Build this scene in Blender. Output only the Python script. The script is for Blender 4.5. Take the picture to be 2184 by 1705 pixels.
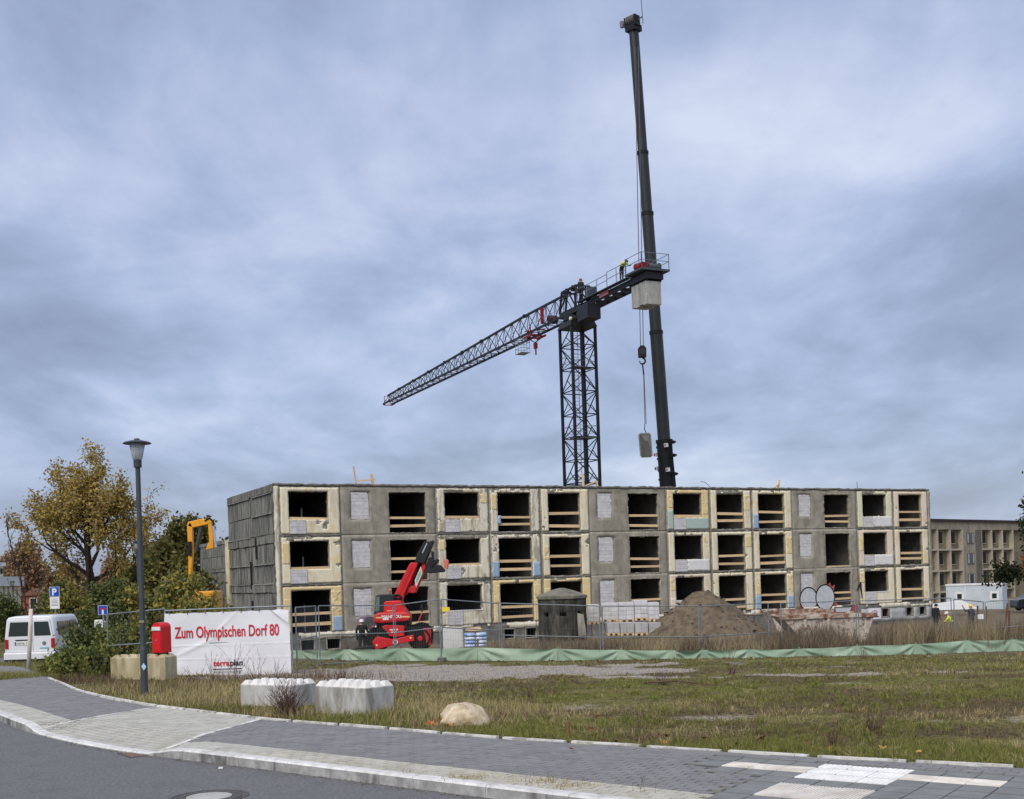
import bpy, math, random
import numpy as np
from mathutils import Matrix, Vector, Quaternion
for o in list(bpy.data.objects): bpy.data.objects.remove(o, do_unlink=True)
scene = bpy.context.scene
COL = scene.collection
# ---------------------------------------------------------------- camera
LENS, PITCH, ROLL, SHIFT_Y = 41.05, 0.0043, 0.0323, 0.17034
CAM = Vector((0.0, 0.0, 2.0))
_c, _s, _cr, _sr = math.cos(PITCH), math.sin(PITCH), math.cos(ROLL), math.sin(ROLL)
RIGHT = Vector((_cr, _s*_sr, -_c*_sr)); UP = Vector((_sr, -_s*_cr, _c*_cr)); FWD = Vector((0, _c, _s))
cd = bpy.data.cameras.new('camera'); camo = bpy.data.objects.new('camera', cd); COL.objects.link(camo)
m = Matrix.Identity(4)
for i in range(3):
    m[i][0] = RIGHT[i]; m[i][1] = UP[i]; m[i][2] = -FWD[i]; m[i][3] = CAM[i]
camo.matrix_world = m
cd.lens = LENS; cd.sensor_width = 36; cd.shift_y = SHIFT_Y; cd.clip_end = 6000; cd.clip_start = 0.1
scene.camera = camo
# ---------------------------------------------------------------- sky, sun, exposure
SUN_EL, SUN_AZ = math.radians(48), math.radians(205)     # compass-like: behind the camera, to the left
SUN_STRENGTH, SUN_ANGLE = 1.5, math.radians(50)
SKY_STRENGTH = 0.1
W = bpy.data.worlds.new('World'); scene.world = W; W.use_nodes = True
nt = W.node_tree; nt.nodes.clear()
def N(t, **kw):
    n = nt.nodes.new(t)
    for k, v in kw.items():
        if k.startswith('in_'): n.inputs[int(k[3:])].default_value = v
        else: setattr(n, k, v)
    return n
def L(a, b): nt.links.new(a, b)
def VM(op, a, b=None):
    n = N('ShaderNodeVectorMath', operation=op)
    for k, x in enumerate((a, b)):
        if x is None: continue
        if isinstance(x, (tuple, list)): n.inputs[k].default_value = x
        else: L(x, n.inputs[k])
    return n.outputs[0]
def MA(op, a, b=None, c=None, clamp=False):
    n = N('ShaderNodeMath', operation=op); n.use_clamp = clamp
    for k, x in enumerate((a, b, c)):
        if x is None: continue
        if isinstance(x, (int, float)): n.inputs[k].default_value = x
        else: L(x, n.inputs[k])
    return n.outputs[0]
def MIX(f, a, b, bt='MIX'):
    n = N('ShaderNodeMix', data_type='RGBA', blend_type=bt)
    for k, x in ((0, f), (6, a), (7, b)):
        if isinstance(x, (int, float)): n.inputs[k].default_value = x
        elif isinstance(x, (tuple, list)): n.inputs[k].default_value = tuple(x)+((1,) if len(x) == 3 else ())
        else: L(x, n.inputs[k])
    return n.outputs[2]
def NOISE(vec, scale, detail=6, rough=.55, dist=0.0):
    n = N('ShaderNodeTexNoise'); n.inputs['Scale'].default_value = scale; n.inputs['Detail'].default_value = detail
    n.inputs['Roughness'].default_value = rough; n.inputs['Distortion'].default_value = dist
    if vec is not None: L(vec, n.inputs['Vector'])
    return n.outputs[0]
def RAMP(f, stops, interp='LINEAR'):
    n = N('ShaderNodeValToRGB'); n.color_ramp.interpolation = interp
    el = n.color_ramp.elements
    while len(el) > 1: el.remove(el[-1])
    for k, (p, c) in enumerate(stops):
        e = el[0] if k == 0 else el.new(p)
        e.position = p; e.color = tuple(c)+((1,) if len(c) == 3 else ())
    L(f, n.inputs[0]); return n.outputs[0]
tc = N('ShaderNodeTexCoord').outputs['Generated']
sky = N('ShaderNodeTexSky'); sky.sky_type = 'NISHITA'; sky.sun_disc = False
sky.sun_elevation = SUN_EL; sky.sun_rotation = SUN_AZ
sep = N('ShaderNodeSeparateXYZ'); L(tc, sep.inputs[0])
zz = MA('ADD', MA('MAXIMUM', sep.outputs[2], 0.0), 0.26)
comb = N('ShaderNodeCombineXYZ')
L(MA('DIVIDE', sep.outputs[0], zz), comb.inputs[0]); L(MA('DIVIDE', sep.outputs[1], zz), comb.inputs[1])
pl = VM('MULTIPLY', comb.outputs[0], (1.0, 0.9, 1.0))
big = NOISE(VM('ADD', pl, (3.7, 1.2, 0)), 0.85, 4, .5, .35)
mid = NOISE(VM('ADD', pl, (9.1, 4.4, 2)), 1.7, 9, .56, .4)
fine = NOISE(VM('ADD', VM('MULTIPLY', pl, (1.0, .7, 1)), (1.3, 8.2, 5)), 6.0, 7, .55, .3)
cl = MA('ADD', MA('ADD', MA('MULTIPLY', big, .46), MA('MULTIPLY', mid, .38)), MA('MULTIPLY', fine, .16))
SK = RAMP(cl, [(.38, (.19, .225, .325)), (.44, (.24, .288, .415)), (.49, (.31, .368, .53)), (.54, (.41, .465, .615)), (.605, (.535, .58, .705))])
hz = MA('SUBTRACT', 1.0, MA('MULTIPLY', MA('MAXIMUM', sep.outputs[2], 0.0), 7.0), clamp=True)
SK = MIX(MA('MULTIPLY', hz, .35), SK, (.25, .295, .39))
SK = VM('SCALE', SK); nt.nodes[-1].inputs['Scale'].default_value = 7.1
SKM = MIX(.88, sky.outputs[0], SK)
bg = N('ShaderNodeBackground'); L(SKM, bg.inputs[0]); bg.inputs[1].default_value = SKY_STRENGTH
L(bg.outputs[0], N('ShaderNodeOutputWorld').inputs[0])
sl = bpy.data.lights.new('sun', 'SUN'); so = bpy.data.objects.new('sun', sl); COL.objects.link(so)
sl.energy = SUN_STRENGTH; sl.angle = SUN_ANGLE; sl.color = (1, .925, .82)
sd = Vector((math.sin(SUN_AZ)*math.cos(SUN_EL), math.cos(SUN_AZ)*math.cos(SUN_EL), math.sin(SUN_EL)))
so.rotation_euler = sd.to_track_quat('Z', 'Y').to_euler(); so.location = (0, 0, 60)
vs = scene.view_settings; vs.view_transform = 'Standard'; vs.look = 'None'; vs.exposure = 0.88; vs.gamma = 1.0
vs.use_curve_mapping = False
scene.render.resolution_x = 1024; scene.render.resolution_y = 799
# ---------------------------------------------------------------- helpers: picture units (2184 wide) to world
FU = LENS/36*2184; CXU = 1092.0; CYU = 1705/2 + SHIFT_Y*2184
def ray(u, v):
    d = FWD + RIGHT*((u-CXU)/FU) - UP*((v-CYU)/FU)
    return d/d.y
def at(u, v, d): return CAM + ray(u, v)*d
def atz(u, v, z):
    r = ray(u, v); return CAM + r*((z-CAM.z)/r.z)
def atg(u, v):
    p = atz(u, v, -.3)
    for _ in range(25): p = p*.4 + atz(u, v, tz(p.x, p.y))*.6
    return p
def pm_(d): return FU/d          # picture units per metre at a depth
RNG = np.random.default_rng(7); random.seed(7)
_P = RNG.random((64, 64))
def vnoise(x, y):
    x = np.asarray(x, float); y = np.asarray(y, float)
    xi = np.floor(x).astype(int); yi = np.floor(y).astype(int); fx = x-xi; fy = y-yi
    fx = fx*fx*(3-2*fx); fy = fy*fy*(3-2*fy)
    a = _P[xi % 64, yi % 64]; b = _P[(xi+1) % 64, yi % 64]; c = _P[xi % 64, (yi+1) % 64]; d = _P[(xi+1) % 64, (yi+1) % 64]
    return (a*(1-fx)+b*fx)*(1-fy)+(c*(1-fx)+d*fx)*fy
def fbm(x, y, o=4):
    s = 0; a = .5; f = 1
    for k in range(o):
        s = s + a*vnoise(np.asarray(x)*f+17.3*k, np.asarray(y)*f+9.1*k); a *= .5; f *= 2.03
    return s
# ---------------------------------------------------------------- materials
def newmat(name):
    global nt
    mt = bpy.data.materials.new(name); mt.use_nodes = True; nt = mt.node_tree
    bs = nt.nodes['Principled BSDF']; return mt, bs
MATS = {}
def MT(name, cols, scale=2.0, rough=.85, bump=0., bscale=30., metal=0., stretch=(1, 1, 1), rnd=0., island=0., detail=6, spec=.35, coord='pos', stain=None, stainamt=0., dist=0.):
    """cols: one colour or ramp stops over a noise; rnd / island: value variation per object / per mesh island"""
    if name in MATS: return MATS[name]
    mt, bs = newmat(name)
    if coord == 'pos': v = N('ShaderNodeNewGeometry').outputs['Position']
    else: v = N('ShaderNodeTexCoord').outputs['Object']
    vs_ = VM('MULTIPLY', v, stretch)
    if isinstance(cols[0], (int, float)): cols = [(.3, tuple(x*.86 for x in cols)), (.7, tuple(min(1, x*1.12) for x in cols))]
    c = RAMP(NOISE(vs_, scale, detail, .58, dist), cols)
    if stain is not None:
        sm = RAMP(NOISE(VM('MULTIPLY', v, (1.7, 1.7, .35)), 1.6, 7, .65, .8), [(.50, (0, 0, 0)), (.62, (1, 1, 1))])
        c = MIX(MA('MULTIPLY', sm, stainamt), c, stain)
    if rnd:
        hs = N('ShaderNodeHueSaturation'); L(c, hs.inputs['Color'])
        L(MA('ADD', MA('MULTIPLY', N('ShaderNodeObjectInfo').outputs['Random'], 2*rnd), 1-rnd), hs.inputs['Value']); c = hs.outputs[0]
    if island:
        hs = N('ShaderNodeHueSaturation'); L(c, hs.inputs['Color'])
        ri = N('ShaderNodeNewGeometry').outputs['Random Per Island']
        L(MA('ADD', MA('MULTIPLY', ri, 2*island), 1-island), hs.inputs['Value'])
        L(MA('ADD', MA('MULTIPLY', MA('FRACT', MA('MULTIPLY', ri, 7.31)), .05), .475), hs.inputs['Hue']); c = hs.outputs[0]
    L(c, bs.inputs['Base Color'])
    bs.inputs['Roughness'].default_value = rough; bs.inputs['Metallic'].default_value = metal
    bs.inputs['Specular IOR Level'].default_value = spec
    if bump:
        b = N('ShaderNodeBump'); b.inputs['Strength'].default_value = bump; b.inputs['Distance'].default_value = .02
        L(NOISE(vs_, bscale, 5, .6), b.inputs['Height']); L(b.outputs[0], bs.inputs['Normal'])
    MATS[name] = mt; return mt
def S(h):  # sRGB 0..255 to linear
    return tuple(((x/255+.055)/1.055)**2.4 if x/255 > .04045 else x/255/12.92 for x in h)
# ---------------------------------------------------------------- mesh building
class MB:
    def __init__(s): s.v = []; s.f = []
    def add(s, vs_, fs):
        n = len(s.v); s.v += [tuple(p) for p in vs_]; s.f += [tuple(i+n for i in q) for q in fs]; return s
    def hexa(s, p):  # 8 points, bottom 4 ccw then top 4
        return s.add(p, [(3, 2, 1, 0), (4, 5, 6, 7), (0, 1, 5, 4), (1, 2, 6, 5), (2, 3, 7, 6), (3, 0, 4, 7)])
    def box(s, x0, x1, y0, y1, z0, z1):
        return s.hexa([(x0, y0, z0), (x1, y0, z0), (x1, y1, z0), (x0, y1, z0), (x0, y0, z1), (x1, y0, z1), (x1, y1, z1), (x0, y1, z1)])
    def bar(s, p, q, w, h=None, up=(0, 0, 1)):
        p = Vector(p); q = Vector(q); h = h or w; d = (q-p)
        if d.length < 1e-6: return s
        d.normalize(); u = Vector(up)
        if abs(d.dot(u)) > .97: u = Vector((1, 0, 0))
        a = d.cross(u).normalized()*w/2; b = a.cross(d).normalized()*h/2
        return s.hexa([p-a-b, p+a-b, q+a-b, q-a-b, p-a+b, p+a+b, q+a+b, q-a+b])
    def tube(s, pts, rad, n=8, cap=True):
        pts = [Vector(p) for p in pts]
        rs = [rad]*len(pts) if isinstance(rad, (int, float)) else rad
        base = len(s.v); prev = None
        for i, p in enumerate(pts):
            d = (pts[min(i+1, len(pts)-1)]-pts[max(i-1, 0)])
            d = d.normalized() if d.length > 1e-9 else Vector((0, 0, 1))
            if prev is None:
                a = d.orthogonal().normalized()
            else:
                a = (prev-d*prev.dot(d));  a = a.normalized() if a.length > 1e-6 else d.orthogonal().normalized()
            prev = a; b = d.cross(a)
            for k in range(n):
                t = 2*math.pi*k/n; s.v.append(tuple(p+(a*math.cos(t)+b*math.sin(t))*rs[i]))
        for i in range(len(pts)-1):
            for k in range(n):
                k2 = (k+1) % n
                s.f.append((base+i*n+k, base+i*n+k2, base+(i+1)*n+k2, base+(i+1)*n+k))
        if cap:
            s.f.append(tuple(base+k for k in range(n-1, -1, -1))); e = base+(len(pts)-1)*n
            s.f.append(tuple(e+k for k in range(n)))
        return s
    def lathe(s, prof, n=24, o=(0, 0, 0), axis='z'):
        base = len(s.v)
        for r, h in prof:
            for k in range(n):
                t = 2*math.pi*k/n
                q = (r*math.cos(t), r*math.sin(t), h) if axis == 'z' else ((r*math.cos(t), h, r*math.sin(t)) if axis == 'y' else (h, r*math.cos(t), r*math.sin(t)))
                s.v.append((q[0]+o[0], q[1]+o[1], q[2]+o[2]))
        for i in range(len(prof)-1):
            for k in range(n):
                k2 = (k+1) % n; q = (base+i*n+k, base+i*n+k2, base+(i+1)*n+k2, base+(i+1)*n+k)
                s.f.append(q if axis != 'y' else q[::-1])
        s.f.append(tuple(base+k for k in (range(n-1, -1, -1)))); e = base+(len(prof)-1)*n; s.f.append(tuple(e+k for k in range(n)))
        return s
    def prism(s, poly, y0, y1):  # poly of (x, z), extruded along y
        n = len(poly); b = len(s.v)
        s.v += [(x, y0, z) for x, z in poly] + [(x, y1, z) for x, z in poly]
        s.f.append(tuple(b+i for i in range(n))); s.f.append(tuple(b+n+i for i in range(n-1, -1, -1)))
        for i in range(n):
            j = (i+1) % n; s.f.append((b+i, b+n+i, b+n+j, b+j))
        return s
    def prismz(s, poly, z0, z1):
        n = len(poly); b = len(s.v)
        s.v += [(p[0], p[1], z0) for p in poly] + [(p[0], p[1], z1) for p in poly]
        s.f.append(tuple(b+i for i in range(n-1, -1, -1))); s.f.append(tuple(b+n+i for i in range(n)))
        for i in range(n):
            j = (i+1) % n; s.f.append((b+i, b+j, b+n+j, b+n+i))
        return s
    def xf(s, M4):
        s.v = [tuple(M4 @ Vector(p)) for p in s.v]; return s
    def mesh(s, name):
        me = bpy.data.meshes.new(name); me.from_pydata(s.v, [], s.f); me.update(); return me
    def build(s, name, mat, parent=None, smooth=False, bevel=0, loc=None, fixn=True):
        me = s.mesh(name)
        if fixn:
            import bmesh
            bm = bmesh.new(); bm.from_mesh(me); bmesh.ops.recalc_face_normals(bm, faces=bm.faces); bm.to_mesh(me); bm.free()
        return link(name, me, mat, parent, smooth, bevel, loc)
def link(name, me, mat, parent=None, smooth=False, bevel=0, loc=None):
    if mat is not None and not me.materials: me.materials.append(mat)
    o = bpy.data.objects.new(name, me); COL.objects.link(o)
    if parent is not None: o.parent = parent
    if loc is not None: o.location = loc
    if smooth:
        me.polygons.foreach_set('use_smooth', [True]*len(me.polygons))
        if smooth == 'auto':
            me.set_sharp_from_angle(angle=math.radians(40))
    if bevel:
        b = o.modifiers.new('bevel', 'BEVEL'); b.width = bevel; b.segments = 2; b.limit_method = 'ANGLE'; b.angle_limit = math.radians(40)
    return o
def tag(o, label, cat, group=None):
    o['label'] = label; o['category'] = cat
    if group: o['group'] = group
    return o
def struct(o): o['kind'] = 'structure'; return o
def stuff(o, label=None, cat=None):
    o['kind'] = 'stuff'
    if label: o['label'] = label; o['category'] = cat
    return o
def thing(name, label, cat, loc=(0, 0, 0), rz=0., group=None):
    o = bpy.data.objects.new(name, None); COL.objects.link(o); o.empty_display_size = .3
    o.location = loc; o.rotation_euler = (0, 0, rz)
    return tag(o, label, cat, group)
def npmesh(name, verts, faces):
    """fast mesh from arrays; faces (n,3) or (n,4)"""
    me = bpy.data.meshes.new(name); nv = len(verts); nf, k = faces.shape
    me.vertices.add(nv); me.vertices.foreach_set('co', np.asarray(verts, np.float32).ravel())
    me.loops.add(nf*k); me.loops.foreach_set('vertex_index', faces.astype(np.int32).ravel())
    me.polygons.add(nf); me.polygons.foreach_set('loop_start', np.arange(0, nf*k, k, dtype=np.int32))
    me.polygons.foreach_set('loop_total', np.full(nf, k, np.int32))
    me.update(calc_edges=True); me.validate(); return me
_fontcache = {}
def text_mesh(txt, size, sx=1.0, depth=.003, bold=0.0, align='LEFT', spacing=1.0):
    cu = bpy.data.curves.new('t', 'FONT'); cu.body = txt; cu.size = size; cu.extrude = depth; cu.offset = bold; cu.align_x = align; cu.space_character = spacing
    ob = bpy.data.objects.new('t', cu); COL.objects.link(ob)
    me = bpy.data.meshes.new_from_object(ob.evaluated_get(bpy.context.evaluated_depsgraph_get()))
    bpy.data.objects.remove(ob, do_unlink=True)
    me.materials.clear()
    me.transform(Matrix.Diagonal((sx, 1, 1, 1)) )
    return me   # lies in xy, faces +z
def text_on(name, txt, size, mat, parent, M4, **kw):
    me = text_mesh(txt, size, **kw); me.transform(M4); return link(name, me, mat, parent)
STAND = Matrix(((1, 0, 0, 0), (0, 0, -1, 0), (0, 1, 0, 0), (0, 0, 0, 1)))   # xy plane -> xz plane, facing -y
# ---------------------------------------------------------------- terrain
CTRL = [(-7.6, 24, -.14), (-9.5, 30, -.29), (-8, 33, -.50), (-18, 45, -.62), (-14, 38, -.5), (-7.7, 42.3, -.65), (1.5, 38.5, -.75), (12.2, 41, -1.1), (18.4, 42, -1.2),
        (-13, 64, -1.7), (0, 70, -1.7), (14, 77, -1.95), (25, 82, -2.2), (31, 87, -2.15), (49, 122, -2.7), (0, 200, -2.6), (-60, 113, -1.0), (-40, 60, -.7), (60, 60, -1.9), (-2.6, 18, -.06),
        (5, 25, -.38), (12, 25, -.42), (8, 15, -.06), (-12, 27, -.05), (-13, 20, 0), (3.1, 12.3, -.02), (-6.5, 20.4, -.02), (-.5, 14.8, -.02), (20, 20, -.2), (30, 40, -1.4), (120, 150, -2.7), (-120, 200, -1.6), (-8, 55, -1.15), (20, 52, -1.6), (0, -20, 0), (-40, 10, -.05), (40, 5, 0)]
_cx = np.array([c[0] for c in CTRL], float); _cy = np.array([c[1] for c in CTRL], float); _cz = np.array([c[2] for c in CTRL], float)
def _rbf(n):
    A = np.hypot(_cx[:, None]-_cx[None], _cy[:, None]-_cy[None]); A = A + np.eye(n)*-.35
    P = np.stack([np.ones(n), _cx, _cy], 1)
    B = np.block([[A, P], [P.T, np.zeros((3, 3))]])
    return np.linalg.solve(B, np.concatenate([_cz, [0, 0, 0]]))
_w = _rbf(len(CTRL))
def tz_arr(x, y):
    x = np.clip(np.asarray(x, float), -120, 120); y = np.clip(np.asarray(y, float), -20, 200)
    r = np.hypot(x[..., None]-_cx, y[..., None]-_cy)
    return (r*_w[:-3]).sum(-1)+_w[-3]+_w[-2]*x+_w[-1]*y
def tz(x, y): return float(tz_arr(np.array([x]), np.array([y]))[0])
# kerb line (outer top edge) and pavement frame
KERB = [(6.6, 5.6), (4.6, 7.27), (2.6, 8.93), (.68, 10.54), (-.42, 11.42), (-1.96, 12.71), (-2.95, 13.55), (-4.14, 14.53), (-4.97, 15.15), (-6.06, 16.2), (-7.16, 17.5), (-7.85, 18.42), (-8.7, 19.68), (-9.6, 20.95), (-10.6, 22.2), (-12, 23.8), (-14.5, 26.4), (-18, 30)]
def _resample(pts, step):
    P = np.array(pts, float)
    for _ in range(3):
        Q = [P[0]]
        for a, b in zip(P[:-1], P[1:]): Q += [a*.75+b*.25, a*.25+b*.75]
        P = np.array(Q+[P[-1]])
    d = np.r_[0, np.cumsum(np.hypot(*np.diff(P, axis=0).T))]
    s = np.arange(0, d[-1], step); return np.stack([np.interp(s, d, P[:, 0]), np.interp(s, d, P[:, 1])], 1)
KP = _resample(KERB, .1)
_t = np.gradient(KP, axis=0); _t /= np.hypot(_t[:, 0], _t[:, 1])[:, None]
KN = np.stack([_t[:, 1], -_t[:, 0]], 1)    # towards the lawn side
if KN[60] @ np.array([1, 1]) < 0: KN = -KN
def kp(s, n):
    i = min(max(s/.1, 0), len(KP)-1.001); k = int(i); f = i-k
    p = KP[k]*(1-f)+KP[k+1]*f; q = KN[k]*(1-f)+KN[k+1]*f
    return p[0]+q[0]*n, p[1]+q[1]*n
def s_of(x, y):
    d = np.hypot(KP[:, 0]-x, KP[:, 1]-y); k = int(d.argmin()); return k*.1, float((np.array([x, y])-KP[k]) @ KN[k])
S_DR, S_DL = s_of(-4.6, 14.96)[0], s_of(-7.3, 17.77)[0]       # dropped kerb between these
S_END = (len(KP)-1)*.1
def sstep(a, b, x): t = min(1, max(0, (x-a)/(b-a))); return t*t*(3-2*t)
def drop(s): return sstep(S_DR-.55, S_DR+.25, s)*(1-sstep(S_DL-.25, S_DL+.55, s))
BACK = [(9, 8.6), (6.6, 10.15), (4.85, 11.22), (3.14, 12.23), (1.47, 13.4), (.52, 14.0), (-.53, 14.75), (-1.72, 15.8), (-3.07, 16.9), (-3.85, 17.55), (-4.74, 18.45), (-6.07, 19.85), (-6.5, 20.33), (-7.6, 21.78), (-8.88, 23.66), (-9.76, 25.32), (-10.45, 26.5), (-11.15, 27.75)]
BP = _resample(BACK, .1)
BSN = np.array([s_of(*p) for p in BP]); _o = np.argsort(BSN[:, 0])
def nback(s): return float(np.interp(s, BSN[_o, 0], BSN[_o, 1]))
def pz(s, n): return -.085*drop(s)*(1-sstep(0, 1.1, n)) + .012*min(max(n, 0), 2.6)
ROAD_Z = -.115
def dback_arr(x, y):
    """signed distance to the pavement's back edge, positive on the lawn"""
    P = BP[::2]; x = np.asarray(x); y = np.asarray(y)
    d = np.full(x.shape, 1e9); sg = np.ones(x.shape)
    t = np.gradient(P, axis=0); nn = np.stack([t[:, 1], -t[:, 0]], 1)
    if nn[30] @ np.array([1, 1]) < 0: nn = -nn
    for p, q in zip(P, nn):
        e = np.hypot(x-p[0], y-p[1]); m_ = e < d; d = np.where(m_, e, d); sg = np.where(m_, np.sign((x-p[0])*q[0]+(y-p[1])*q[1]), sg)
    return d*sg
def axis(lo, hi, f0, f1, fine, far):
    a = list(np.arange(f0, f1+1e-6, fine)); st = fine; x = f1
    while x < hi: st = min(st*1.35, far); x += st; a.append(x)
    st = fine; x = f0; b = []
    while x > lo: st = min(st*1.35, far); x -= st; b.append(x)
    return np.array(b[::-1]+a)
gx = axis(-1500, 1500, -22, 26, .26, 160); gy = axis(-120, 2500, 9, 46, .26, 160)
GX, GY = np.meshgrid(gx, gy); GZ = tz_arr(GX, GY)
DB = np.full(GX.shape, 9.0); msk = (GX > -24) & (GX < 24) & (GY > -2) & (GY < 34)
DB[msk] = dback_arr(GX[msk], GY[msk])
DB[(GY <= -2)] = -9; DB[(GX >= 24) & (GY < 9)] = -9; DB[(GX <= -24) & (GY < 24)] = -9
left_pave = (GX < -10.4) & (GY > 9) & (GY < 27.03+(GX+11.93)*.71-.25)
DB[left_pave] = -2
LAWN = (DB > 0)
GZ = np.where(DB > 0.0, GZ + (fbm(GX*1.7, GY*1.7)-.47)*.10*np.clip(DB, 0, 1) + .012, -.42)
# masks of what lies on the ground: gravel track, bare soil
def lobe(x, y, cx, cy, rx, ry, ang=0):
    c, s = math.cos(ang), math.sin(ang); X = (x-cx)*c+(y-cy)*s; Y = -(x-cx)*s+(y-cy)*c
    return np.clip(1.25-np.sqrt((X/rx)**2+(Y/ry)**2), 0, 1)
def gravel_arr(x, y):
    g = np.maximum(lobe(x, y, -3.2, 31.6, 6.0, 5.2, -.05), lobe(x, y, .8, 31.3, 4.2, 2.8, -.12))
    g = np.maximum(g, .42*lobe(x, y, 6.5, 27.0, 8.0, .55, -.12))
    g = np.maximum(g, .7*lobe(x, y, -1.5, 34.2, 9, 1.6, .05))
    return np.clip((g + (fbm(x*.9, y*.9)-.47)*1.2)*2.2-.25, 0, 1)
def soil_arr(x, y):
    s_ = np.clip((fbm(x*.55+40, y*.85+3)-.43)*6, 0, 1)
    s_ = np.maximum(s_, np.clip(2.2*lobe(x, y, -8.0, 25.6, 2.6, 2.0), 0, 1)); s_ = np.maximum(s_, np.clip((fbm(x*.3+7, y*.45+13)-.46)*7, 0, 1))
    s_ = np.maximum(s_, np.clip(1.5-np.abs(y-(38.0+np.interp(x, [-9, 1.5, 12, 18, 26], [3.6, 0, 2.4, 3.4, 4.5])))/.9, 0, 1))
    return s_
verts = np.stack([GX, GY, GZ], -1).reshape(-1, 3); nx, ny = len(gx), len(gy)
ii = (np.arange(ny-1)[:, None]*nx+np.arange(nx-1)[None]).ravel()
me = npmesh('ground', verts, np.stack([ii, ii+1, ii+nx+1, ii+nx], 1))
ca = me.color_attributes.new('cover', 'FLOAT_COLOR', 'POINT')
cov = np.zeros((len(verts), 4), np.float32); cov[:, 0] = gravel_arr(GX, GY).ravel(); cov[:, 1] = soil_arr(GX, GY).ravel()
cov[:, 2] = np.clip((verts[:, 1]-39)/4, 0, 1)*np.clip((verts[:, 0]+13)/3, 0, 1); cov[:, 3] = 1
ca.data.foreach_set('color', cov.ravel())
mt, bs = newmat('ground_cover')
pos = N('ShaderNodeNewGeometry').outputs['Position']
at_ = N('ShaderNodeAttribute'); at_.attribute_name = 'cover'; sp = N('ShaderNodeSeparateColor'); L(at_.outputs['Color'], sp.inputs[0])
n1 = NOISE(pos, 1.3, 8, .62); n2 = NOISE(pos, 9, 8, .65); n3 = NOISE(pos, 55, 4, .6)
grass = RAMP(n2, [(.34, S((70, 72, 38))), (.48, S((102, 100, 52))), (.58, S((140, 130, 82))), (.7, S((80, 82, 42)))])
soil = RAMP(n2, [(.3, S((50, 42, 34))), (.5, S((76, 65, 51))), (.7, S((116, 102, 82)))])
grav = RAMP(n3, [(.3, S((118, 113, 108))), (.5, S((162, 154, 144))), (.7, S((202, 192, 178)))])
grav = MIX(MA('MULTIPLY', RAMP(n1, [(.42, (0, 0, 0)), (.6, (1, 1, 1))]), .55), grav, S((166, 148, 122)))
c = MIX(MA('MULTIPLY', sp.outputs[1], .68), grass, soil)
c = MIX(RAMP(MA('ADD', sp.outputs[0], MA('MULTIPLY', MA('SUBTRACT', n2, .5), .9)), [(.35, (0, 0, 0)), (.6, (1, 1, 1))]), c, grav)
site = RAMP(n1, [(.3, S((92, 80, 64))), (.55, S((128, 114, 94))), (.75, S((110, 104, 84)))])
c = MIX(sp.outputs[2], c, site)
L(c, bs.inputs['Base Color']); bs.inputs['Roughness'].default_value = .95; bs.inputs['Specular IOR Level'].default_value = .15
b = N('ShaderNodeBump'); b.inputs['Strength'].default_value = .9; b.inputs['Distance'].default_value = .05
L(MA('ADD', n2, MA('MULTIPLY', n3, .6)), b.inputs['Height']); L(b.outputs[0], bs.inputs['Normal'])
struct(link('ground', me, mt, smooth=True))
# ---------------------------------------------------------------- road
asph = MT('asphalt', [(.30, S((88, 88, 89))), (.45, S((105, 105, 106))), (.55, S((113, 113, 114))), (.70, S((134, 134, 135)))], scale=26, rough=.85, bump=.5, bscale=90, detail=12, spec=.25, stain=S((96, 96, 97)), stainamt=.5)
mb = MB()
pts = [kp(s, .02) for s in np.arange(0, S_END, .25)]
poly = [(60, -25), (60, -6)]+[(9.5, 3.2)]+pts+[(-30, 41), (-60, 41), (-60, -25)]
mb.v = [(x, y, ROAD_Z) for x, y in poly]; mb.f = [tuple(range(len(poly)))]
road = struct(mb.build('road', asph))
# side street on the left, draped over the ground
def draped(name, poly_c, w, mat, dz, step=.6):
    P = _resample(poly_c, step); t = np.gradient(P, axis=0); t /= np.hypot(*t.T)[:, None]; nn = np.stack([-t[:, 1], t[:, 0]], 1)
    K = 9; V = []
    for p, q in zip(P, nn):
        for k in range(K):
            x, y = p+q*w*(k/(K-1)-.5); V.append((x, y, tz(x, y)+dz))
    i_ = (np.arange(len(P)-1)[:, None]*K+np.arange(K-1)[None]).ravel()
    return struct(link(name, npmesh(name, np.array(V), np.stack([i_, i_+1, i_+K+1, i_+K], 1)), mat))
draped('side_road', [(-70, 48), (-40, 46), (-26, 44), (-17, 48), (-14, 62), (-20, 90), (-36, 140), (-60, 220)], 9.5, asph, .09, 1.0)
# ---------------------------------------------------------------- pavement: kerb stones, edging, pavers, slabs
joint = MT('joint_sand', [(.3, S((100, 99, 96))), (.7, S((128, 126, 119)))], scale=40, rough=.95)
V = []; Fq = []
ss = np.arange(0, S_END, .2); ns = 25
for s in ss:
    nb = nback(s)-.02 if s < S_DL+7.0 else 4.6
    for k in range(ns):
        n_ = .1+(nb-.1)*k/(ns-1); x, y = kp(s, n_); V.append((x, y, pz(s, n_)-.016))
i_ = (np.arange(len(ss)-1)[:, None]*ns+np.arange(ns-1)[None]).ravel()
V = np.array(V); Fq = np.stack([i_, i_+1, i_+ns+1, i_+ns], 1); Fc = V[Fq].mean(1); Fq = Fq[dback_arr(Fc[:, 0], Fc[:, 1]) < .03]
pave = struct(link('pavement', npmesh('pavement', V, Fq), joint))
kmat = MT('kerb_concrete', [(.3, S((186, 185, 180))), (.5, S((208, 207, 203))), (.7, S((224, 223, 219)))], scale=9, rough=.85, bump=.2, bscale=120, rnd=.06, stain=S((150, 148, 142)), stainamt=.5)
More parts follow.
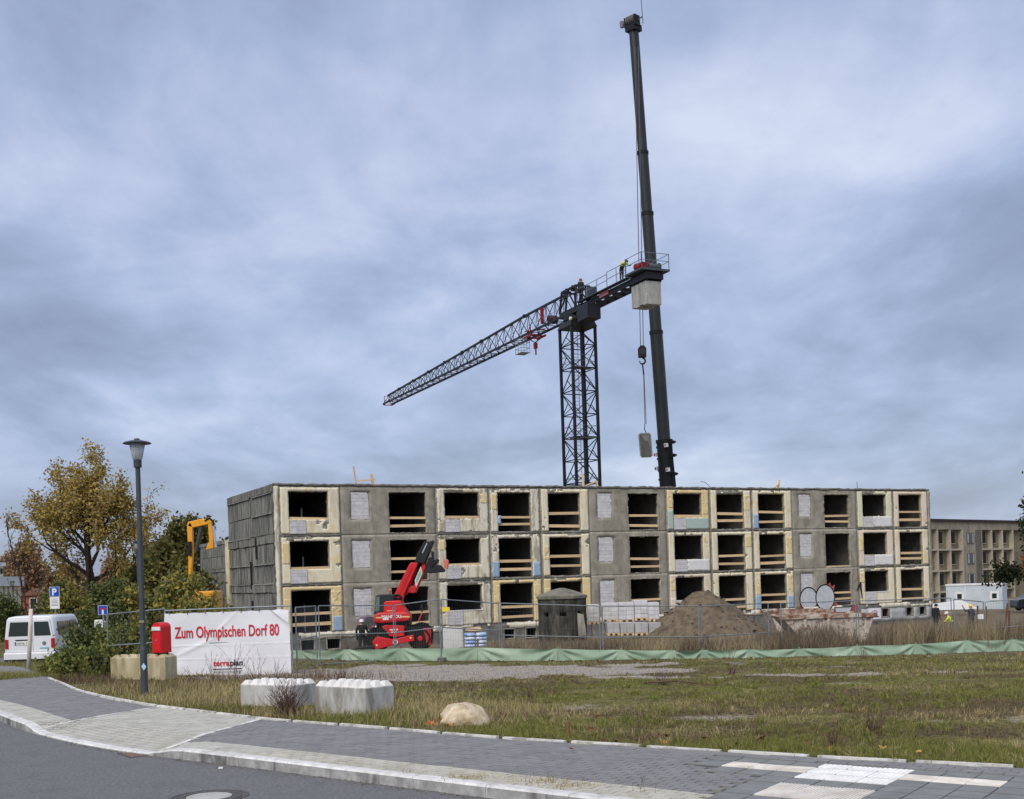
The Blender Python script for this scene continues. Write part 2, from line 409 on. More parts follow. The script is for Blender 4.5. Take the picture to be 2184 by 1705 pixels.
kface = MT('kerb_face_concrete', [(.3, S((132, 132, 130))), (.5, S((158, 157, 154))), (.72, S((184, 183, 179)))], scale=7, rough=.9, bump=.3, bscale=100, rnd=.08, stain=S((70, 68, 64)), stainamt=.75)
s = 0.0
while s < S_END-1.2:
    mb = MB(); mf = MB(); ns_ = 5
    def sec(s_):
        z = .03+pz(s_, .0)*1.0 if False else pz(s_, 0)+.006
        o0 = kp(s_, 0.0); o1 = kp(s_, .022); i1 = kp(s_, .15)
        return [(*o0, ROAD_Z-.1), (*o0, z-.02), (*o1, z), (*i1, z), (*i1, z-.2)]
    secs = [sec(s+.004+(.992*k/(ns_-1))) for k in range(ns_)]
    for k in range(ns_): mb.v += secs[k]
    for k in range(ns_-1):
        for j in range(1, 4): mb.f.append((k*5+j, k*5+j+1, k*5+5+j+1, k*5+5+j))
    mb.f += [(0, 1, 2, 3, 4), tuple((ns_-1)*5+j for j in (4, 3, 2, 1, 0))]
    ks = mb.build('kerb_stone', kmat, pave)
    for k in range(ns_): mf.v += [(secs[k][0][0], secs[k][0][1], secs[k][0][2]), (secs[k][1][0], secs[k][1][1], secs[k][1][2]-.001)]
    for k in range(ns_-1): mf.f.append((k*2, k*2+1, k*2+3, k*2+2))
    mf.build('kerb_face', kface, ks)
    s += 1.0
# back edging: thin concrete strip of 1 m pieces
emat = MT('edging_concrete', [(.3, S((190, 188, 180))), (.7, S((228, 226, 219)))], scale=8, rough=.9, rnd=.08, stain=S((120, 116, 98)), stainamt=.6)
k = 0
while k+10 < len(BP)-2:
    q = BP[k:k+10]; t = np.gradient(q, axis=0); t /= np.hypot(*t.T)[:, None]; nn = np.stack([-t[:, 1], t[:, 0]], 1)*.03
    z = pz(s_of(*q[5])[0], 2.6)+.02+RNG.normal(0, .004); mb = MB()
    for p, w_ in zip(q, nn): mb.v += [(p[0]+w_[0], p[1]+w_[1], z-.25), (p[0]+w_[0], p[1]+w_[1], z), (p[0]-w_[0], p[1]-w_[1], z), (p[0]-w_[0], p[1]-w_[1], z-.25)]
    for j in range(len(q)-1):
        for i in range(3): mb.f.append((j*4+i, j*4+i+1, j*4+5+i, j*4+4+i))
    mb.f += [(0, 1, 2, 3), tuple(len(q)*4-4+i for i in (3, 2, 1, 0))]
    mb.build('edging_stone', emat, pave); k += 10
# slab field for the crossing
SL0 = np.array([2.61, 11.12]); STH = -.632; SE = np.array([math.cos(STH), math.sin(STH)]); SN = np.array([-SE[1], SE[0]])
def slab_kind(i, j):
    if j == 2: return ('w' if 0 <= i <= 2 else 'g') if i >= -4 else None
    if j == 1:
        if 0 <= i <= 2: return 'w'
        if -3 <= i <= -1 or 3 <= i <= 5: return 's'
        return 'g' if i >= -4 else None
    if j == 0: return 'w' if 0 <= i <= 2 else ('g' if i >= -3 else None)
    if j == -1: return 'g' if i >= -1 else None
    if -6 <= j <= -2: return ('r' if 0 <= i <= 2 and j >= -3 else 'g') if i >= -1 else None
    return None
def slab_ij(x, y):
    d = np.array([x, y])-SL0; return math.floor(d @ SE/.3), math.floor(d @ SN/.3)
gslab = MT('grey_slab', [(.3, S((112, 114, 113))), (.7, S((130, 132, 130)))], scale=5, rough=.85, bump=.12, bscale=200, rnd=.07, stain=S((118, 120, 118)), stainamt=.4)
wslab = MT('white_slab', [(.3, S((216, 215, 214))), (.7, S((236, 235, 234)))], scale=6, rough=.85, bump=.1, bscale=200, rnd=.03, stain=S((196, 193, 186)), stainamt=.35)
cslab = MT('cream_slab', [(.3, S((212, 205, 194))), (.7, S((232, 227, 218)))], scale=6, rough=.85, bump=.1, bscale=200, rnd=.04, stain=S((184, 176, 162)), stainamt=.5)
plain = MB().box(.006, .294, .006, .294, -.07, .006).mesh('slab')
plain_t = MB().box(.006, .294, .006, .235, -.07, .006).mesh('slab')
def stud_mesh(d):
    mb = MB().box(.006, .294, .006, d-.004, -.07, .004)
    for a in range(6):
        for b_ in range(int(d/.0495)):
            x, y = .025+a*.05, .025+b_*.05; mb.lathe([(.018, .0035), (.016, .011), (.010, .014)], 8, (x, y, 0))
    return mb.mesh('stud_slab')
studs, studs_t = stud_mesh(.297), stud_mesh(.235)
def rib_mesh(al):
    mb = MB().box(.003, .297, .003, .297, -.07, .003)
    nrib = 9 if al else 6
    for a in range(nrib):
        x = .003+(a+.5)*.294/nrib; w_ = .294/nrib*.28
        if al: mb.prismz([(x-w_, .003), (x+w_, .003), (x+w_, .297), (x-w_, .297)], .002, .012)
        else: mb.prismz([(.003, x-w_), (.297, x-w_), (.297, x+w_), (.003, x+w_)], .002, .008)
    return mb.mesh('rib_slab')
rib_a, rib_l = rib_mesh(True), rib_mesh(False)
for me_, mm in ((plain, gslab), (plain_t, gslab), (studs, wslab), (studs_t, wslab), (rib_a, cslab), (rib_l, cslab)): me_.materials.append(mm)
for j in range(-6, 3):
    for i in range(-4, 12):
        kd = slab_kind(i, j)
        if kd is None: continue
        p = SL0+SE*.3*i+SN*.3*j; cpt = p+SE*.15+SN*.15; s_, n_ = s_of(*cpt)
        if n_ < .3 or n_ > nback(s_)+.05: continue
        me_ = {'g': plain_t if j == 2 else plain, 'w': studs_t if j == 2 else studs, 's': rib_l, 'r': rib_a}[kd]
        o = link({'g': 'slab', 'w': 'stud_slab', 's': 'ribbed_slab', 'r': 'ribbed_slab'}[kd], me_, None, pave)
        o.location = (p[0], p[1], pz(s_, n_)+RNG.normal(0, .001)); o.rotation_euler = (RNG.normal(0, .003), RNG.normal(0, .003), STH)
sb = MB()
for j in range(-6, 3):
    for i in range(-4, 12):
        if slab_kind(i, j) is None: continue
        q4 = [SL0+SE*.3*(i+a)+SN*.3*(j+b_) for a, b_ in ((0, 0), (1, 0), (1, 1 if j < 2 else .8), (0, 1 if j < 2 else .8))]; sn_ = s_of(*(SL0+SE*.3*(i+.5)+SN*.3*(j+.5)))
        if .3 <= sn_[1] <= nback(sn_[0])+.05: sb.add([(p_[0], p_[1], pz(*sn_)-.009) for p_ in q4], [(0, 1, 2, 3)])
sb.build('slab_bed', MT('slab_joint', [(.3, S((52, 51, 49))), (.7, S((78, 76, 70)))], scale=30, rough=.95), pave)
# pavers
dark = MT('dark_paver', [(.3, S((118, 117, 117))), (.7, S((133, 132, 132)))], scale=3, rough=.85, bump=.15, bscale=160, rnd=.05, stain=S((136, 135, 133)), stainamt=.4)
darkj = MT('dark_paver_field', [(.3, S((118, 117, 117))), (.7, S((133, 132, 132)))], scale=3, rough=.85, bump=.15, bscale=160, island=.05, stain=S((136, 135, 133)), stainamt=.4)
lite = MT('light_paver', [(.3, S((172, 168, 154))), (.7, S((190, 186, 172)))], scale=3, rough=.88, bump=.15, bscale=160, rnd=.05, stain=S((150, 146, 128)), stainamt=.4)
litej = MT('light_paver_field', [(.3, S((172, 170, 160))), (.7, S((190, 188, 178)))], scale=3, rough=.88, bump=.15, bscale=160, island=.05, stain=S((150, 148, 136)), stainamt=.4)
def dline(s, n):   # which cover: driveway between two straight cuts
    x, y = kp(s, n)
    def side(a, b): return (b[0]-a[0])*(y-a[1])-(b[1]-a[1])*(x-a[0])
    return side((-4.6, 14.96), (-3.82, 17.41)) > 0 and side((-7.3, 17.77), (-6.04, 19.79)) < 0
PV = []
PW, PL = .1, .2
n0 = .155; row = 0
while n0 < 4.7:
    off = (row % 2)*PL/2; s = off-.2
    strip = n0 < .155+5*PW-.001
    pl_, pw_ = (PL, PW)
    while s < S_END-1:
        sc, nc = s+pl_/2, n0+pw_/2
        lim = nback(sc) if sc < S_DL+7.0 else 4.6
        if sc > .1 and nc < lim-.03:
            x, y = kp(sc, nc); si = slab_ij(x, y)
            cut = False
            if sc < 9:
                for dx in (-.06, .06):
                    for dy in (-.03, .03):
                        q = kp(sc+dx, nc+dy); kk = slab_kind(*slab_ij(*q)); ij = slab_ij(*q)
                        if kk and ij[0] < 12: cut = True
            if not cut:
                dr = dline(sc, nc)
                PV.append((sc, nc, 1 if (strip or dr) else 0, math.hypot(x, y)))
        s += pl_
    n0 += pw_; row += 1
_xy = np.array([kp(p[0], p[1]) for p in PV]); _dk = dback_arr(_xy[:, 0], _xy[:, 1]); PV = [p for p, d_ in zip(PV, _dk) if d_ < -.05]
PV.sort(key=lambda p: p[3])
gap = .0026
unit = MB().add([(-PL/2+gap, -PW/2+gap, -.03), (PL/2-gap, -PW/2+gap, -.03), (PL/2-gap, PW/2-gap, -.03), (-PL/2+gap, PW/2-gap, -.03),
                 (-PL/2+gap+.003, -PW/2+gap+.003, 0), (PL/2-gap-.003, -PW/2+gap+.003, 0), (PL/2-gap-.003, PW/2-gap-.003, 0), (-PL/2+gap+.003, PW/2-gap-.003, 0)],
                [(4, 5, 6, 7), (0, 1, 5, 4), (1, 2, 6, 5), (2, 3, 7, 6), (3, 0, 4, 7)])
ud, ul = unit.mesh('paver'), unit.mesh('paver'); ud.materials.append(dark); ul.materials.append(lite)
fields = {0: MB(), 1: MB()}
seen = {0: 0, 1: 0}
def inview(s, n):
    x, y = kp(s, n); d = Vector((x, y, 0))-CAM; dd = d.dot(FWD); u = CXU+FU*d.dot(RIGHT)/dd; v = CYU-FU*d.dot(UP)/dd
    return -5 < u < 2190 and v < 1712
for sc, nc, kd, dist in PV:
    z = pz(sc, nc)+RNG.normal(0, .0012)
    if seen[kd] < 150 and inview(sc, nc):
        x, y = kp(sc, nc); x2, y2 = kp(sc+.05, nc)
        o = link('paver', ud if kd == 0 else ul, None, pave); o.location = (x, y, z); o.rotation_euler = (RNG.normal(0, .006), RNG.normal(0, .004), math.atan2(y2-y, x2-x)); seen[kd] += 1
    else:
        g = gap if dist < 22 else gap*.8; F = fields[kd]; a = [(sc-PL/2+g, nc-PW/2+g), (sc+PL/2-g, nc-PW/2+g), (sc+PL/2-g, nc+PW/2-g), (sc-PL/2+g, nc+PW/2-g)]
        lo = [(*kp(*q), z-.03) for q in a]; hi = [(*kp(*q), z+RNG.normal(0, .0006)) for q in a]
        F.add(lo+hi, [(4, 5, 6, 7), (0, 1, 5, 4), (1, 2, 6, 5), (2, 3, 7, 6), (3, 0, 4, 7)])
for kd, mm, nm in ((0, darkj, 'dark_paver_field'), (1, litej, 'light_paver_field')):
    o = link(nm, fields[kd].mesh(nm), mm, pave); o['kind'] = 'stuff'
# edging strips along the driveway cuts
for a, b_ in (((-4.6, 14.96), (-3.82, 17.41)), ((-7.3, 17.77), (-6.04, 19.79))):
    a, b_ = Vector(a), Vector(b_); d = (b_-a); n_ = int(d.length/.5)
    for k in range(n_):
        p, q = a+d*(k/n_)+d.normalized()*.005, a+d*((k+1)/n_); s1, m1 = s_of(*p); s2, m2 = s_of(*q); w_ = Vector((-d.y, d.x)).normalized()*.035
        z1, z2 = pz(s1, m1)+.007, pz(s2, m2)+.007
        MB().hexa([(p.x-w_.x, p.y-w_.y, z1-.1), (p.x+w_.x, p.y+w_.y, z1-.1), (q.x+w_.x, q.y+w_.y, z2-.1), (q.x-w_.x, q.y-w_.y, z2-.1),
                   (p.x-w_.x, p.y-w_.y, z1), (p.x+w_.x, p.y+w_.y, z1), (q.x+w_.x, q.y+w_.y, z2), (q.x-w_.x, q.y-w_.y, z2)]).build('divider_stone', emat, pave)
# manhole cover and gully grate in the road
iron = MT('cast_iron', [(.3, S((70, 68, 66))), (.7, S((104, 101, 97)))], scale=20, rough=.7, bump=.3, bscale=90, metal=.3)
conc = MT('concrete_lid', [(.3, S((158, 156, 151))), (.7, S((186, 184, 178)))], scale=8, rough=.9, bump=.15, bscale=120)
p = atz(446, 1700, ROAD_Z)
mh = thing('manhole_cover', 'round manhole cover with concrete centre and iron ring in the road', 'manhole cover', (p.x, p.y, ROAD_Z))
MB().lathe([(.40, -.02), (.40, .004), (.385, .007), (.355, .007), (.35, -.005)], 48).build('outer_ring', iron, mh)
MB().lathe([(.335, -.02), (.335, .006), (.325, .009), (.24, .009), (.235, .002)], 48).build('lid_ring', iron, mh)
MB().lathe([(.228, -.02), (.228, .007), (.0, .0085)], 40).build('concrete_centre', conc, mh)
rust = MT('rusty_grate', [(.3, S((104, 84, 72))), (.6, S((134, 108, 92))), (.8, S((90, 82, 78)))], scale=9, rough=.85, bump=.2, bscale=70, metal=.1)
p = atz(320, 1612, ROAD_Z); p2 = atz(360, 1607.5, ROAD_Z)
gg = thing('gully_grate', 'rusty rectangular gully grate beside the dropped kerb', 'grate', (p.x, p.y, ROAD_Z), math.atan2(p2.y-p.y, p2.x-p.x))
MB().box(-.27, .27, -.02, .02, -.02, .006).box(-.27, .27, .46, .50, -.02, .006).box(-.27, -.23, .02, .46, -.02, .006).box(.23, .27, .02, .46, -.02, .006).build('frame', iron, gg)
for k in range(8): MB().box(-.225+k*.057, -.225+k*.057+.04, .021, .459, -.02, .008).build('bar', rust, gg)
# ---------------------------------------------------------------- the stripped concrete apartment building
BTH = .4728; BO = (-12.946, 64.419)
bld = thing('apartment_building', 'long stripped concrete apartment block with empty openings and cream panels', 'building', (BO[0], BO[1], 0), BTH)
def grid_panel(a0, a1, z0, z1, holes, bf, bb, step=.16, jit=.02, ojit=0., keep=None, seed=0, rough=0.):
    """upright slab in the a-z plane, front at bf, back at bb, with holes and chipped edges"""
    rg = np.random.default_rng(seed)
    def ax(lo, hi, cuts):
        k = sorted(set([lo, hi]+[c for c in cuts if lo < c < hi])); out = []
        for p, q in zip(k[:-1], k[1:]):
            n = max(1, int(round((q-p)/step))); out += [p+(q-p)*i/n for i in range(n)]
        return np.array(out+[hi])
    A = ax(a0, a1, [x for h in holes for x in h[:2]]); Z = ax(z0, z1, [x for h in holes for x in h[2:]])
    na, nz = len(A), len(Z); ca = (A[1:]+A[:-1])/2; cz = (Z[1:]+Z[:-1])/2
    CA, CZ = np.meshgrid(ca, cz, indexing='ij'); on = np.ones(CA.shape, bool)
    for h in holes: on &= ~((CA > h[0]) & (CA < h[1]) & (CZ > h[2]) & (CZ < h[3]))
    if keep is not None: on &= keep(CA, CZ)
    PA, PZ = np.meshgrid(A, Z, indexing='ij'); PA = PA.copy(); PZ = PZ.copy()
    cnt = np.zeros(PA.shape, int)
    for di in (0, 1):
        for dj in (0, 1): cnt[di:na-1+di, dj:nz-1+dj] += on
    outer = np.zeros(PA.shape, bool); outer[0] = outer[-1] = True; outer[:, 0] = outer[:, -1] = True
    hb = (cnt > 0) & (cnt < 4) & ~outer
    PA[hb] += rg.normal(0, jit, hb.sum()); PZ[hb] += rg.normal(0, jit, hb.sum())
    if ojit:
        ob = outer & (cnt > 0); PA[ob] += rg.normal(0, ojit, ob.sum()); PZ[ob] += rg.normal(0, ojit, ob.sum())
    B = bf+rg.normal(0, rough, PA.shape) if rough else np.full(PA.shape, bf)
    idx = np.arange(na*nz).reshape(na, nz); nv = na*nz
    V = np.concatenate([np.stack([PA, B, PZ], -1).reshape(-1, 3), np.stack([PA, np.full(PA.shape, bb), PZ], -1).reshape(-1, 3)])
    I, J = np.nonzero(on)
    q0, q1, q2, q3 = idx[I, J], idx[I+1, J], idx[I+1, J+1], idx[I, J+1]
    F = [np.stack([q0, q1, q2, q3], 1), np.stack([q3, q2, q1, q0], 1)+nv]
    pad = np.pad(on, 1)
    for di, dj, ea, eb in ((-1, 0, (0, 1), (0, 0)), (1, 0, (1, 0), (1, 1)), (0, -1, (0, 0), (1, 0)), (0, 1, (1, 1), (0, 1))):
        m_ = on & ~pad[1+di:pad.shape[0]-1+di, 1+dj:pad.shape[1]-1+dj]
        i2, j2 = np.nonzero(m_); p = idx[i2+ea[0], j2+ea[1]]; q = idx[i2+eb[0], j2+eb[1]]
        F.append(np.stack([q, p, p+nv, q+nv], 1))
    F = np.concatenate(F); used = np.unique(F); remap = np.zeros(2*nv, int); remap[used] = np.arange(len(used))
    return V[used], remap[F]
def gp(name, mat, parent, *a, **k):
    V, F = grid_panel(*a, **k); return link(name, npmesh(name, V, F), mat, parent)
con_a = MT('panel_concrete', [(.25, S((112, 108, 98))), (.45, S((144, 140, 127))), (.6, S((168, 163, 148))), (.8, S((126, 122, 112)))], scale=1.9, rough=.95, bump=.6, bscale=18, detail=9, stain=S((100, 97, 90)), stainamt=.5, dist=.6)
con_s = MT('stair_render', [(.25, S((126, 122, 110))), (.5, S((152, 147, 133))), (.75, S((172, 167, 152)))], scale=1.1, rough=.95, bump=.35, bscale=24, detail=9, stain=S((120, 115, 101)), stainamt=.5, dist=1.0)
con_d = MT('dark_concrete', [(.25, S((78, 77, 73))), (.5, S((112, 110, 103))), (.75, S((140, 137, 127)))], scale=2.2, rough=.95, bump=.6, bscale=15, detail=9)
inner = MT('interior_concrete', [(.3, S((96, 93, 88))), (.7, S((128, 124, 117)))], scale=1.5, rough=.95)
def plaster(name, c1, c2, c3, peel, amt, sc=1.3):
    return MT(name, [(.28, c3), (.42, c1), (.55, c1), (.68, c2)], scale=sc, rough=.9, bump=.35, bscale=14, detail=8, stain=peel, stainamt=amt, dist=.8)
PLS = {'y': plaster('plaster_cream', S((230, 221, 192)), S((226, 200, 142)), S((232, 229, 216)), S((178, 168, 142)), .45),
       'k': plaster('plaster_old_ochre', S((224, 202, 150)), S((229, 214, 176)), S((216, 186, 126)), S((226, 214, 182)), .6, 1.6),
       'w': plaster('plaster_white', S((222, 216, 196)), S((196, 184, 152)), S((230, 227, 215)), S((160, 150, 128)), .85),
       'o': plaster('plaster_ochre', S((226, 204, 150)), S((232, 222, 192)), S((218, 188, 122)), S((190, 176, 142)), .45),
       'p': plaster('plaster_pink', S((226, 212, 192)), S((222, 198, 156)), S((232, 226, 216)), S((190, 176, 152)), .45),
       'g': plaster('plaster_green', S((220, 220, 186)), S((228, 222, 196)), S((206, 212, 172)), S((180, 176, 150)), .4),
       'b': plaster('paint_blue', S((150, 178, 204)), S((170, 192, 208)), S((140, 168, 196)), S((178, 186, 186)), .4),
       't': plaster('paint_turquoise', S((168, 188, 180)), S((186, 200, 190)), S((156, 178, 174)), S((196, 200, 186)), .3),
       'm': plaster('paint_white', S((222, 222, 220)), S((208, 208, 204)), S((232, 232, 230)), S((196, 194, 188)), .4)}
aac = MT('aerated_block', [(.3, S((190, 188, 188))), (.7, S((212, 211, 211)))], scale=4, rough=.95, bump=.2, bscale=60, rnd=.07)
mortar = MT('block_mortar', S((150, 148, 146)), rough=.95)
wood = MT('timber', [(.3, S((196, 166, 126))), (.5, S((222, 194, 152))), (.7, S((206, 176, 132)))], scale=2.5, rough=.8, stretch=(1, 1, 9), rnd=.12, bump=.15, bscale=20)
FZ = [4.88, 2.11, -.64]            # floor lines, top storey first
HC = 2.36                          # opening height above the floor line
BAY = [('b', .20, 3.76), ('s', 3.78, 9.62), ('A', 9.64, 13.10), ('B', 13.14, 16.60), ('C', 16.64, 20.13), ('s', 20.15, 25.98), ('E', 26.0, 29.46), ('F', 29.5, 32.97), ('G', 33.01, 36.5), ('s', 36.52, 42.42), ('I', 42.46, 45.94), ('J', 45.98, 49.44)]
# per storey: plaster kind, opening kind (half: window with parapet, full), paint spots (bl, br) and boards (height above floor, thickness)
SPEC = {'b': [('y', 'h', '', [.80]), ('y', 'h', '', [.80]), ('o', 'f', 'br', [1.0, .42])],
        'A': [('w', 'h', '', [.84]), ('w', 'h', '', [.78]), ('w', 'p', '', [])],
        'B': [('w', 'f', 'L', [.82, .40]), ('w', 'f', 'bl br', [.92, .42]), ('o', 'f', '', [.88, .28])],
        'C': [('y', 'f', '', [1.05, .26]), ('y', 'f', '', [1.15, .55]), ('o', 'f', '', [.9, .4])],
        'E': [('o', 'h', 'tq', [.84]), ('y', 'h', 'wh', []), ('p', 'p', 'pk', [])],
        'F': [('y', 'f', '', [.98, .52]), ('y', 'f', '', [.92, .38]), ('y', 'f', '', [.72, .2])],
        'G': [('y', 'f', 'bl', [1.08, .42]), ('y', 'f', '', [.84, .36]), ('y', 'f', 'bl br', [.92, .42])],
        'I': [('g', 'h', 'wh', []), ('p', 'h', 'wh', []), ('y', 'p', '', [])],
        'J': [('p', 'f', '', [1.06, .48]), ('y', 'f', '', [.80, .40]), ('y', 'f', '', [.88, .18])],
        's0': [[.88, .42], [1.28, .52], [.88, .25]], 's1': [[.95, .30], [.92, .42], [1.02]], 's2': [[.86, .46], [.03], [.92, .48]]}
block_me = MB().box(-.5, .5, -.5, .5, -.5, .5).mesh('block'); block_me.materials.append(aac)
def infill(parent, a0, a1, z0, z1, b=.02, seed=0, bl=.5, bh=.25):
    """window opening walled up with aerated concrete blocks, each its own piece"""
    rg = np.random.default_rng(seed)
    core = MB().box(a0-.03, a1+.03, b+.03, b+.2, z0-.03, z1+.03).build('block_infill', mortar, parent)
    z = z0; r = 0
    while z < z1-.03:
        h = min(bh if rg.random() > .12 else bh*.5, z1-z); x = a0-(bl/2 if r % 2 else 0)*(.6+.8*rg.random())
        while x < a1-.02:
            w_ = bl*(1 if rg.random() > .15 else .5); l, r_ = max(a0, x), min(a1, x+w_)
            if r_-l > .06:
                o = link('block', block_me, None, core); o.location = ((l+r_)/2, b+.06+rg.normal(0, .006), z+h/2); o.scale = (r_-l-.008, .12, h-.008)
            x += w_
        z += h; r += 1
board_me = MB().box(-.5, .5, -.5, .5, -.5, .5).mesh('timber_rail'); board_me.materials.append(wood)
def board(a0, a1, z, h, b=.10, tilt=0.):
    o = link('timber_rail', board_me, None, bld); o.location = ((a0+a1)/2, b, z); o.scale = (a1-a0, .045, h); o.rotation_euler = (0, tilt, 0)
sc_ = 0
for bi, (nm, a0, a1) in enumerate(BAY):
    for fl in range(3):
        sd_ = bi*10+fl; rg = np.random.default_rng(1000+sd_)
        f = FZ[fl]; z0, z1 = f-.06, f+2.69
        if fl == 0: z1 = 7.56
        if fl == 2: z0 = f
        if nm == 's':
            k = 's%d' % (sc_ // 3); sc_ += 1
            w0, w1 = a0+.60, a0+1.70; o0, o1 = a0+2.92, a0+5.24
            zb, zt_ = f+.80, f+2.38
            H = [(w0, w1, zb, zt_), (o0, o1, f+.01, f+HC)]
            pn = gp('wall_panel', con_s, bld, a0, a1, z0, z1, H, 0, .28, .18, .022, 0, None, sd_, .004)
            infill(pn, w0+.02, w1-.02, zb+.02, zt_-.02, .03, sd_, .36 if fl else .5, .2 if fl != 1 else .22)
            # bare lintel patches and rough reveals in paler mortar
            gp('mortar_edge', con_a if bi != 9 else con_s, pn, o0-.07, o1+.08, f-.02, f+HC+.08, [(o0, o1, f+.02, f+HC)], -.010, .002, .07, .012, .015, lambda A, Z: fbm(A*1.3+sd_, Z*1.3) > .36, sd_)
            for hh in SPEC[k][fl]: board(o0-.03, o1+.05, f+hh, .13+.03*rg.random(), .12, rg.normal(0, .012) if hh > .1 else 0)
            continue
        kind, op, spots, boards = SPEC[nm][fl]
        o0, o1 = a0+.56, a0+2.82
        zb = {'h': f+.78, 'f': f+.005, 'p': f+.86}[op]
        gp_ = gp('wall_panel', con_a, bld, a0, a1, z0, z1, [(o0, o1, zb, f+HC)], 0, .26, .18, .012, 0, None, sd_, .006)
        # plaster skin: left and right strips, lintel (often gone), parapet
        lint = rg.random()
        def keep(A, Z, o0=o0, o1=o1, f=f, sd_=sd_, lint=lint, rag=(.0 if kind in 'yogp' else .11)):
            n_ = fbm(A*1.6+sd_*3.1, Z*1.6+sd_); top = Z > f+HC+.02
            k_ = (n_ > .24+rag*.9) | ~top & (n_ > .2+rag*.5)
            mid_ = top & (A > o0) & (A < o1)
            k_ &= ~(mid_ & (fbm(A*.8+sd_, Z*3+sd_*7) > .40+.34*lint))
            return k_
        jt = .008 if kind in 'yogp' else .02
        gp('plaster', PLS[kind], gp_, a0+.10, a1-.08, f+.02, f+2.57 if fl else f+2.60, [(o0-.015, o1+.03, zb if op == 'f' else zb+.02, f+HC+.03)], -.03, .002, .09, jt, jt, keep, sd_+5)
        for sx_, (p0, p1) in enumerate(((a0+.115, o0-.03), (o1+.05, a1-.095))):
            r_ = rg.random()
            if r_ < (.42 if kind in 'yo' else .22):
                hi_ = f+2.3-.5*rg.random()*(r_ > .3); lo_ = hi_-rg.uniform(.5, 1.3)
                gp('old_paint', PLS['k'] if kind != 'p' else PLS['o'], gp_, p0+.03*rg.random(), p1-.03*rg.random(), max(lo_, f+1.0), hi_, [], -.034, -.031, .07, .015, .02, lambda A, Z, s_=sd_, q_=sx_: fbm(A*2.3+s_*1.7+q_*9, Z*2.3) > .34, sd_+sx_*40)
        if op in 'h':
            infill(gp_, o0+.01, o0+.93, f+.02, zb-.03, -.075, sd_+77, .4, .19)
        elif op == 'p':
            infill(gp_, o0+.01, o0+.95, f+.02, zb-.03, -.075, sd_+77, .4, .19)
            MB().box(o0-.02, o1+.02, -.06, .2, zb-.025, zb+.025).build('window_sill', PLS['m'], gp_)
        for sp_ in spots.split():
            zc = f+.03
            reg = {'bl': (a0+.11, o0-.03, zc, zc+.95, 'b'), 'br': (o1+.08, a1-.1, zc, zc+.85, 'b'), 'L': (o0-.02, o0+.2, zc+.45, zc+.95, 'b'), 'pk': (a0+.11, o0-.03, zc, zc+1.0, 'p')}.get(sp_)
            if reg: gp('paint_patch', PLS[reg[4]], gp_, reg[0], reg[1], reg[2], reg[3], [], -.036, -.031, .09, .01, .012, None, sd_+9)
            if sp_ == 'tq':
                gp('paint_patch', PLS['t'], gp_, a0+.11, o0-.03, zc, zc+1.25, [], -.036, -.031, .09, .01, .012, None, sd_+9)
                gp('paint_patch', PLS['t'], gp_, o0+.97, a1-.1, zc, zc+.74, [], -.036, -.031, .09, .01, .015, None, sd_+8)
            if sp_ == 'wh': gp('paint_patch', PLS['m'], gp_, o0+.98, a1-.16, zc+.02, zc+.75, [], -.06, -.031, .09, .01, .03, None, sd_+8)
        for k_, hh in enumerate(boards): board(o0-.02, o1+.03, f+hh+.06, .16 if op == 'h' else .13+.06*rg.random(), .09, rg.normal(0, .010))
# joint rails (steel angles) between bays and storey bands
steelm = MT('weathered_joint', [(.3, S((88, 80, 78))), (.7, S((128, 120, 112)))], scale=3, rough=.8, bump=.3)
for bi in range(len(BAY)-1):
    x = (BAY[bi][2]+BAY[bi+1][1])/2
    if BAY[bi][0] == 's' or BAY[bi+1][0] == 's': continue
    MB().box(x-.018, x+.018, .03, .25, -.6, 7.5).build('panel_joint', steelm, bld)
for fl in range(2):
    for nm, a0, a1 in BAY:
        if nm != 's': gp('storey_band', con_d, bld, a0+.02, a1-.02, FZ[fl]-.145, FZ[fl]-.012, [], -.012, .002, .13, .01, .016, None, int(a0*10)+fl, .008)
gp('roof_edge', con_d, bld, .0, 49.64, 7.565, 7.70, [], -.05, .35, .22, .02, .018, None, 3, .01)
gp('corner_pillar', PLS['w'], bld, -.02, .185, -.64, 7.56, [], -.035, .26, .2, .01, .012, None, 4, .01)
gp('corner_pillar', con_a, bld, 49.46, 49.66, -.64, 7.56, [], -.06, .26, .2, .01, .012, None, 5, .01)
# plinth with cellar windows
for i, (x0, x1, wins) in enumerate([(-.02, 9.6, [(1.25, 2.0), (2.75, 3.5)]), (9.62, 20.1, [(13.9, 14.6), (15.4, 16.1), (17.3, 18.0)]), (20.12, 33, [(21, 21.7), (24, 24.7)]), (33.02, 42.4, [(38.9, 39.6), (40.8, 41.5)]), (42.42, 49.66, [(44.6, 45.25), (47.0, 47.6), (48.3, 48.9)])]):
    pl_ = gp('plinth_wall', con_d, bld, x0, x1, -3.2, -.66, [(w0, w1, -1.60, -1.05) for w0, w1 in wins], .02, .3, .2, .012, 0, None, 60+i, .006)
    gp('plinth_cap', PLS['w'], pl_, x0, x1, -.98, -.645, [], -.02, .021, .16, .01, .02, lambda A, Z: fbm(A*.9+3, Z*2+5) > .40, 70+i)
    for w0, w1 in wins: gp('window_frame', con_a, pl_, w0-.07, w1+.07, -1.67, -.98, [(w0, w1, -1.60, -1.05)], -.005, .25, .4, 0, 0, None, 5)
# grey new blockwork strip on the right plinth
gp('plinth_render', MT('plinth_grey', [(.3, S((150, 152, 152))), (.7, S((176, 177, 176)))], scale=1.5, rough=.95, bump=.2, bscale=20), bld, 42.6, 49.5, -1.95, -1.0, [(44.5, 45.35, -1.68, -.98), (46.9, 47.7, -1.68, -.98), (48.2, 49.0, -1.68, -.98)], .004, .019, .3, .01, .02, None, 81)
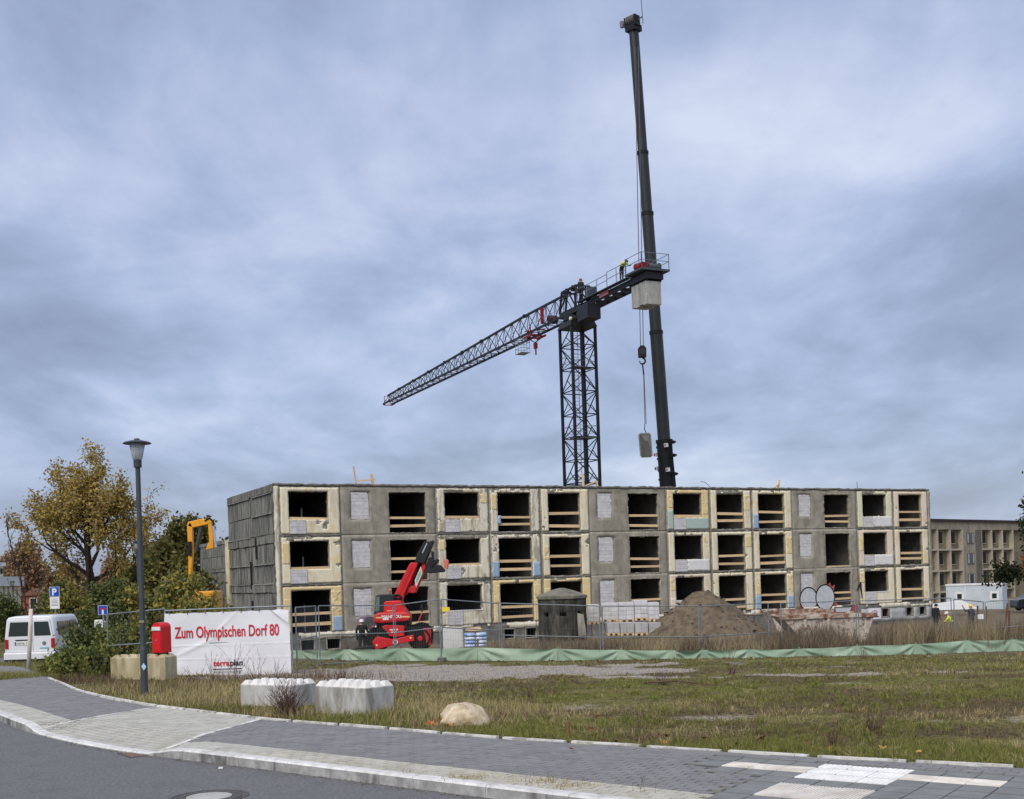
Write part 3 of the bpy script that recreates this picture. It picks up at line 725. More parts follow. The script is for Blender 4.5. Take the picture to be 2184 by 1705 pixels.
# inside: floors, cross walls, back wall, roof deck
for z in FZ: MB().box(.27, 49.3, .29, 10.3, z-.2, z-.02).build('floor_slab', inner, bld)
MB().box(.02, 49.6, .36, 10.5, 7.36, 7.62).build('roof_deck', con_d, bld)
MB().box(.02, 49.6, 10.32, 10.55, -3, 7.62).build('rear_wall', con_d, bld)
MB().box(49.36, 49.62, .27, 10.3, -3, 7.6).build('end_wall', con_d, bld)
for bi in range(len(BAY)-1):
    x = (BAY[bi][2]+BAY[bi+1][1])/2; MB().box(x-.09, x+.09, .3, 10.3, -2.8, 7.34).build('cross_wall', inner, bld)
for x in (6.3, 22.7, 39.1): MB().box(x-.08, x+.08, .3, 10.3, -2.8, 7.34).build('cross_wall', inner, bld)
# gable end: rows of tall formed concrete panels on a backing wall
MB().box(-.02, .2, .28, 10.6, -3, 7.55).build('gable_wall', con_d, bld)
gab = MT('gable_concrete', [(.30, S((66, 66, 63))), (.45, S((106, 106, 101))), (.57, S((140, 139, 131))), (.72, S((76, 76, 73)))], scale=1.6, rough=.95, bump=.5, bscale=22, detail=9, stretch=(2.6, 2.6, .4), rnd=.16, stain=S((60, 60, 58)), stainamt=.5)
rg = np.random.default_rng(5)
rows_ = [(7.28, 7.68), (6.12, 7.2), (4.95, 6.06), (4.42, 4.88), (3.3, 4.36), (2.2, 3.24), (1.68, 2.12), (.5, 1.62), (-.6, .44), (-1.2, -.66), (-2.4, -1.25)]
for k, (z0, z1) in enumerate(rows_):
    b = .26
    while b < 10.5:
        w_ = rg.uniform(.55, 1.15); w_ = min(w_, 10.58-b)
        if 10.58-b-w_ < .3: w_ = 10.58-b
        x = -.06-abs(rg.normal(0, .018))-(.05 if k in (0, 3, 6) else 0)
        o = gp('gable_panel', gab, bld, 0, 1, 0, 1, [], 0, 0, 1, 0, 0) if False else MB().box(x, -.018, b+.004, b+w_-.004, z0+rg.normal(0, .012), z1+rg.normal(0, .012)).build('gable_panel', gab, bld)
        b += w_
    if k in (1, 4, 7): pass
for z in (7.22, 6.09, 4.91, 3.27, 2.15, .47):
    for b0, b1 in ((.4, 4.6), (5.2, 10.5)):
        if rg.random() < .85: MB().hexa([(-.17, b0, z-.03), (-.02, b0, z-.03), (-.02, b1, z-.03), (-.17, b1, z-.03), (-.13, b0, z+.035), (-.02, b0, z+.05), (-.02, b1, z+.05), (-.13, b1, z+.035)]).build('ledge', gab, bld)
for b0, z0, z1 in ((3.7, 3.6, 4.85), (5.0, 1.9, 3.5), (4.9, .2, 1.2)): MB().box(-.2, -.1, b0, b0+.06, z0, z1).build('slot_edge', MT('slot_dark', S((40, 40, 40))), bld)
# posts seen standing in the left rooms
for fl, a in ((0, 1.95), (1, 1.95), (2, 1.95)): MB().box(a-.04, a+.04, 1.5, 1.58, FZ[fl]-.01, FZ[fl]+1.55).build('prop', MT('steel_prop', S((150, 150, 150)), rough=.6), bld)
# graffiti on the third stairwell wall and plinth
gsil = MT('graffiti_silver', [(.3, S((176, 182, 186))), (.7, S((200, 204, 207)))], scale=3, rough=.7); gblk = MT('graffiti_black', S((34, 28, 34)), rough=.8); gred = MT('graffiti_red', [(.35, S((142, 62, 62))), (.6, S((168, 92, 86)))], scale=4, rough=.8)
def flat(name, poly, b, mat, parent):
    mb = MB().prism(poly, b, b+.003); return mb.build(name, mat, parent)
def blob(cx, cz, rx, rz, tail=None, n=40, grow=0.):
    P = []
    for k in range(n):
        t = 2*math.pi*k/n; P.append((cx+(rx+grow)*math.cos(t), cz+(rz+grow)*math.sin(t)))
    return P
def bub(cx, cz, r, g):   # round letter with a tail running down to the left
    P = []
    for k in range(33):
        t = math.radians(-62+k*(312-0)/32*.98); P.append((cx+(r*.95+g)*math.cos(t), cz+(r*1.0+g)*math.sin(t)))
    P += [(cx-.02-g, cz-r-.55-g), (cx+.34+g, cz-r-.62-g)]
    return P
gr = thing('graffiti', 'silver and black bubble letters with red flames sprayed on stairwell wall', 'graffiti', bld.location, BTH)
red = [(37.0, -1.25), (36.95, -.4), (37.1, .3), (37.5, .62), (38.6, .45), (39.0, .85), (39.2, .72), (39.35, 1.2), (39.5, .85), (39.75, 1.05), (39.85, .75), (40.2, .85), (40.05, .4), (40.1, -.3), (40.9, -.85), (41.9, -.72), (42.25, -.5), (42.2, -.95), (41.5, -1.35), (40.6, -1.55), (39.5, -1.3), (38.2, -1.35)]
flat('flames', red, -.010, gred, gr)
for cx, cz, r in ((37.75, -.1, .78), (39.25, -.02, .85)):
    flat('letter_outline', bub(cx, cz, r, .10), -.015 if cx < 38 else -.021, gblk, gr); flat('letter_fill', bub(cx, cz, r, 0), -.018 if cx < 38 else -.024, gsil, gr)
flat('letter_outline', [(40.15, -1.35), (40.05, -.72), (41.75, -.75), (41.55, -1.15), (41.0, -1.5)], -.026, gblk, gr); flat('letter_fill', [(40.22, -1.28), (40.13, -.79), (41.66, -.81), (41.48, -1.1), (40.97, -1.42)], -.029, gsil, gr)
flat('stroke', [(42.15, .35), (42.5, 1.0), (42.62, .95), (42.7, -.2), (42.6, -.2), (42.48, .7), (42.25, .32)], -.073, gblk, gr)
gr2 = thing('graffiti', 'dark grey and violet graffiti on the wall behind the red telehandler', 'graffiti', bld.location, BTH)
flat('dark_fill', [(4.75, .05), (5.2, .12), (6.4, .05), (6.6, -.9), (6.3, -1.5), (5.3, -1.55), (4.9, -1.0)], -.010, MT('graffiti_grey', [(.3, S((70, 70, 72))), (.7, S((96, 96, 98)))], scale=3), gr2)
vio = MT('graffiti_violet', S((150, 118, 160)), rough=.8)
flat('stroke', [(4.6, -.1), (4.75, .12), (5.15, .12), (4.85, -.15), (4.95, -.65), (4.8, -.7)], -.015, vio, gr2); flat('stroke', [(5.5, .1), (5.7, .1), (5.98, -.7), (5.95, -1.1)], -.015, vio, gr2); flat('stroke', [(6.05, .1), (6.3, .1), (6.12, -.6), (6.02, -1.05)], -.015, vio, gr2)
# notices on the right plinth
paper = MT('paper', S((232, 232, 236)), rough=.7); pink_ = MT('orange_spray', S((232, 120, 84)), rough=.8)
nb_ = thing('notice_board', 'white notice with dark line on the plinth beside cellar window', 'sign', bld.location, BTH)
MB().box(43.2, 44.42, -.03, -.012, -1.75, -.95).build('plate', paper, nb_); MB().box(43.45, 44.2, -.036, -.031, -1.62, -1.52).build('line', gblk, nb_)
flat('emblem', [(43.5, -1.3), (43.6, -1.15), (43.85, -1.08), (44.1, -1.16), (44.18, -1.3), (44.0, -1.22), (43.85, -1.19), (43.65, -1.22)], -.036, MT('emblem_pink', S((190, 150, 156))), nb_)
tag(MB().box(42.62, 43.06, -.03, -.012, -1.62, -1.35).build('notice', paper, None), 'small white notice on the plinth left of the larger notice', 'sign').location = bld.location
bpy.data.objects['notice'].rotation_euler = (0, 0, BTH)
# timber off-cuts and rebar on the roof
def rooftimber(name, label, bars, cat='timber'):
    o = thing(name, label, cat, bld.location, BTH)
    for p, q, w_ in bars: MB().bar(p, q, w_, w_*.6).build('lath', wood, o)
def fpt(u, v, b=1.0):
    r = ray(u, v); g2 = (-math.sin(BTH), math.cos(BTH)); e2 = (math.cos(BTH), math.sin(BTH))
    t = (BO[0]*g2[0]+BO[1]*g2[1]+b)/(r.x*g2[0]+r.y*g2[1]); p = CAM+r*t
    return ((p.x-BO[0])*e2[0]+(p.y-BO[1])*e2[1], b, p.z)
rooftimber('timber_trestle', 'leaning timber laths forming a small frame on the roof, left end', [(fpt(754, 995, 1.2), fpt(760, 1034, 1.2), .11), (fpt(763, 1026, 1.15), fpt(799, 1023, 1.15), .13), (fpt(792, 1012, 1.1), fpt(796, 1034, 1.1), .17)])
rooftimber('timber_trestle', 'timber laths nailed at an angle on the roof below the tower crane', [(fpt(1243, 1010, 1.2), fpt(1244, 1039, 1.2), .14), (fpt(1243, 1039, 1.15), fpt(1272, 1027, 1.15), .12), (fpt(1271, 1024, 1.1), fpt(1274, 1039, 1.1), .15)])
rooftimber('timber_wedge', 'short upright timber wedge on the right half of the roof', [(fpt(1662, 1024, 1.2), fpt(1660, 1042, 1.2), .14), (fpt(1660, 1032, 1.15), fpt(1652, 1041, 1.15), .14)])
for u, v, lab in ((1828, 1028, 'thin upright rebar on the roof near the right end'), (1494, 1027, 'bent thin rebar on the roof right of the telescopic crane')):
    q = fpt(u, v, 1.0); o = MB()
    if u < 1600: o.tube([(q[0]+1.0, 1.0, 7.5), (q[0]+.75, 1.0, q[2]-.35), (q[0]+.4, 1, q[2]-.08), (q[0], 1.0, q[2])], .018, 5)
    else: o.tube([(q[0], 1.0, 7.5), (q[0], 1.0, q[2])], .02, 5)
    r_ = tag(o.build('rebar', MT('rebar', S((70, 66, 64)), rough=.8)), lab, 'rebar'); r_.location = bld.location; r_.rotation_euler = (0, 0, BTH)
# ---------------------------------------------------------------- people
skin_ = S((196, 150, 126))
def person(label, loc, rz, joints, cols, helmet=None, hair=S((60, 46, 38)), hiz=None, group=None):
    """one continuous body; cols: list of (height, colour) bands for clothing, joints override the standing pose (x right, y forward, z up)"""
    t = thing('person', label, 'person', loc, rz, group)
    J = dict(pel=(0, 0, .95), belly=(0, .01, 1.1), chest=(0, .0, 1.33), neck=(0, .0, 1.5), head=(0, .02, 1.61), top=(0, .02, 1.72),
             shl=(-.19, 0, 1.43), ell=(-.25, -.03, 1.15), wrl=(-.24, .08, .92), hal=(-.24, .11, .84),
             shr=(.19, 0, 1.43), elr=(.25, -.03, 1.15), wrr=(.24, .08, .92), har=(.24, .11, .84),
             hil=(-.1, 0, .9), knl=(-.11, .02, .5), anl=(-.11, -.02, .09), tol=(-.13, .16, .035),
             hir=(.1, 0, .9), knr=(.11, .02, .5), anr=(.11, -.02, .09), tor=(.13, .16, .035))
    J.update(joints)
    R = dict(pel=.155, belly=.15, chest=.17, neck=.062, head=.1, top=.075, shl=.085, ell=.06, wrl=.045, hal=.042, shr=.085, elr=.06, wrr=.045, har=.042, hil=.11, knl=.075, anl=.055, tol=.045, hir=.11, knr=.075, anr=.055, tor=.045)
    names = list(J); E_ = [('pel', 'belly'), ('belly', 'chest'), ('chest', 'neck'), ('neck', 'head'), ('head', 'top')]
    for s in 'lr': E_ += [('chest', 'sh'+s), ('sh'+s, 'el'+s), ('el'+s, 'wr'+s), ('wr'+s, 'ha'+s), ('pel', 'hi'+s), ('hi'+s, 'kn'+s), ('kn'+s, 'an'+s), ('an'+s, 'to'+s)]
    V = [J[n] for n in names]; rad = [R[n] for n in names]; ed = [(names.index(a), names.index(b)) for a, b in E_]
    for s in 'lr':
        h = Vector(J['ha'+s]); d = (h-Vector(J['wr'+s])).normalized(); side = d.cross(Vector((0, 1, 0)) if abs(d.y) < .8 else Vector((1, 0, 0))).normalized()
        for k in range(5):
            o_ = side*(.018*(k-2)); ln = (.055, .075, .082, .075, .06)[k]; bend = d.cross(side)*.02*(1 if s == 'l' else -1)
            if k == 0: o_ = side*-.045; ln = .03
            V.append(tuple(h+o_+d*.03)); rad.append(.011); ed.append((names.index('ha'+s), len(V)-1))
            V.append(tuple(h+o_+d*(.03+ln)+bend)); rad.append(.009); ed.append((len(V)-2, len(V)-1))
    me = bpy.data.meshes.new('body'); me.from_pydata(V, ed, [])
    o = bpy.data.objects.new('body', me); COL.objects.link(o); o.parent = t
    sk = o.modifiers.new('skin', 'SKIN'); sk.use_smooth_shade = True
    for k, r in enumerate(rad): me.skin_vertices[0].data[k].radius = (r, r*(.8 if k in (0, 1, 2) else 1))
    me.skin_vertices[0].data[0].use_root = True
    sb = o.modifiers.new('sub', 'SUBSURF'); sb.levels = 1; sb.render_levels = 1
    global nt
    mt, bs = newmat('clothing_'+label[:14].replace(' ', '_'))
    ob = N('ShaderNodeTexCoord').outputs['Object']; s3 = N('ShaderNodeSeparateXYZ'); L(ob, s3.inputs[0])
    zt = MA('ADD', MA('DIVIDE', s3.outputs[2], 2.0), MA('MULTIPLY', MA('SUBTRACT', NOISE(ob, 18, 2), .5), .012))
    c_ = RAMP(zt, [(h/2.0, c) for h, c in cols], 'CONSTANT'); L(c_, bs.inputs['Base Color']); bs.inputs['Roughness'].default_value = .9
    me.materials.append(mt)
    hd, tp = Vector(J['head']), Vector(J['top']); ax_ = (tp-hd).normalized(); rot = ax_.to_track_quat('Z', 'Y').to_matrix().to_4x4()
    Mh = Matrix.Translation(hd) @ rot
    # face, ears
    MB().lathe([(.012, -.02), (.02, -.01), (.014, .02), (.004, .03)], 8).xf(Mh @ Matrix.Translation((0, .105, .0))).build('nose', MT('skin', skin_, rough=.6), t, True)
    for sx in (-1, 1):
        MB().lathe([(.006, -.01), (.02, 0), (.006, .01)], 8, axis='x').xf(Mh @ Matrix.Translation((sx*.1, 0, 0))).build('ear', MT('skin', skin_, rough=.6), t, True)
        MB().lathe([(.003, -.004), (.012, 0), (.003, .004)], 8, axis='y').xf(Mh @ Matrix.Translation((sx*.035, .098, .025))).build('eye', MT('eye', S((40, 34, 30)), rough=.3), t)
    MB().box(-.028, .028, .094, .101, -.058, -.046).xf(Mh).build('mouth', MT('lips', S((150, 92, 84)), rough=.6), t)
    if helmet is not None:
        mb = MB().lathe([(.142, .035), (.138, .05), (.128, .05), (.124, .09), (.105, .135), (.06, .165), (.0, .172)], 16, (0, -.005, 0))
        mb.hexa([(-.09, .10, .035), (.09, .10, .035), (.07, .19, .03), (-.07, .19, .03), (-.09, .10, .05), (.09, .10, .05), (.07, .19, .04), (-.07, .19, .04)])
        mb.xf(Mh).build('helmet', MT('helmet_%d_%d_%d' % tuple(int(x*255) for x in helmet), helmet, rough=.4), t, True)
    else:
        MB().lathe([(.118, -.0), (.122, .04), (.11, .09), (.075, .13), (0, .145)], 14, (0, -.02, 0)).xf(Mh).build('hair', MT('hair_dark', hair, rough=.8), t, True)
    if hiz is not None:
        pass
    return t
BLK = S((30, 30, 32)); NAVY = S((52, 58, 74)); SK_ = skin_
# ---------------------------------------------------------------- tower crane
steel = MT('crane_steel', [(.3, S((11, 13, 16))), (.7, S((20, 23, 28)))], scale=2, rough=.55, spec=.4)
steel2 = MT('crane_steel_grey', [(.3, S((96, 104, 114))), (.7, S((124, 132, 142)))], scale=2, rough=.5)
redm = MT('crane_red', [(.3, S((112, 22, 28))), (.7, S((142, 32, 37)))], scale=2, rough=.5)
JT, JE, JM = at(821, 864, 140.0), at(1374, 597, 84.6), at(1230, 668, 95.0)
jd = Vector((JT.x-JE.x, JT.y-JE.y, 0)).normalized(); JZ = 23.45
base = Vector((JM.x, JM.y, -2.0)); jang = math.atan2(jd.y, jd.x)
tcn = thing('tower_crane', 'black lattice tower crane with long flat jib behind the building', 'crane', base, jang)
H = JZ+2.0-.30          # mast height to the slewing ring
MS = 1.06
for sx in (-1, 1):
    for sy in (-1, 1): MB().box(sx*MS-.10, sx*MS+.10, sy*MS-.10, sy*MS+.10, 0, H-.9).build('mast_leg', steel, tcn)
br = MB(); zs = np.arange(0.4, H-1.0, 1.86)
cor = [(-MS, -MS), (MS, -MS), (MS, MS), (-MS, MS)]
for k, z in enumerate(zs):
    for i in range(4):
        a, b = cor[i], cor[(i+1) % 4]
        br.bar((*a, z), (*b, z), .07)
        z2 = min(z+1.86, H-1.0); m_ = ((a[0]+b[0])/2, (a[1]+b[1])/2)
        p, q = (a, b) if (k+i) % 2 == 0 else (b, a)
        br.bar((*p, z), (*q, z2), .065); br.bar((*q, z), (m_[0], m_[1], (z+z2)/2), .05)
br.build('mast_bracing', steel, tcn)
# ladder column and rest platforms inside the mast
ld = MB(); ld.bar((.25, .28, .5), (.25, .28, H-1), .035); ld.bar((.25, -.12, .5), (.25, -.12, H-1), .035)
for z in np.arange(.6, H-1, .3): ld.bar((.25, .28, z), (.25, -.12, z), .025)
ld.build('ladder', steel2, tcn)
MB().box(-.3, -.14, -.3, -.14, .3, H-1).build('cable_duct', MT('duct', S((46, 54, 62)), rough=.6), tcn)
for z in (2.4, 8.6, 11.0, 15.2, 20.9):
    MB().box(-.95, .1, -.95, .95, z, z+.06).build('rest_platform', steel2, tcn)
    rl = MB()
    for zz_ in (.5, 1.0):
        for i in range(4): rl.bar((cor[i][0]*.93, cor[i][1]*.93, z+zz_), (cor[(i+1) % 4][0]*.93, cor[(i+1) % 4][1]*.93, z+zz_), .028)
    rl.build('platform_rail', steel2, tcn)
MB().hexa([(-MS-.15, -MS-.15, H-.95), (MS+.15, -MS-.15, H-.95), (MS+.15, MS+.15, H-.95), (-MS-.15, MS+.15, H-.95), (-1.0, -1.0, H-.35), (1.0, -1.0, H-.35), (1.0, 1.0, H-.35), (-1.0, 1.0, H-.35)]).build('mast_head', steel, tcn)
MB().lathe([(1.12, H-.36), (1.12, H-.12), (.95, H-.12), (.95, H+.1)], 28).build('slewing_ring', steel, tcn)
zj = JZ+2.0                # local height of the lower chord plane
MB().box(-2.2, 1.6, -.8, .8, H+.08, zj+.26).build('slewing_platform', steel, tcn, bevel=.03)
# jib
JL = (Vector((JT.x, JT.y))-Vector((JM.x, JM.y))).length; hw = .62
def jz(x): return 1.95+(1.0-1.95)*(min(max((x-10)/(JL-10), 0), 1))
for s in (-1, 1): MB().bar((1.2, s*hw, zj), (JL, s*hw*.85, zj), .15, .17).build('lower_chord', steel, tcn)
up = [(1.0, 0, zj+1.95)]+[(x, 0, zj+jz(x)) for x in (10, 20, 30, 40, JL-.3)]
for p, q in zip(up[:-1], up[1:]): MB().bar(p, q, .17, .17).build('upper_chord', steel, tcn)
lat = MB(); n_ = 27
for k in range(n_):
    x0 = 1.2+(JL-1.5)*k/n_; x1 = 1.2+(JL-1.5)*(k+1)/n_; xm = (x0+x1)/2
    for s in (-1, 1):
        lat.bar((x0, s*hw, zj), (xm, 0, zj+jz(xm)), .05); lat.bar((xm, 0, zj+jz(xm)), (x1, s*hw, zj), .05)
    lat.bar((x0, -hw, zj), (x0, hw, zj), .055); lat.bar((x0, -hw if k % 2 else hw, zj), (x1, hw if k % 2 else -hw, zj), .05)
lat.build('jib_lattice', steel, tcn)
MB().bar((1.5, .45, zj+.1), (JL-1, .42, zj+.1), .3, .04).build('jib_walkway', MT('grating', S((60, 66, 72)), rough=.7), tcn)
rl = MB(); rl.bar((1.5, hw, zj+.7), (JL-2, hw*.7, zj+.5), .02); rl.build('jib_rope', steel2, tcn)
for x in (10, 20, 25, 30, 35, 40, 45): MB().box(x-.16, x+.16, -.14, .14, zj+jz(x)-.12, zj+jz(x)+.14).build('chord_joint', steel, tcn)
tip = MB(); tip.bar((JL, -.35, zj-.1), (JL, -.35, zj+.95), .06); tip.bar((JL, .35, zj-.1), (JL, .35, zj+.95), .06); tip.bar((JL, -.35, zj+.95), (JL, .35, zj+.95), .05); tip.bar((JL, -.35, zj+.4), (JL, .35, zj+.4), .05); tip.bar((JL, -.5, zj-.1), (JL, .5, zj-.1), .09); tip.bar((JL-1.2, -.5, zj-.14), (JL, -.5, zj-.14), .08)
tip.build('jib_tip', redm, tcn)
# trolley with basket and hook block near the mast
tr = MB(); tr.box(7.2, 8.9, -.72, -.6, zj-.36, zj-.2); tr.box(7.2, 8.9, .6, .72, zj-.36, zj-.2); tr.bar((7.5, -.6, zj-.3), (7.5, .6, zj-.3), .12); tr.bar((8.5, -.6, zj-.3), (8.5, .6, zj-.3), .12); tr.bar((7.5, -.6, zj-.3), (8.0, 0, zj-.8), .08); tr.bar((8.5, .6, zj-.3), (8.0, 0, zj-.8), .08); tr.bar((7.3, -.7, zj+.3), (8.6, .7, zj+.25), .09); tr.bar((7.4, .7, zj-.2), (7.4, .7, zj+.5), .08); tr.bar((8.8, -.7, zj-.2), (8.8, -.7, zj+.45), .08)
tr.build('trolley', redm, tcn)
bk = MB()
for z in (-1.5, -1.1, -.6):
    for a, b in (((8.9, .1), (10.1, .1)), ((10.1, .1), (10.1, .95)), ((10.1, .95), (8.9, .95)), ((8.9, .95), (8.9, .1))): bk.bar((*a, zj+z), (*b, zj+z), .035)
for x in (8.9, 9.5, 10.1):
    for y in (.1, .95): bk.bar((x, y, zj-1.5), (x, y, zj-.2), .035)
bk.box(8.9, 10.1, .1, .95, zj-1.54, zj-1.49); bk.build('trolley_basket', MT('galvanised', S((150, 156, 162)), rough=.45, metal=.4), tcn)
hk = MB(); hk.box(7.75, 8.1, -.12, .12, zj-1.35, zj-.85); hk.bar((7.9, 0, zj-1.9), (7.9, 0, zj-1.4), .1); 
hk.build('hook_block', redm, tcn)
MB().box(5.25, 5.45, .4, .65, zj+.25, zj+1.6).build('warning_panel', redm, tcn); MB().lathe([(.3, -.4), (.34, -.3), (.34, .3), (.3, .4)], 14, (4.4, 0, zj+.45), 'y').build('trolley_winch', MT('winch_dark', S((58, 36, 40)), rough=.6), tcn)
# head frame over the mast
hd_ = MB()
for y in (-.8, .8):
    for x in (-1.3, .4, 1.5): hd_.bar((x, y, zj+.2), (x*.92, y*.75, zj+1.95), .14)
    hd_.bar((-1.2, y*.75, zj+1.95), (1.4, y*.75, zj+1.95), .16); hd_.bar((-1.3, y, zj+.3), (.4, y*.75, zj+1.95), .09); hd_.bar((1.5, y, zj+.3), (.3, y*.75, zj+1.9), .09); hd_.bar((-1.3, y, zj+1.3), (1.5, y, zj+1.3), .07)
for x in (-1.2, 0, 1.4): hd_.bar((x, -.6, zj+1.95), (x, .6, zj+1.95), .14)
hd_.build('head_frame', steel, tcn)
for x in (-1.1, .1, 1.2): MB().lathe([(.05, -.1), (.26, -.1), (.22, 0), (.26, .1), (.05, .1)], 16, (x, .2, zj+2.05), 'y').build('sheave', steel, tcn)
# counter jib
CJ = (Vector((JE.x, JE.y))-Vector((JM.x, JM.y))).length
for s in (-1, 1): MB().bar((-1.0, s*.62, zj+.05), (-CJ-.6, s*.62, zj+.08), .18, .38).build('counter_beam', steel, tcn)
cb = MB()
for k in range(8): x = -1.6-k*1.3; cb.bar((x, -.6, zj), (x, .6, zj), .14, .2); cb.bar((x, -.55, zj), (x-1.3, .55, zj), .07)
cb.build('cross_beam', steel, tcn)
deckm = MT('deck_grating', S((70, 78, 84)), rough=.7)
for s in (-1, 1): MB().box(-CJ+1.3, -2.0, s*.86-.22, s*.86+.22, zj+.32, zj+.37).build('walkway', deckm, tcn)
MB().box(-CJ-1.1, -CJ+1.3, -1.2, 1.2, zj+.38, zj+.52).build('winch_deck', deckm, tcn)
MB().box(-CJ-.9, -CJ+1.2, -.75, .75, zj-.2, zj+.3).build('winch_subframe', steel, tcn)
def rail(pts, h=1.05, name='railing'):
    r = MB()
    for p, q in zip(pts[:-1], pts[1:]):
        p, q = Vector(p), Vector(q); n = max(1, int((q-p).length/1.3))
        for z in (h*.52, h): r.bar(p+Vector((0, 0, z)), q+Vector((0, 0, z)), .036)
        for k in range(n+1): a = p+(q-p)*k/n; r.bar(a, a+Vector((0, 0, h)), .038)
    r.build(name, steel2, tcn)
zd = zj+.52
rail([(-CJ+1.25, 1.15, zd), (-CJ-1.05, 1.15, zd), (-CJ-1.05, -1.15, zd), (-CJ+1.25, -1.15, zd)], 1.1)
rail([(-CJ+4.2, 1.06, zj+.37), (-CJ+1.3, 1.06, zj+.37)], 1.1); rail([(-CJ+4.2, -1.06, zj+.37), (-CJ+1.3, -1.06, zj+.37)], 1.1)
rail([(-CJ+4.2, 1.06, zj+.37), (-2.2, 1.06, zj+.37)], .95); rail([(-CJ+4.2, -1.06, zj+.37), (-2.2, -1.06, zj+.37)], .95)
MB().box(-CJ-.3, -CJ+.45, .1, .65, zd, zd+.65).build('winch_gearbox', redm, tcn, bevel=.05)
MB().lathe([(.2, .66), (.28, .72), (.28, .85), (.2, 1.05)], 16, (-CJ+.05, 0, zd+.3), 'y').build('winch_motor', redm, tcn, True)
MB().lathe([(.36, -1.0), (.36, -.93), (.27, -.93), (.27, .0), (.36, .0), (.36, .06)], 20, (-CJ+.05, 0, zd+.38), 'y').build('winch_drum', MT('drum', S((70, 78, 78)), rough=.5), tcn)
cwm = MT('counterweight_concrete', [(.3, S((150, 150, 145))), (.7, S((184, 184, 178)))], scale=1.2, rough=.9, bump=.3, bscale=20, rnd=.08, stain=S((120, 120, 114)), stainamt=.5)
for k in range(4):
    x = -CJ-.75+k*.54; lo = zj-2.0+(.08 if k % 2 else 0)
    MB().box(x, x+.5, -.62, .62, lo, zj-.32).build('counterweight', cwm, tcn, bevel=.02)
cf = MB()
for y in (-.9, .9): cf.bar((-CJ-.8, y*.65, zj-.32), (-CJ+.1, y*.65, zj+.3), .08); cf.bar((-CJ+1.2, y*.65, zj-.32), (-CJ+.1, y*.65, zj+.3), .08); cf.bar((-CJ-.85, y*.65, zj-.28), (-CJ+1.4, y*.65, zj-.28), .08)
cf.build('counterweight_frame', steel, tcn)
MB().box(-4.6, -2.9, .3, 1.5, zj-1.45, zj-.25).build('switch_cabinet', MT('cabinet', S((28, 33, 40)), rough=.55), tcn, bevel=.04)
MB().box(-2.6, -1.2, -.6, .7, zj-.6, zj-.22).build('counter_housing', steel, tcn, bevel=.04)
MB().box(-3.4, -2.6, -.1, .6, zj+.36, zj+1.35).build('control_box', MT('cabinet2', S((58, 66, 74)), rough=.55), tcn, bevel=.03)
MB().box(-6.7, -5.3, .74, .78, zj-.05, zj+.35).build('name_plate', MT('faded_red_plate', S((196, 120, 124)), rough=.6), tcn)
MB().lathe([(.0, 1.0), (.14, 1.0), (.14, 1.12), (.0, 1.14)], 12, (-1.2, .15, zj-.75), 'y').build('lamp', MT('pale_lamp', S((220, 216, 190)), rough=.3), tcn)
# which side faces us: the counter jib side towards the camera is local +y or -y
mw = Matrix.Translation(base) @ Matrix.Rotation(jang, 4, 'Z')
nearY = 1 if (mw @ Vector((0, 1, 0))).x < (mw @ Vector((0, -1, 0))).x else -1
p = mw @ Vector((-CJ+2.3, .86*nearY, zj+.37))
person('worker in yellow hi-vis top bending at the railing of the tower crane', p, jang+math.radians(100), dict(belly=(0, .08, 1.08), chest=(0, .28, 1.22), neck=(0, .44, 1.28), head=(0, .55, 1.3), top=(0, .65, 1.33), shl=(-.19, .36, 1.27), shr=(.19, .36, 1.27), ell=(-.24, .5, 1.05), wrl=(-.2, .7, 1.0), hal=(-.2, .78, 1.0), elr=(.24, .55, 1.1), wrr=(.2, .75, 1.1), har=(.2, .83, 1.12)),
       [(0, S((40, 40, 42))), (1.03, S((196, 214, 60)))], helmet=S((60, 60, 60)))
p = mw @ Vector((-2.5, .86*nearY, zj+.37))
person('dark clothed worker standing beside the head frame of the tower crane', p, jang+math.radians(30), {}, [(0, S((26, 27, 30))), (1.5, SK_)], helmet=S((120, 70, 66)))
# ---------------------------------------------------------------- telescopic mobile crane
boomm = MT('boom_dark', [(.3, S((26, 30, 30))), (.7, S((38, 42, 42)))], scale=.6, rough=.45, spec=.5)
blackm = MT('crane_black', S((16, 17, 19)), rough=.6)
B0, B1 = at(1424, 1040, 101.0), at(1351, 58, 99.0)
bd = (B1-B0).normalized(); foot = B0-bd*7.5
mc = thing('telescopic_crane', 'dark telescopic mobile crane with tall boom rising behind the building', 'crane', (foot.x, foot.y, -2.0))
Q = Matrix.Translation(foot-Vector((foot.x, foot.y, -2.0))) @ bd.to_track_quat('Z', 'Y').to_matrix().to_4x4()
def on_boom(u, v):   # distance from the foot along the boom for a picture row
    lo, hi = 0., 80.
    for _ in range(50):
        mid_ = (lo+hi)/2; P = foot+bd*mid_-CAM; vv = CYU-FU*P.dot(UP)/P.dot(FWD)
        if vv > v: lo = mid_
        else: hi = mid_
    return lo
cuts = [0, on_boom(0, 938), on_boom(0, 706), on_boom(0, 453), on_boom(0, 323), on_boom(0, 62)]
wd = [1.28, 1.04, .95, .86, .78]
for k in range(5):
    w_ = wd[k]/2; n = 14
    prof = [(w_*math.cos(2*math.pi*i/n+.2)*(1.0), w_*math.sin(2*math.pi*i/n+.2)*1.15) for i in range(n)]
    MB().prismz(prof, cuts[k]-(.5 if k else 0), cuts[k+1]).xf(Q).build('boom_section', blackm if k == 0 else boomm, mc, 'auto')
    if k < 4:
        prof2 = [(x*1.09, y*1.09) for x, y in prof]; MB().prismz(prof2, cuts[k+1]-.28, cuts[k+1]).xf(Q).build('boom_collar', blackm, mc)
w_ = wd[0]/2
ft = MB()
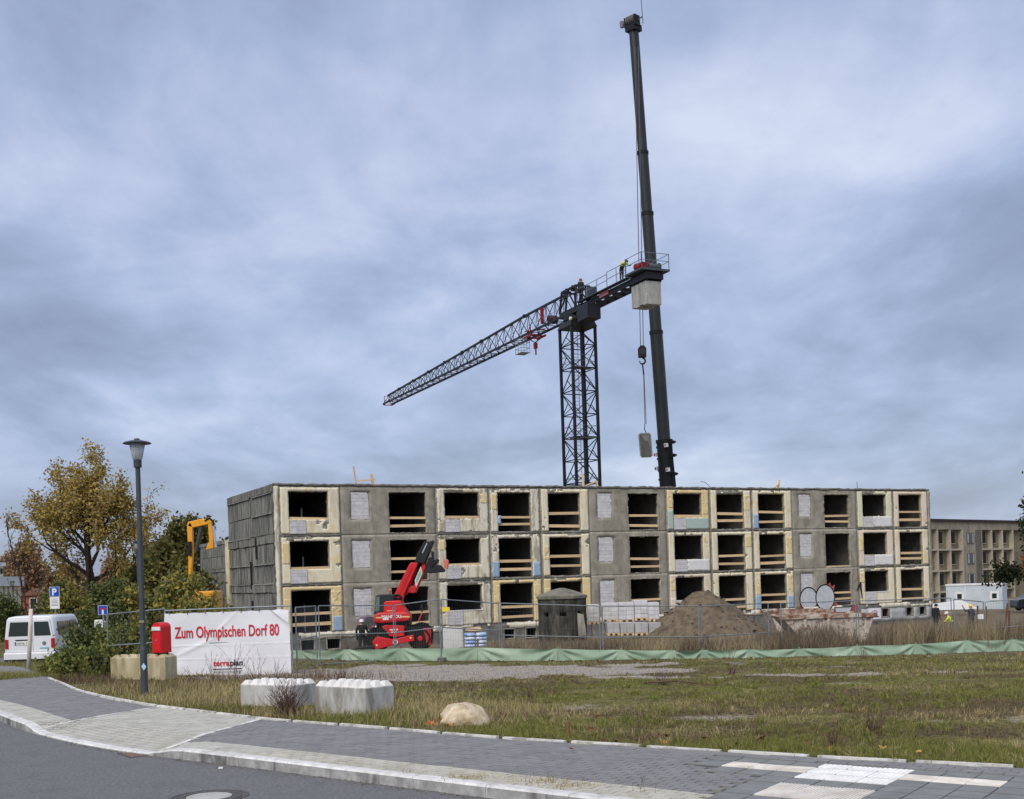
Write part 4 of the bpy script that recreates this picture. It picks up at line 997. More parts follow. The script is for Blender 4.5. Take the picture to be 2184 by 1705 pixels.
for z in (cuts[1]-.6, cuts[1]-1.6, cuts[1]-2.6, cuts[1]-3.4): ft.box(-w_-.14, -w_+.05, -.2, .2, z-.1, z+.08)
for z in (8.6, 10.2, cuts[1]-.3): ft.box(w_-.1, w_+.3, -.2, .2, z-.14, z+.14); ft.box(w_+.2, w_+.5, -.12, .12, z-.08, z+.07)
ft.bar((w_+.2, 0, 7.5), (w_+.05, 0, cuts[1]), .08); ft.xf(Q).build('boom_fittings', blackm, mc)
for sx, z in ((-1, 9.2), (-1, 10.4), (1, 9.0), (1, 11.1)):
    o = MB().box(sx*(w_-.05)-.12, sx*(w_-.05)+.12, -w_*1.0-.10, -w_*1.0+.2, z-.16, z+.16).xf(Q).build('marker_plate', paper, mc)
    MB().box(sx*(w_-.05)-.07, sx*(w_-.05)+.07, -w_*1.0-.106, -w_*1.0-.101, z-.10, z+.10).xf(Q).build('marker_red', redm, o)
tp = cuts[5]; hd2 = MB(); hd2.box(-.5, .5, -.55, .5, tp-.25, tp+.25); hd2.box(-.58, -.46, -.5, .2, tp+.1, tp+.95); hd2.box(.46, .58, -.5, .2, tp+.1, tp+.95)
hd2.xf(Q).build('boom_head', blackm, mc)
for k in range(4): MB().lathe([(.08, -.08), (.42, -.08), (.35, 0), (.42, .08), (.08, .08)], 20, (-.33+k*.22, -.15, tp+.68), 'x').xf(Q).build('head_sheave', MT('sheave_grey', S((96, 96, 92)), rough=.6), mc)
an = MB(); an.bar((-.65, 0, tp+.8), (-1.05, 0, tp+.75), .08); an.box(-1.3, -1.0, -.15, .15, tp+.5, tp+1.0); an.bar((.6, 0, tp+.6), (1.0, 0, tp+.7), .08); an.bar((1.0, 0, tp+.1), (1.0, 0, tp+2.5), .05); an.bar((1.0, 0, tp+2.3), (.6, 0, tp+2.5), .05); an.box(.5, .72, -.1, .1, tp+2.4, tp+2.6)
an.xf(Q).build('mast_light', steel2, mc)
MB().box(-4.5, 5.0, -1.4, 1.4, .9, 2.0).build('carrier', boomm, mc, bevel=.1); MB().box(-1.5, 2.4, -1.3, 1.3, 2.0, 3.6).build('turntable', boomm, mc, bevel=.1); MB().box(3.6, 5.6, -1.35, 1.35, 1.2, 3.2).build('driver_cab', boomm, mc, bevel=.15)
for k in range(4):
    for sy in (-1, 1): MB().lathe([(.3, -.2), (.62, -.2), (.66, 0), (.62, .2), (.3, .2)], 18, (-3.6+k*2.3, sy*1.2, .65), 'y').build('wheel', MT('tyre', S((28, 28, 28)), rough=.9), mc)
# hoist ropes, hook block, slings and load
hang_d = 97.5
top = at(1357.5, 100, hang_d); blk = at(1369.5, 752, hang_d)
def hz_(v): return at(1369.5, v, hang_d).z
X0, Y0 = blk.x, blk.y
rp = MB()
for dx in (-.12, .12): rp.tube([(X0+dx-X0, 0, hz_(741)), (top.x-X0+dx*1.2, top.y-Y0, top.z)], .035, 5)
hb = thing('crane_hook', 'hook block hanging from the telescopic crane on two long ropes', 'hook', (X0, Y0, 0))
rp.build('rope', MT('rope', S((92, 92, 98)), rough=.6), hb)
MB().prism([(-.32, hz_(763)), (.32, hz_(763)), (.34, hz_(744)), (.15, hz_(738)), (-.15, hz_(738)), (-.34, hz_(744))], -.25, .25).build('pulley_block', blackm, hb, bevel=.03)
MB().lathe([(.1, -.27), (.26, -.27), (.26, .27), (.1, .27)], 18, (0, 0, hz_(751)), 'y').build('pulley', boomm, hb)
zc = hz_(770.5); MB().tube([(0, 0, hz_(763)), (0, 0, zc+.3)]+[(.24*math.sin(t), 0, zc-.0+.24*math.cos(t)) for t in np.linspace(.3, 4.9, 14)], [.06]*2+[.075]*10+[.05, .04, .03, .02], 8).build('hook', blackm, hb)
lx = at(1376.5, 930, hang_d); ld_ = thing('lifting_sling', 'thin sling and chain between the crane hook and the hanging panel', 'sling', (X0, Y0, 0))
MB().tube([(0, 0, zc-.2), (.08, 0, hz_(800))], .06, 6).build('chain', blackm, ld_); MB().tube([(.06, 0, hz_(798)), (lx.x-X0, lx.y-Y0, hz_(905))], .03, 5).tube([(.1, 0, hz_(798)), (lx.x-X0+.1, lx.y-Y0, hz_(905))], .03, 5).build('strap', MT('sling_mauve', S((104, 88, 100)), rough=.8), ld_)
MB().tube([(lx.x-X0, lx.y-Y0, hz_(903)), (lx.x-X0-.06, lx.y-Y0, hz_(916)), (lx.x-X0+.12, lx.y-Y0, hz_(927))], .035, 6).build('shackle', blackm, ld_)
px = pm_(hang_d); pc = at(1376.5, 950, hang_d)
pn_ = thing('hanging_panel', 'small concrete wall panel with pale corner hanging from crane', 'panel', pc, -.12)
w2, h2 = 11/px, 23.5/px; tl = -.03
MB().prism([(-w2-.03, h2), (w2-.05, h2), (w2+.05, -h2), (-w2+.07, -h2)], -.09, .09).build('panel', MT('hang_conc', [(.3, S((84, 83, 79))), (.7, S((102, 101, 97)))], scale=2, rough=.9), pn_)
MB().prism([(-w2+.05, h2-.08), (w2-.1, h2-.08), (w2-.02, -.1), (w2-.25, .35), (-.05, .38), (-.2, .75)], -.096, -.091).build('pale_patch', MT('hang_pale', S((124, 124, 120)), rough=.9), pn_)
fr = MB()
for a, b in (((-w2-.03, h2), (w2-.05, h2)), ((w2-.05, h2), (w2+.05, -h2)), ((w2+.05, -h2), (-w2+.07, -h2)), ((-w2+.07, -h2), (-w2-.03, h2))): fr.bar((a[0], 0, a[1]), (b[0], 0, b[1]), .22, .05, (0, 1, 0))
fr.build('rim', MT('rim_pale', S((142, 142, 136)), rough=.9), pn_)
# ---------------------------------------------------------------- red telehandler
th0 = at(852.6, 1387, 58.0)
tele = thing('telehandler', 'red rotating telehandler with raised boom in front of the building', 'telehandler', th0)
tred = MT('machine_red', [(.3, S((186, 22, 30))), (.7, S((212, 34, 40)))], scale=3, rough=.45, spec=.4, stain=S((150, 60, 52)), stainamt=.4)
tdk = MT('machine_black', [(.3, S((24, 25, 28))), (.7, S((38, 39, 43)))], scale=4, rough=.55)
tyre = MT('tyre', S((28, 28, 28)), rough=.9)
glass = MT('dark_glass', S((40, 52, 50)), rough=.08, spec=.8)
glass_l = MT('pale_glass', S((96, 116, 108)), rough=.1, spec=.8)
white = MT('white_paint', S((228, 228, 226)), rough=.5)
ylw = MT('stripe_yellow', S((232, 196, 120)), rough=.5)
KT = .00375
def T(x, y):
    X, Z = (x-900)*KT, (1530-y)*KT; return (X+.0323*Z, Z-.0323*X)
def PT(name, poly, y0, y1, mat, parent=None, bevel=.03):
    return MB().prism([T(*q) for q in poly], y0, y1).build(name, mat, parent or tele, bevel=bevel)
ch = PT('chassis', [(560, 1330), (640, 1240), (1180, 1225), (1260, 1300), (1180, 1400), (640, 1440)], -.75, .75, tdk)
PT('stabiliser_beam', [(575, 1400), (640, 1330), (840, 1370), (1110, 1310), (1125, 1390), (870, 1440), (625, 1505)], -1.32, -1.16, tred)
PT('chassis_cover', [(695, 1205), (740, 1185), (985, 1195), (985, 1330), (900, 1340), (745, 1330)], -1.1, .6, tred)
PT('stabiliser_leg', [(1225, 1225), (1325, 1225), (1338, 1300), (1335, 1450), (1280, 1455), (1255, 1320)], -1.2, -.9, tred)
PT('outrigger_beam', [(195, 1530), (330, 1485), (600, 1440), (612, 1490), (500, 1535), (210, 1550)], -1.3, -1.0, tdk)
PT('outrigger_foot', [(185, 1545), (330, 1530), (335, 1550), (190, 1560)], -1.45, -.85, tdk)
for (zx, zy), yy in (((640, 1370), -.9), ((1195, 1360), -.95), ((660, 1330), 1.0), ((1170, 1330), 1.0)):
    X, Z = T(zx, zy); wl = MB().lathe([(.30, -.24), (.50, -.26), (.56, -.2), (.58, 0), (.56, .2), (.50, .26), (.30, .24)], 28, (X, yy, Z), 'y').build('wheel', tyre, tele, 'auto')
    tr_ = MB()
    for k in range(22):
        a = 2*math.pi*k/22
        for sg in (-1, 1):
            c0 = Vector((X+.57*math.cos(a), yy, Z+.57*math.sin(a))); a2 = a+.14; c1 = Vector((X+.56*math.cos(a2), yy+sg*.24, Z+.56*math.sin(a2))); tr_.bar(c0, c1, .06, .07, (math.cos(a), 0, math.sin(a)))
    tr_.build('tread', tyre, wl)
    MB().lathe([(.05, -.28), (.12, -.27), (.14, -.2), (.28, -.16), (.31, -.25), (.31, .2)], 20, (X, yy, Z), 'y').build('rim', tred, wl)
X, Z = T(877, 1405); MB().lathe([(.0, -.006), (.12, -.006), (.12, .006), (.0, .006)], 20, (X, -1.33, Z), 'y').build('decal', white, tele)
MB().lathe([(.0, -.004), (.075, -.004), (.075, .004), (.0, .004)], 16, (X, -1.338, Z), 'y').build('decal_mark', MT('decal_blue', S((96, 110, 150))), tele)
for zx, zy in ((637, 1445), (1075, 1350)): X, Z = T(zx, zy); MB().lathe([(.0, -.01), (.05, -.01), (.05, .01), (0, .01)], 12, (X, -1.33, Z), 'y').build('reflector', ylw, tele)
cw_ = PT('counterweight', [(583, 1160), (590, 1090), (605, 1050), (640, 1027), (720, 1020), (1000, 1012), (1040, 1025), (1060, 1060), (1064, 1120), (1040, 1135), (900, 1145), (700, 1165)], -1.22, .2, tred, bevel=.10)
PT('turret_base', [(600, 1160), (1050, 1135), (1050, 1190), (640, 1210)], -.9, .6, tdk)
PT('turret', [(715, 1035), (712, 900), (740, 878), (930, 868), (950, 890), (962, 950), (1005, 1000), (1005, 1025)], -.85, .45, tred, bevel=.06)
for x0, x1 in ((622, 690), (945, 1060)): PT('stripe', [(x0, 1083 if x0 < 700 else 1070), (x1, 1080 if x0 < 700 else 1068), (x1, 1096 if x0 < 700 else 1088), (x0, 1099 if x0 < 700 else 1086)], -1.226, -1.2205, ylw, cw_, 0)
PT('plate', [(712, 1092), (785, 1090), (785, 1118), (712, 1120)], -1.2285, -1.2225, white, cw_, 0)
X, Z = T(694, 1098); text_on('lettering', 'MANITOU', .20, white, cw_, Matrix.Translation((X, -1.225, Z)) @ Matrix.Rotation(-.0323*0, 4, 'Y') @ STAND, sx=1.05, bold=.006)
for zx, zy, w_ in ((800, 1240, 105), (815, 1275, 75)): PT('decal_strip', [(zx, zy), (zx+w_, zy-4), (zx+w_, zy+14), (zx, zy+18)], -1.106, -1.1005, white, None, 0)
PT('stripe', [(750, 1000), (855, 995), (855, 1003), (750, 1008)], -.856, -.8505, ylw, None, 0)
# cab
cab = PT('cab_frame', [(578, 1055), (607, 805), (640, 795), (850, 790), (850, 1040)], -.7, .5, tdk, bevel=.04)
PT('cab_window', [(592, 1015), (614, 822), (655, 815), (652, 1005)], -.71, -.702, glass_l, cab, 0)
PT('cab_window', [(672, 1000), (676, 830), (800, 815), (830, 1000)], -.71, -.702, glass, cab, 0)
PT('cab_side_window', [(586, 1010), (608, 822), (606, 822), (584, 1010)], -.6, .4, glass, cab, 0)
PT('cab_seat', [(690, 990), (695, 880), (720, 860), (745, 880), (750, 990)], -.705+.001, -.70, MT('pale_seat', S((120, 132, 124))), cab, 0)
X, Z = T(777, 760); MB().lathe([(.03, -.1), (.03, 0), (.06, .02), (.05, .14), (.0, .16)], 12, (X, -.2, Z)).build('beacon', MT('beacon_orange', S((224, 120, 90)), rough=.3), tele, True)
# boom
bm = PT('boom', [(800, 868), (945, 880), (965, 800), (1148, 395), (1148, 375), (1060, 372), (1035, 395)], -.45, .1, tred, bevel=.03)
PT('boom_groove', [(905, 790), (920, 790), (1085, 430), (1072, 430)], -.457, -.451, MT('machine_red_dark', S((170, 20, 30)), rough=.4), bm, 0)
PT('boom_side', [(985, 800), (1010, 765), (1150, 440), (1110, 470), (955, 800)], -.2, .3, tred, bm)
PT('inner_boom', [(1040, 670), (1085, 690), (1200, 400), (1150, 390)], .0, .45, tdk, bm)
jb_ = PT('side_boom', [(1005, 770), (1005, 697), (1080, 692), (1215, 375), (1235, 362), (1252, 432), (1112, 768), (1090, 775)], -.3, .5, tred, bm)
PT('side_panel', [(1105, 605), (1185, 420), (1205, 515), (1122, 695)], -.308, -.302, white, jb_, 0)
PT('side_panel_green', [(1118, 600), (1183, 455), (1193, 520), (1128, 655)], -.314, -.3095, MT('panel_green', S((130, 180, 152)), rough=.6), jb_, 0)
PT('boom_head', [(1105, 365), (1140, 250), (1235, 92), (1300, 95), (1350, 78), (1352, 105), (1245, 370), (1200, 385)], -.4, .35, tdk, bm)
PT('head_cylinder', [(1200, 245), (1212, 250), (1275, 120), (1262, 115)], -.41, -.401, MT('chrome', S((200, 204, 210)), rough=.3, metal=.6), bm, 0)
PT('fork_carriage', [(1245, 500), (1280, 330), (1300, 300), (1350, 350), (1405, 320), (1420, 345), (1370, 400), (1440, 405), (1500, 470), (1490, 495), (1300, 515)], -.5, .5, tdk, bm, .02)
PT('fork_backrest', [(1325, 220), (1345, 225), (1352, 420), (1330, 420)], -.6, .6, tdk, bm, .01)
PT('attachment', [(1480, 345), (1525, 325), (1548, 350), (1535, 460), (1490, 440)], -.3, .3, MT('attach_red', S((214, 120, 100)), rough=.7), bm, .02)
def hose(pts, yy): MB().tube([(T(*q)[0], yy, T(*q)[1]) for q in pts], .035, 6).build('hose', tdk, tele)
hose([(800, 862), (830, 845), (890, 848), (930, 860), (940, 835), (915, 805), (870, 790), (800, 800)], -.5); hose([(810, 858), (860, 838), (915, 845), (930, 822), (900, 795), (840, 792)], -.55)
MB().tube([(T(1165, 1140)[0], -.8, T(1165, 1140)[1]), (T(1212, 1040)[0], -.8, T(1212, 1040)[1])], .04, 6).build('mirror_arm', tred, tele); PT('mirror', [(1195, 925), (1215, 925), (1222, 1015), (1198, 1020)], -.85, -.7, tdk)
PT('tail_lamp', [(560, 1200), (605, 1195), (605, 1220), (560, 1222)], -1.3, -1.15, MT('lamp_red', S((190, 40, 36)), rough=.3)); PT('tail_lamp_white', [(610, 1195), (632, 1193), (632, 1216), (610, 1218)], -1.3, -1.15, white)
# worker beside it
p = at(773, 1384, 57.6); person('worker in black jacket and white helmet seen from behind beside telehandler', (p.x, p.y, p.z-.32), .1, dict(ell=(-.28, .02, 1.17), elr=(.27, .08, 1.18), wrr=(.28, .3, 1.12), har=(.28, .38, 1.12)), [(0, S((44, 45, 48))), (.86, S((28, 27, 27))), (1.5, SK_)], helmet=S((222, 214, 212)))
# ---------------------------------------------------------------- octagonal concrete bunker
p = at(1201, 1372, 52.0); K5 = pm_(52.0)
bk_ = thing('concrete_bunker', 'weathered dark octagonal concrete sentry bunker with slits and low cone roof', 'bunker', (p.x, p.y, p.z-.3), math.radians(22.5))
bmat = MT('bunker_concrete', [(.25, S((30, 30, 27))), (.42, S((48, 47, 43))), (.58, S((72, 70, 62))), (.75, S((38, 38, 35)))], scale=1.8, rough=.95, bump=.6, bscale=14, detail=9, stretch=(1.6, 1.6, .5), stain=S((128, 122, 106)), stainamt=.35)
Rb = 53/K5*1.03; zt_ = p.z; top_z = (at(1201, 1277, 52.0).z-p.z)+.3
def octo(r, z): return [(r*math.cos(math.radians(45*k)), r*math.sin(math.radians(45*k)), z) for k in range(8)]
slit = {}
for k in range(8):
    a0 = math.radians(45*k); a1 = math.radians(45*(k+1)); P0 = Vector((Rb*math.cos(a0), Rb*math.sin(a0), 0)); P1 = Vector((Rb*math.cos(a1), Rb*math.sin(a1), 0)); d = (P1-P0); wlen = d.length; d.normalize(); nin = Vector((-d.y, d.x, 0))
    zc = top_z-.66
    V, F = grid_panel(0, wlen, 0, top_z, [(wlen*.36, wlen*.64, zc-.08, zc+.10)], 0, -.0, .22, .006, 0, None, k, .004)
    V, F = grid_panel(.0, wlen, 0, top_z, [(wlen*.34, wlen*.66, zc-.09, zc+.09)], 0, .22, .2, .006, 0, None, k, .006)
    W_ = np.array([tuple(P0+d*v[0]+nin*v[1]+Vector((0, 0, v[2]))) for v in V]); link('wall_face', npmesh('wall_face', W_, F), bmat, bk_)
MB().prismz([(x*.72, y*.72) for x, y, _ in octo(Rb, 0)], .05, top_z-.02).build('core', MT('slit_blocker_black', S((14, 14, 14))), bk_)  # added black filler, blocks light through the slits so they look dark
mb = MB(); r0 = octo(Rb*1.05, top_z); r1 = octo(Rb*1.06, top_z+.13); r2 = octo(Rb*.5, top_z+.36); r3 = octo(Rb*.12, top_z+.47)
mb.v = r0+r1+r2+r3; 
for a in range(3):
    for k in range(8): mb.f.append((a*8+k, a*8+(k+1) % 8, a*8+8+(k+1) % 8, a*8+8+k))
mb.f += [tuple(range(7, -1, -1)), tuple(range(24, 32))]; mb.build('roof', MT('bunker_roof', [(.3, S((92, 90, 80))), (.7, S((132, 128, 114)))], scale=2.5, rough=.95, bump=.5, bscale=20), bk_)
q = at(1240, 1332, 51.0); lb = tag(MB().hexa([(-.16, -.03, -.5), (.2, -.03, -.5), (.2, .03, -.5), (-.16, .03, -.5), (-.16, -.03, .5), (.12, -.03, .42), (.12, .03, .42), (-.16, .03, .5)]).build('broken_slab', con_a), 'pale broken concrete slab leaning on the bunker', 'slab'); lb.location = (q.x, q.y, q.z); lb.rotation_euler = (-.1, 0, .2)
# ---------------------------------------------------------------- wrapped block pallets
foil = MT('wrapped_blocks', [(.3, S((198, 197, 199))), (.7, S((222, 221, 223)))], scale=1.8, rough=.55, bump=.15, bscale=14, rnd=.05)
pgrey = MT('block_side', [(.3, S((160, 158, 156))), (.7, S((190, 188, 186)))], scale=2, rough=.9, rnd=.06)
def pallet(label, u0, u1, v0, v1, d, rz, dep=1.0, grp='pallets of pale blocks', mat=None, nr=4):
    c0, c1 = at(u0, v1, d), at(u1, v1, d); w_ = (c1-c0).length; h = (v1-v0)/pm_(d); c = (c0+c1)/2
    t = thing('block_pallet', label, 'pallet', (c.x, c.y, c.z), rz+math.atan2(c1.y-c0.y, c1.x-c0.x), grp)
    nc = max(2, round(w_/.3))
    for i in range(nc):
        for j in range(nr):
            o = link('block', block_me, None, t) if mat is None else link('block', block_me2, None, t)
            hh = (h-.12)/nr; ww = w_/nc; o.location = (-w_/2+ww*(i+.5), dep/2+RNG.normal(0, .004), .12+hh*(j+.5)); o.scale = (ww-.006, dep, hh-.008)
    for x in (-w_/2+.05, 0, w_/2-.05): MB().box(x-.05, x+.05, 0, dep, 0, .09).build('pallet_runner', wood, t)
    MB().box(-w_/2, w_/2, 0, dep, .091, .115).build('pallet_deck', wood, t)
    return t
block_me2 = MB().box(-.5, .5, -.5, .5, -.5, .5).mesh('block'); block_me2.materials.append(pgrey)
pallet('pallet of white blocks at left end, touching the bunker', 1256, 1279, 1290, 1332, 54.0, .0)
pallet('white block pallet second from the bunker, behind fence posts', 1284, 1319, 1287, 1327, 53.0, -.2)
pallet('white block pallet in the middle of the upper row', 1321, 1353, 1285, 1327, 52.5, .02)
pallet('tallest white block pallet in the upper row', 1354, 1382, 1281, 1324, 52.5, .02)
pallet('white block pallet at the right end beside the dirt heap', 1384, 1407, 1285, 1326, 52.0, .0)
for k, (u0, u1, lb_) in enumerate(((1296, 1322, 'grey block pallet on the ground, leftmost of lower row'), (1324, 1353, 'grey block pallet on the ground, second of lower row'), (1355, 1383, 'grey block pallet on the ground, third of lower row'), (1385, 1410, 'grey block pallet on the ground, rightmost of lower row'))):
    pallet(lb_, u0, u1, 1329, 1356, 51.2-k*.1, .02, 1.0, 'grey pallets on the ground', 1, 2)
# blue-white bag pallet and pale board beside
def bagmat(name, c): return MT(name, [(.35, c), (.6, S((214, 222, 230)))], scale=5, rough=.4, spec=.5, coord='pos')
bp0 = at(1015, 1384, 50.0); bw = 48/pm_(50)
bp = thing('bag_pallet', 'pallet of blue and white cement bags with timber on top', 'pallet', bp0, .05)
for r in range(4):
    for c_ in range(2):
        x = -bw/2+bw/2*(c_+.5); z = .14+r*.155
        mb = MB(); n = 8
        for (yy, k_) in ((-.3, .8), (-.2, 1), (.55, 1), (.65, .8)):
            for t in range(12): a = 2*math.pi*t/12; mb.v.append((x+bw/4*.97*math.copysign(abs(math.cos(a))**.45, math.cos(a))*k_**.3, yy, z+.078*k_*math.copysign(abs(math.sin(a))**.6, math.sin(a))))
        for i in range(3):
            for t in range(12): mb.f.append((i*12+t, i*12+(t+1) % 12, i*12+12+(t+1) % 12, i*12+12+t))
        mb.f += [tuple(range(12)), tuple(range(47, 35, -1))]
        mb.build('bag', bagmat('bag_blue' if (r+c_) % 2 else 'bag_pale', S((74, 132, 206)) if (r+c_) % 2 else S((150, 184, 224))), bp, True)
for x in (-.4, 0, .4): MB().box(x-.05, x+.05, -.3, .6, 0, .06).build('pallet_runner', wood, bp)
MB().bar((-.42, .1, .84), (.22, .2, .87), .18, .1).bar((-.3, -.1, .82), (.3, -.15, .82), .12, .08).build('timber_piece', wood, bp)
q = at(965, 1362, 52.0); wb = tag(MB().box(-.45, .45, -.04, .04, -.75, .5).box(-.45, .5, .05, .09, -.7, .44).build('panel_stack', MT('pale_panel', [(.3, S((190, 190, 186))), (.7, S((210, 210, 206)))], scale=1.5, rough=.9)), 'pale upright building panels behind the blue bag pallet', 'panel'); wb.location = (q.x, q.y, q.z); wb.rotation_euler = (-.06, 0, .1)
# ---------------------------------------------------------------- heap of soil
sp0 = at(1515, 1378, 50.0); Kd = pm_(50.0)
rx, hgt = 195/Kd, (1378-1257)/Kd
n = 90; th_ = np.linspace(-1.25, 1.25, n); AX, AY = np.meshgrid(th_, th_); rr = np.hypot(AX, AY)
hz2 = np.clip(1-rr, 0, 1); h_ = hgt*np.minimum(1.12*hz2**1.28, 1-.25*rr)
h_ = np.where(rr < .10, np.minimum(h_, hgt*.97+.06*fbm(AX*9, AY*9)), h_)
nz_ = (fbm(AX*5+3, AY*5)-.47)*.55+(fbm(AX*16, AY*16+5)-.47)*.28
h_ = h_+nz_*np.clip(hz2*4, 0, 1)*.6-.45*np.clip((rr-1)*4, 0, 1)
V = np.stack([AX*rx, AY*rx*.8, h_], -1).reshape(-1, 3); i_ = (np.arange(n-1)[:, None]*n+np.arange(n-1)[None]).ravel()
soilm = MT('heap_soil', [(.25, S((66, 57, 45))), (.45, S((96, 85, 68))), (.6, S((116, 103, 84))), (.78, S((82, 73, 58)))], scale=3.0, rough=.98, bump=.9, bscale=16, detail=10)
hp = tag(link('soil_heap', npmesh('soil_heap', V, np.stack([i_, i_+1, i_+n+1, i_+n], 1)), soilm, smooth=True), 'tall conical heap of brown soil in front of the building', 'soil heap'); hp.location = (sp0.x, sp0.y+rx*.45, sp0.z)
cl_ = MB(); rg = np.random.default_rng(3)
for k in range(520):
    a = rg.uniform(0, 6.28); r_ = rg.uniform(.12, 1.05)**.8; x, y = r_*math.cos(a), r_*math.sin(a); ix = int((x+1.25)/2.5*(n-1)); iy = int((y+1.25)/2.5*(n-1)); z = h_[iy, ix]; s_ = rg.uniform(.02, .09)
    pts_ = [(x*rx+rg.normal(0, s_), y*rx*.8+rg.normal(0, s_), z+rg.normal(0, s_*.7)+s_*.3) for _ in range(4)]; cl_.add(pts_, [(0, 1, 2), (0, 2, 3), (0, 3, 1), (1, 3, 2)])
o = cl_.build('clods', soilm, hp); o['kind'] = 'stuff'
# ---------------------------------------------------------------- two skips
skm = MT('skip_paint', [(.3, S((168, 156, 138))), (.52, S((198, 190, 176))), (.62, S((112, 82, 66))), (.8, S((166, 154, 138)))], scale=3.2, rough=.8, bump=.2, detail=9, stain=S((126, 96, 80)), stainamt=.45)
skr = MT('skip_rim', [(.35, S((196, 188, 172))), (.55, S((132, 92, 72))), (.7, S((84, 66, 58)))], scale=3.5, rough=.8, detail=8)
def skip(label, u0, u1, vt, vb, d, tap0, tap1, dep=1.9, rz=0.):
    c0, c1 = at(u0, vb, d), at(u1, vb, d); w_ = (c1-c0).length; h = (vb-vt)/pm_(d); c = (c0+c1)/2
    t = thing('skip_container', label, 'skip', (c.x, c.y, c.z), rz)
    def shell(k0, k1): return [(-w_/2+tap0*k0, 0), (w_/2-tap1*k0, 0), (w_/2, h), (-w_/2, h)]
    MB().prism([(-w_/2+tap0, 0), (w_/2-tap1, 0), (w_/2, h), (-w_/2, h)], 0, .06).build('side_wall', skm, t)
    MB().prism([(-w_/2+tap0, 0), (w_/2-tap1, 0), (w_/2, h), (-w_/2, h)], dep-.06, dep).build('side_wall', skm, t)
    MB().hexa([(-w_/2+tap0, .061, 0), (-w_/2+tap0+.06, .061, 0), (-w_/2+tap0+.06, dep-.061, 0), (-w_/2+tap0, dep-.061, 0), (-w_/2, .061, h), (-w_/2+.06, .061, h), (-w_/2+.06, dep-.061, h), (-w_/2, dep-.061, h)]).build('end_wall', skm, t)
    MB().hexa([(w_/2-tap1-.06, .061, 0), (w_/2-tap1, .061, 0), (w_/2-tap1, dep-.061, 0), (w_/2-tap1-.06, dep-.061, 0), (w_/2-.06, .061, h), (w_/2, .061, h), (w_/2, dep-.061, h), (w_/2-.06, dep-.061, h)]).build('end_wall', skm, t)
    MB().box(-w_/2+tap0+.061, w_/2-tap1-.061, .061, dep-.061, .0, .06).build('floor', skr, t)
    MB().box(-w_/2-.08, w_/2+.08, -.09, .05, h-.11, h+.06).box(-w_/2-.08, w_/2+.08, dep-.05, dep+.09, h-.11, h+.06).build('rim', skr, t)
    for k in range(3): x = -w_/4+k*w_/4; MB().prism([(x-.06, .05), (x+.06, .05), (x+.06, h-.12), (x-.06, h-.12)], -.07, -.002).build('rib', skm, t)
    return t
skip('rusty white skip in front, behind the weeds and fence', 1668, 1868, 1313, 1372, 48.5, 1.0, .45)
skip('second pale skip standing behind the rusty one at the plinth', 1645, 1775, 1304, 1345, 56.0, .3, .3)
# ---------------------------------------------------------------- worksite right: people, low concrete blocks, container, car
p = at(1997, 1337, 74.0); person('man in black standing at the right end of the building', (p.x, p.y, p.z-.30), -1.0, {}, [(0, S((24, 24, 28))), (1.5, SK_)], hair=S((40, 30, 26)))
p = at(2072, 1336, 72.0); person('worker in yellow helmet and dark blue clothes raising one arm', (p.x, p.y, p.z-.42), .5, dict(ell=(-.42, .05, 1.36), wrl=(-.55, .1, 1.58), hal=(-.58, .12, 1.67)), [(0, S((48, 52, 62))), (.9, S((58, 62, 76))), (1.5, SK_)], helmet=S((238, 190, 40)))
p = at(2033, 1340, 70.0); person('crouching worker in hi-vis vest half hidden behind fence posts', (p.x, p.y, p.z-.2), 1.2, dict(pel=(0, 0, .45), belly=(0, .1, .6), chest=(0, .2, .8), neck=(0, .28, .95), head=(0, .33, 1.04), top=(0, .36, 1.14), shl=(-.19, .22, .88), shr=(.19, .22, .88), ell=(-.24, .4, .65), wrl=(-.2, .55, .5), hal=(-.2, .6, .44), elr=(.24, .4, .65), wrr=(.2, .55, .5), har=(.2, .6, .44), hil=(-.1, 0, .42), hir=(.1, 0, .42), knl=(-.13, .38, .5), knr=(.13, .38, .5), anl=(-.12, .1, .09), anr=(.12, .1, .09)), [(0, S((60, 56, 60))), (.58, S((212, 216, 70))), (.93, SK_)], helmet=S((226, 224, 216)))
lc = MT('low_block_concrete', [(.3, S((146, 138, 118))), (.7, S((178, 168, 146)))], scale=3, rough=.9, bump=.4)
def studblock_mesh(Lx, Ly, Hh, nx_, ny_, mat, name, label, loc, rz, mat_top=None, sr=.09, sh=.08, grp=None):
    t = thing(name, label, 'concrete block', loc, rz, grp)
    MB().box(-Lx/2, Lx/2, -Ly/2, Ly/2, 0, Hh).build('body', mat, t, bevel=.015)
    for i in range(nx_):
        for j in range(ny_):
            x = -Lx/2+Lx*(i+.5)/nx_; y = -Ly/2+Ly*(j+.5)/ny_; s_ = min(Lx/nx_, Ly/ny_)*.46; e_ = s_*.42
            MB().hexa([(x-s_, y-s_, Hh-.003), (x+s_, y-s_, Hh-.003), (x+s_, y+s_, Hh-.003), (x-s_, y+s_, Hh-.003), (x-e_, y-e_, Hh+sh), (x+e_, y-e_, Hh+sh), (x+e_, y+e_, Hh+sh), (x-e_, y+e_, Hh+sh)]).build('stud', mat_top or mat, t, bevel=.004)
    return t
for u0, u1, v, d, lab in ((1880, 1985, 1367, 52.0, 'long low studded concrete block in the weeds below the building corner'), (2050, 2130, 1366, 54.0, 'low studded concrete block in the weeds at the far right')):
    c0, c1 = at(u0, v, d), at(u1, v, d); studblock_mesh((c1-c0).length, .6, .55, 9, 3, lc, 'concrete_block', lab, ((c0.x+c1.x)/2, c0.y, c0.z-.55), -.05, None, .05, .06)
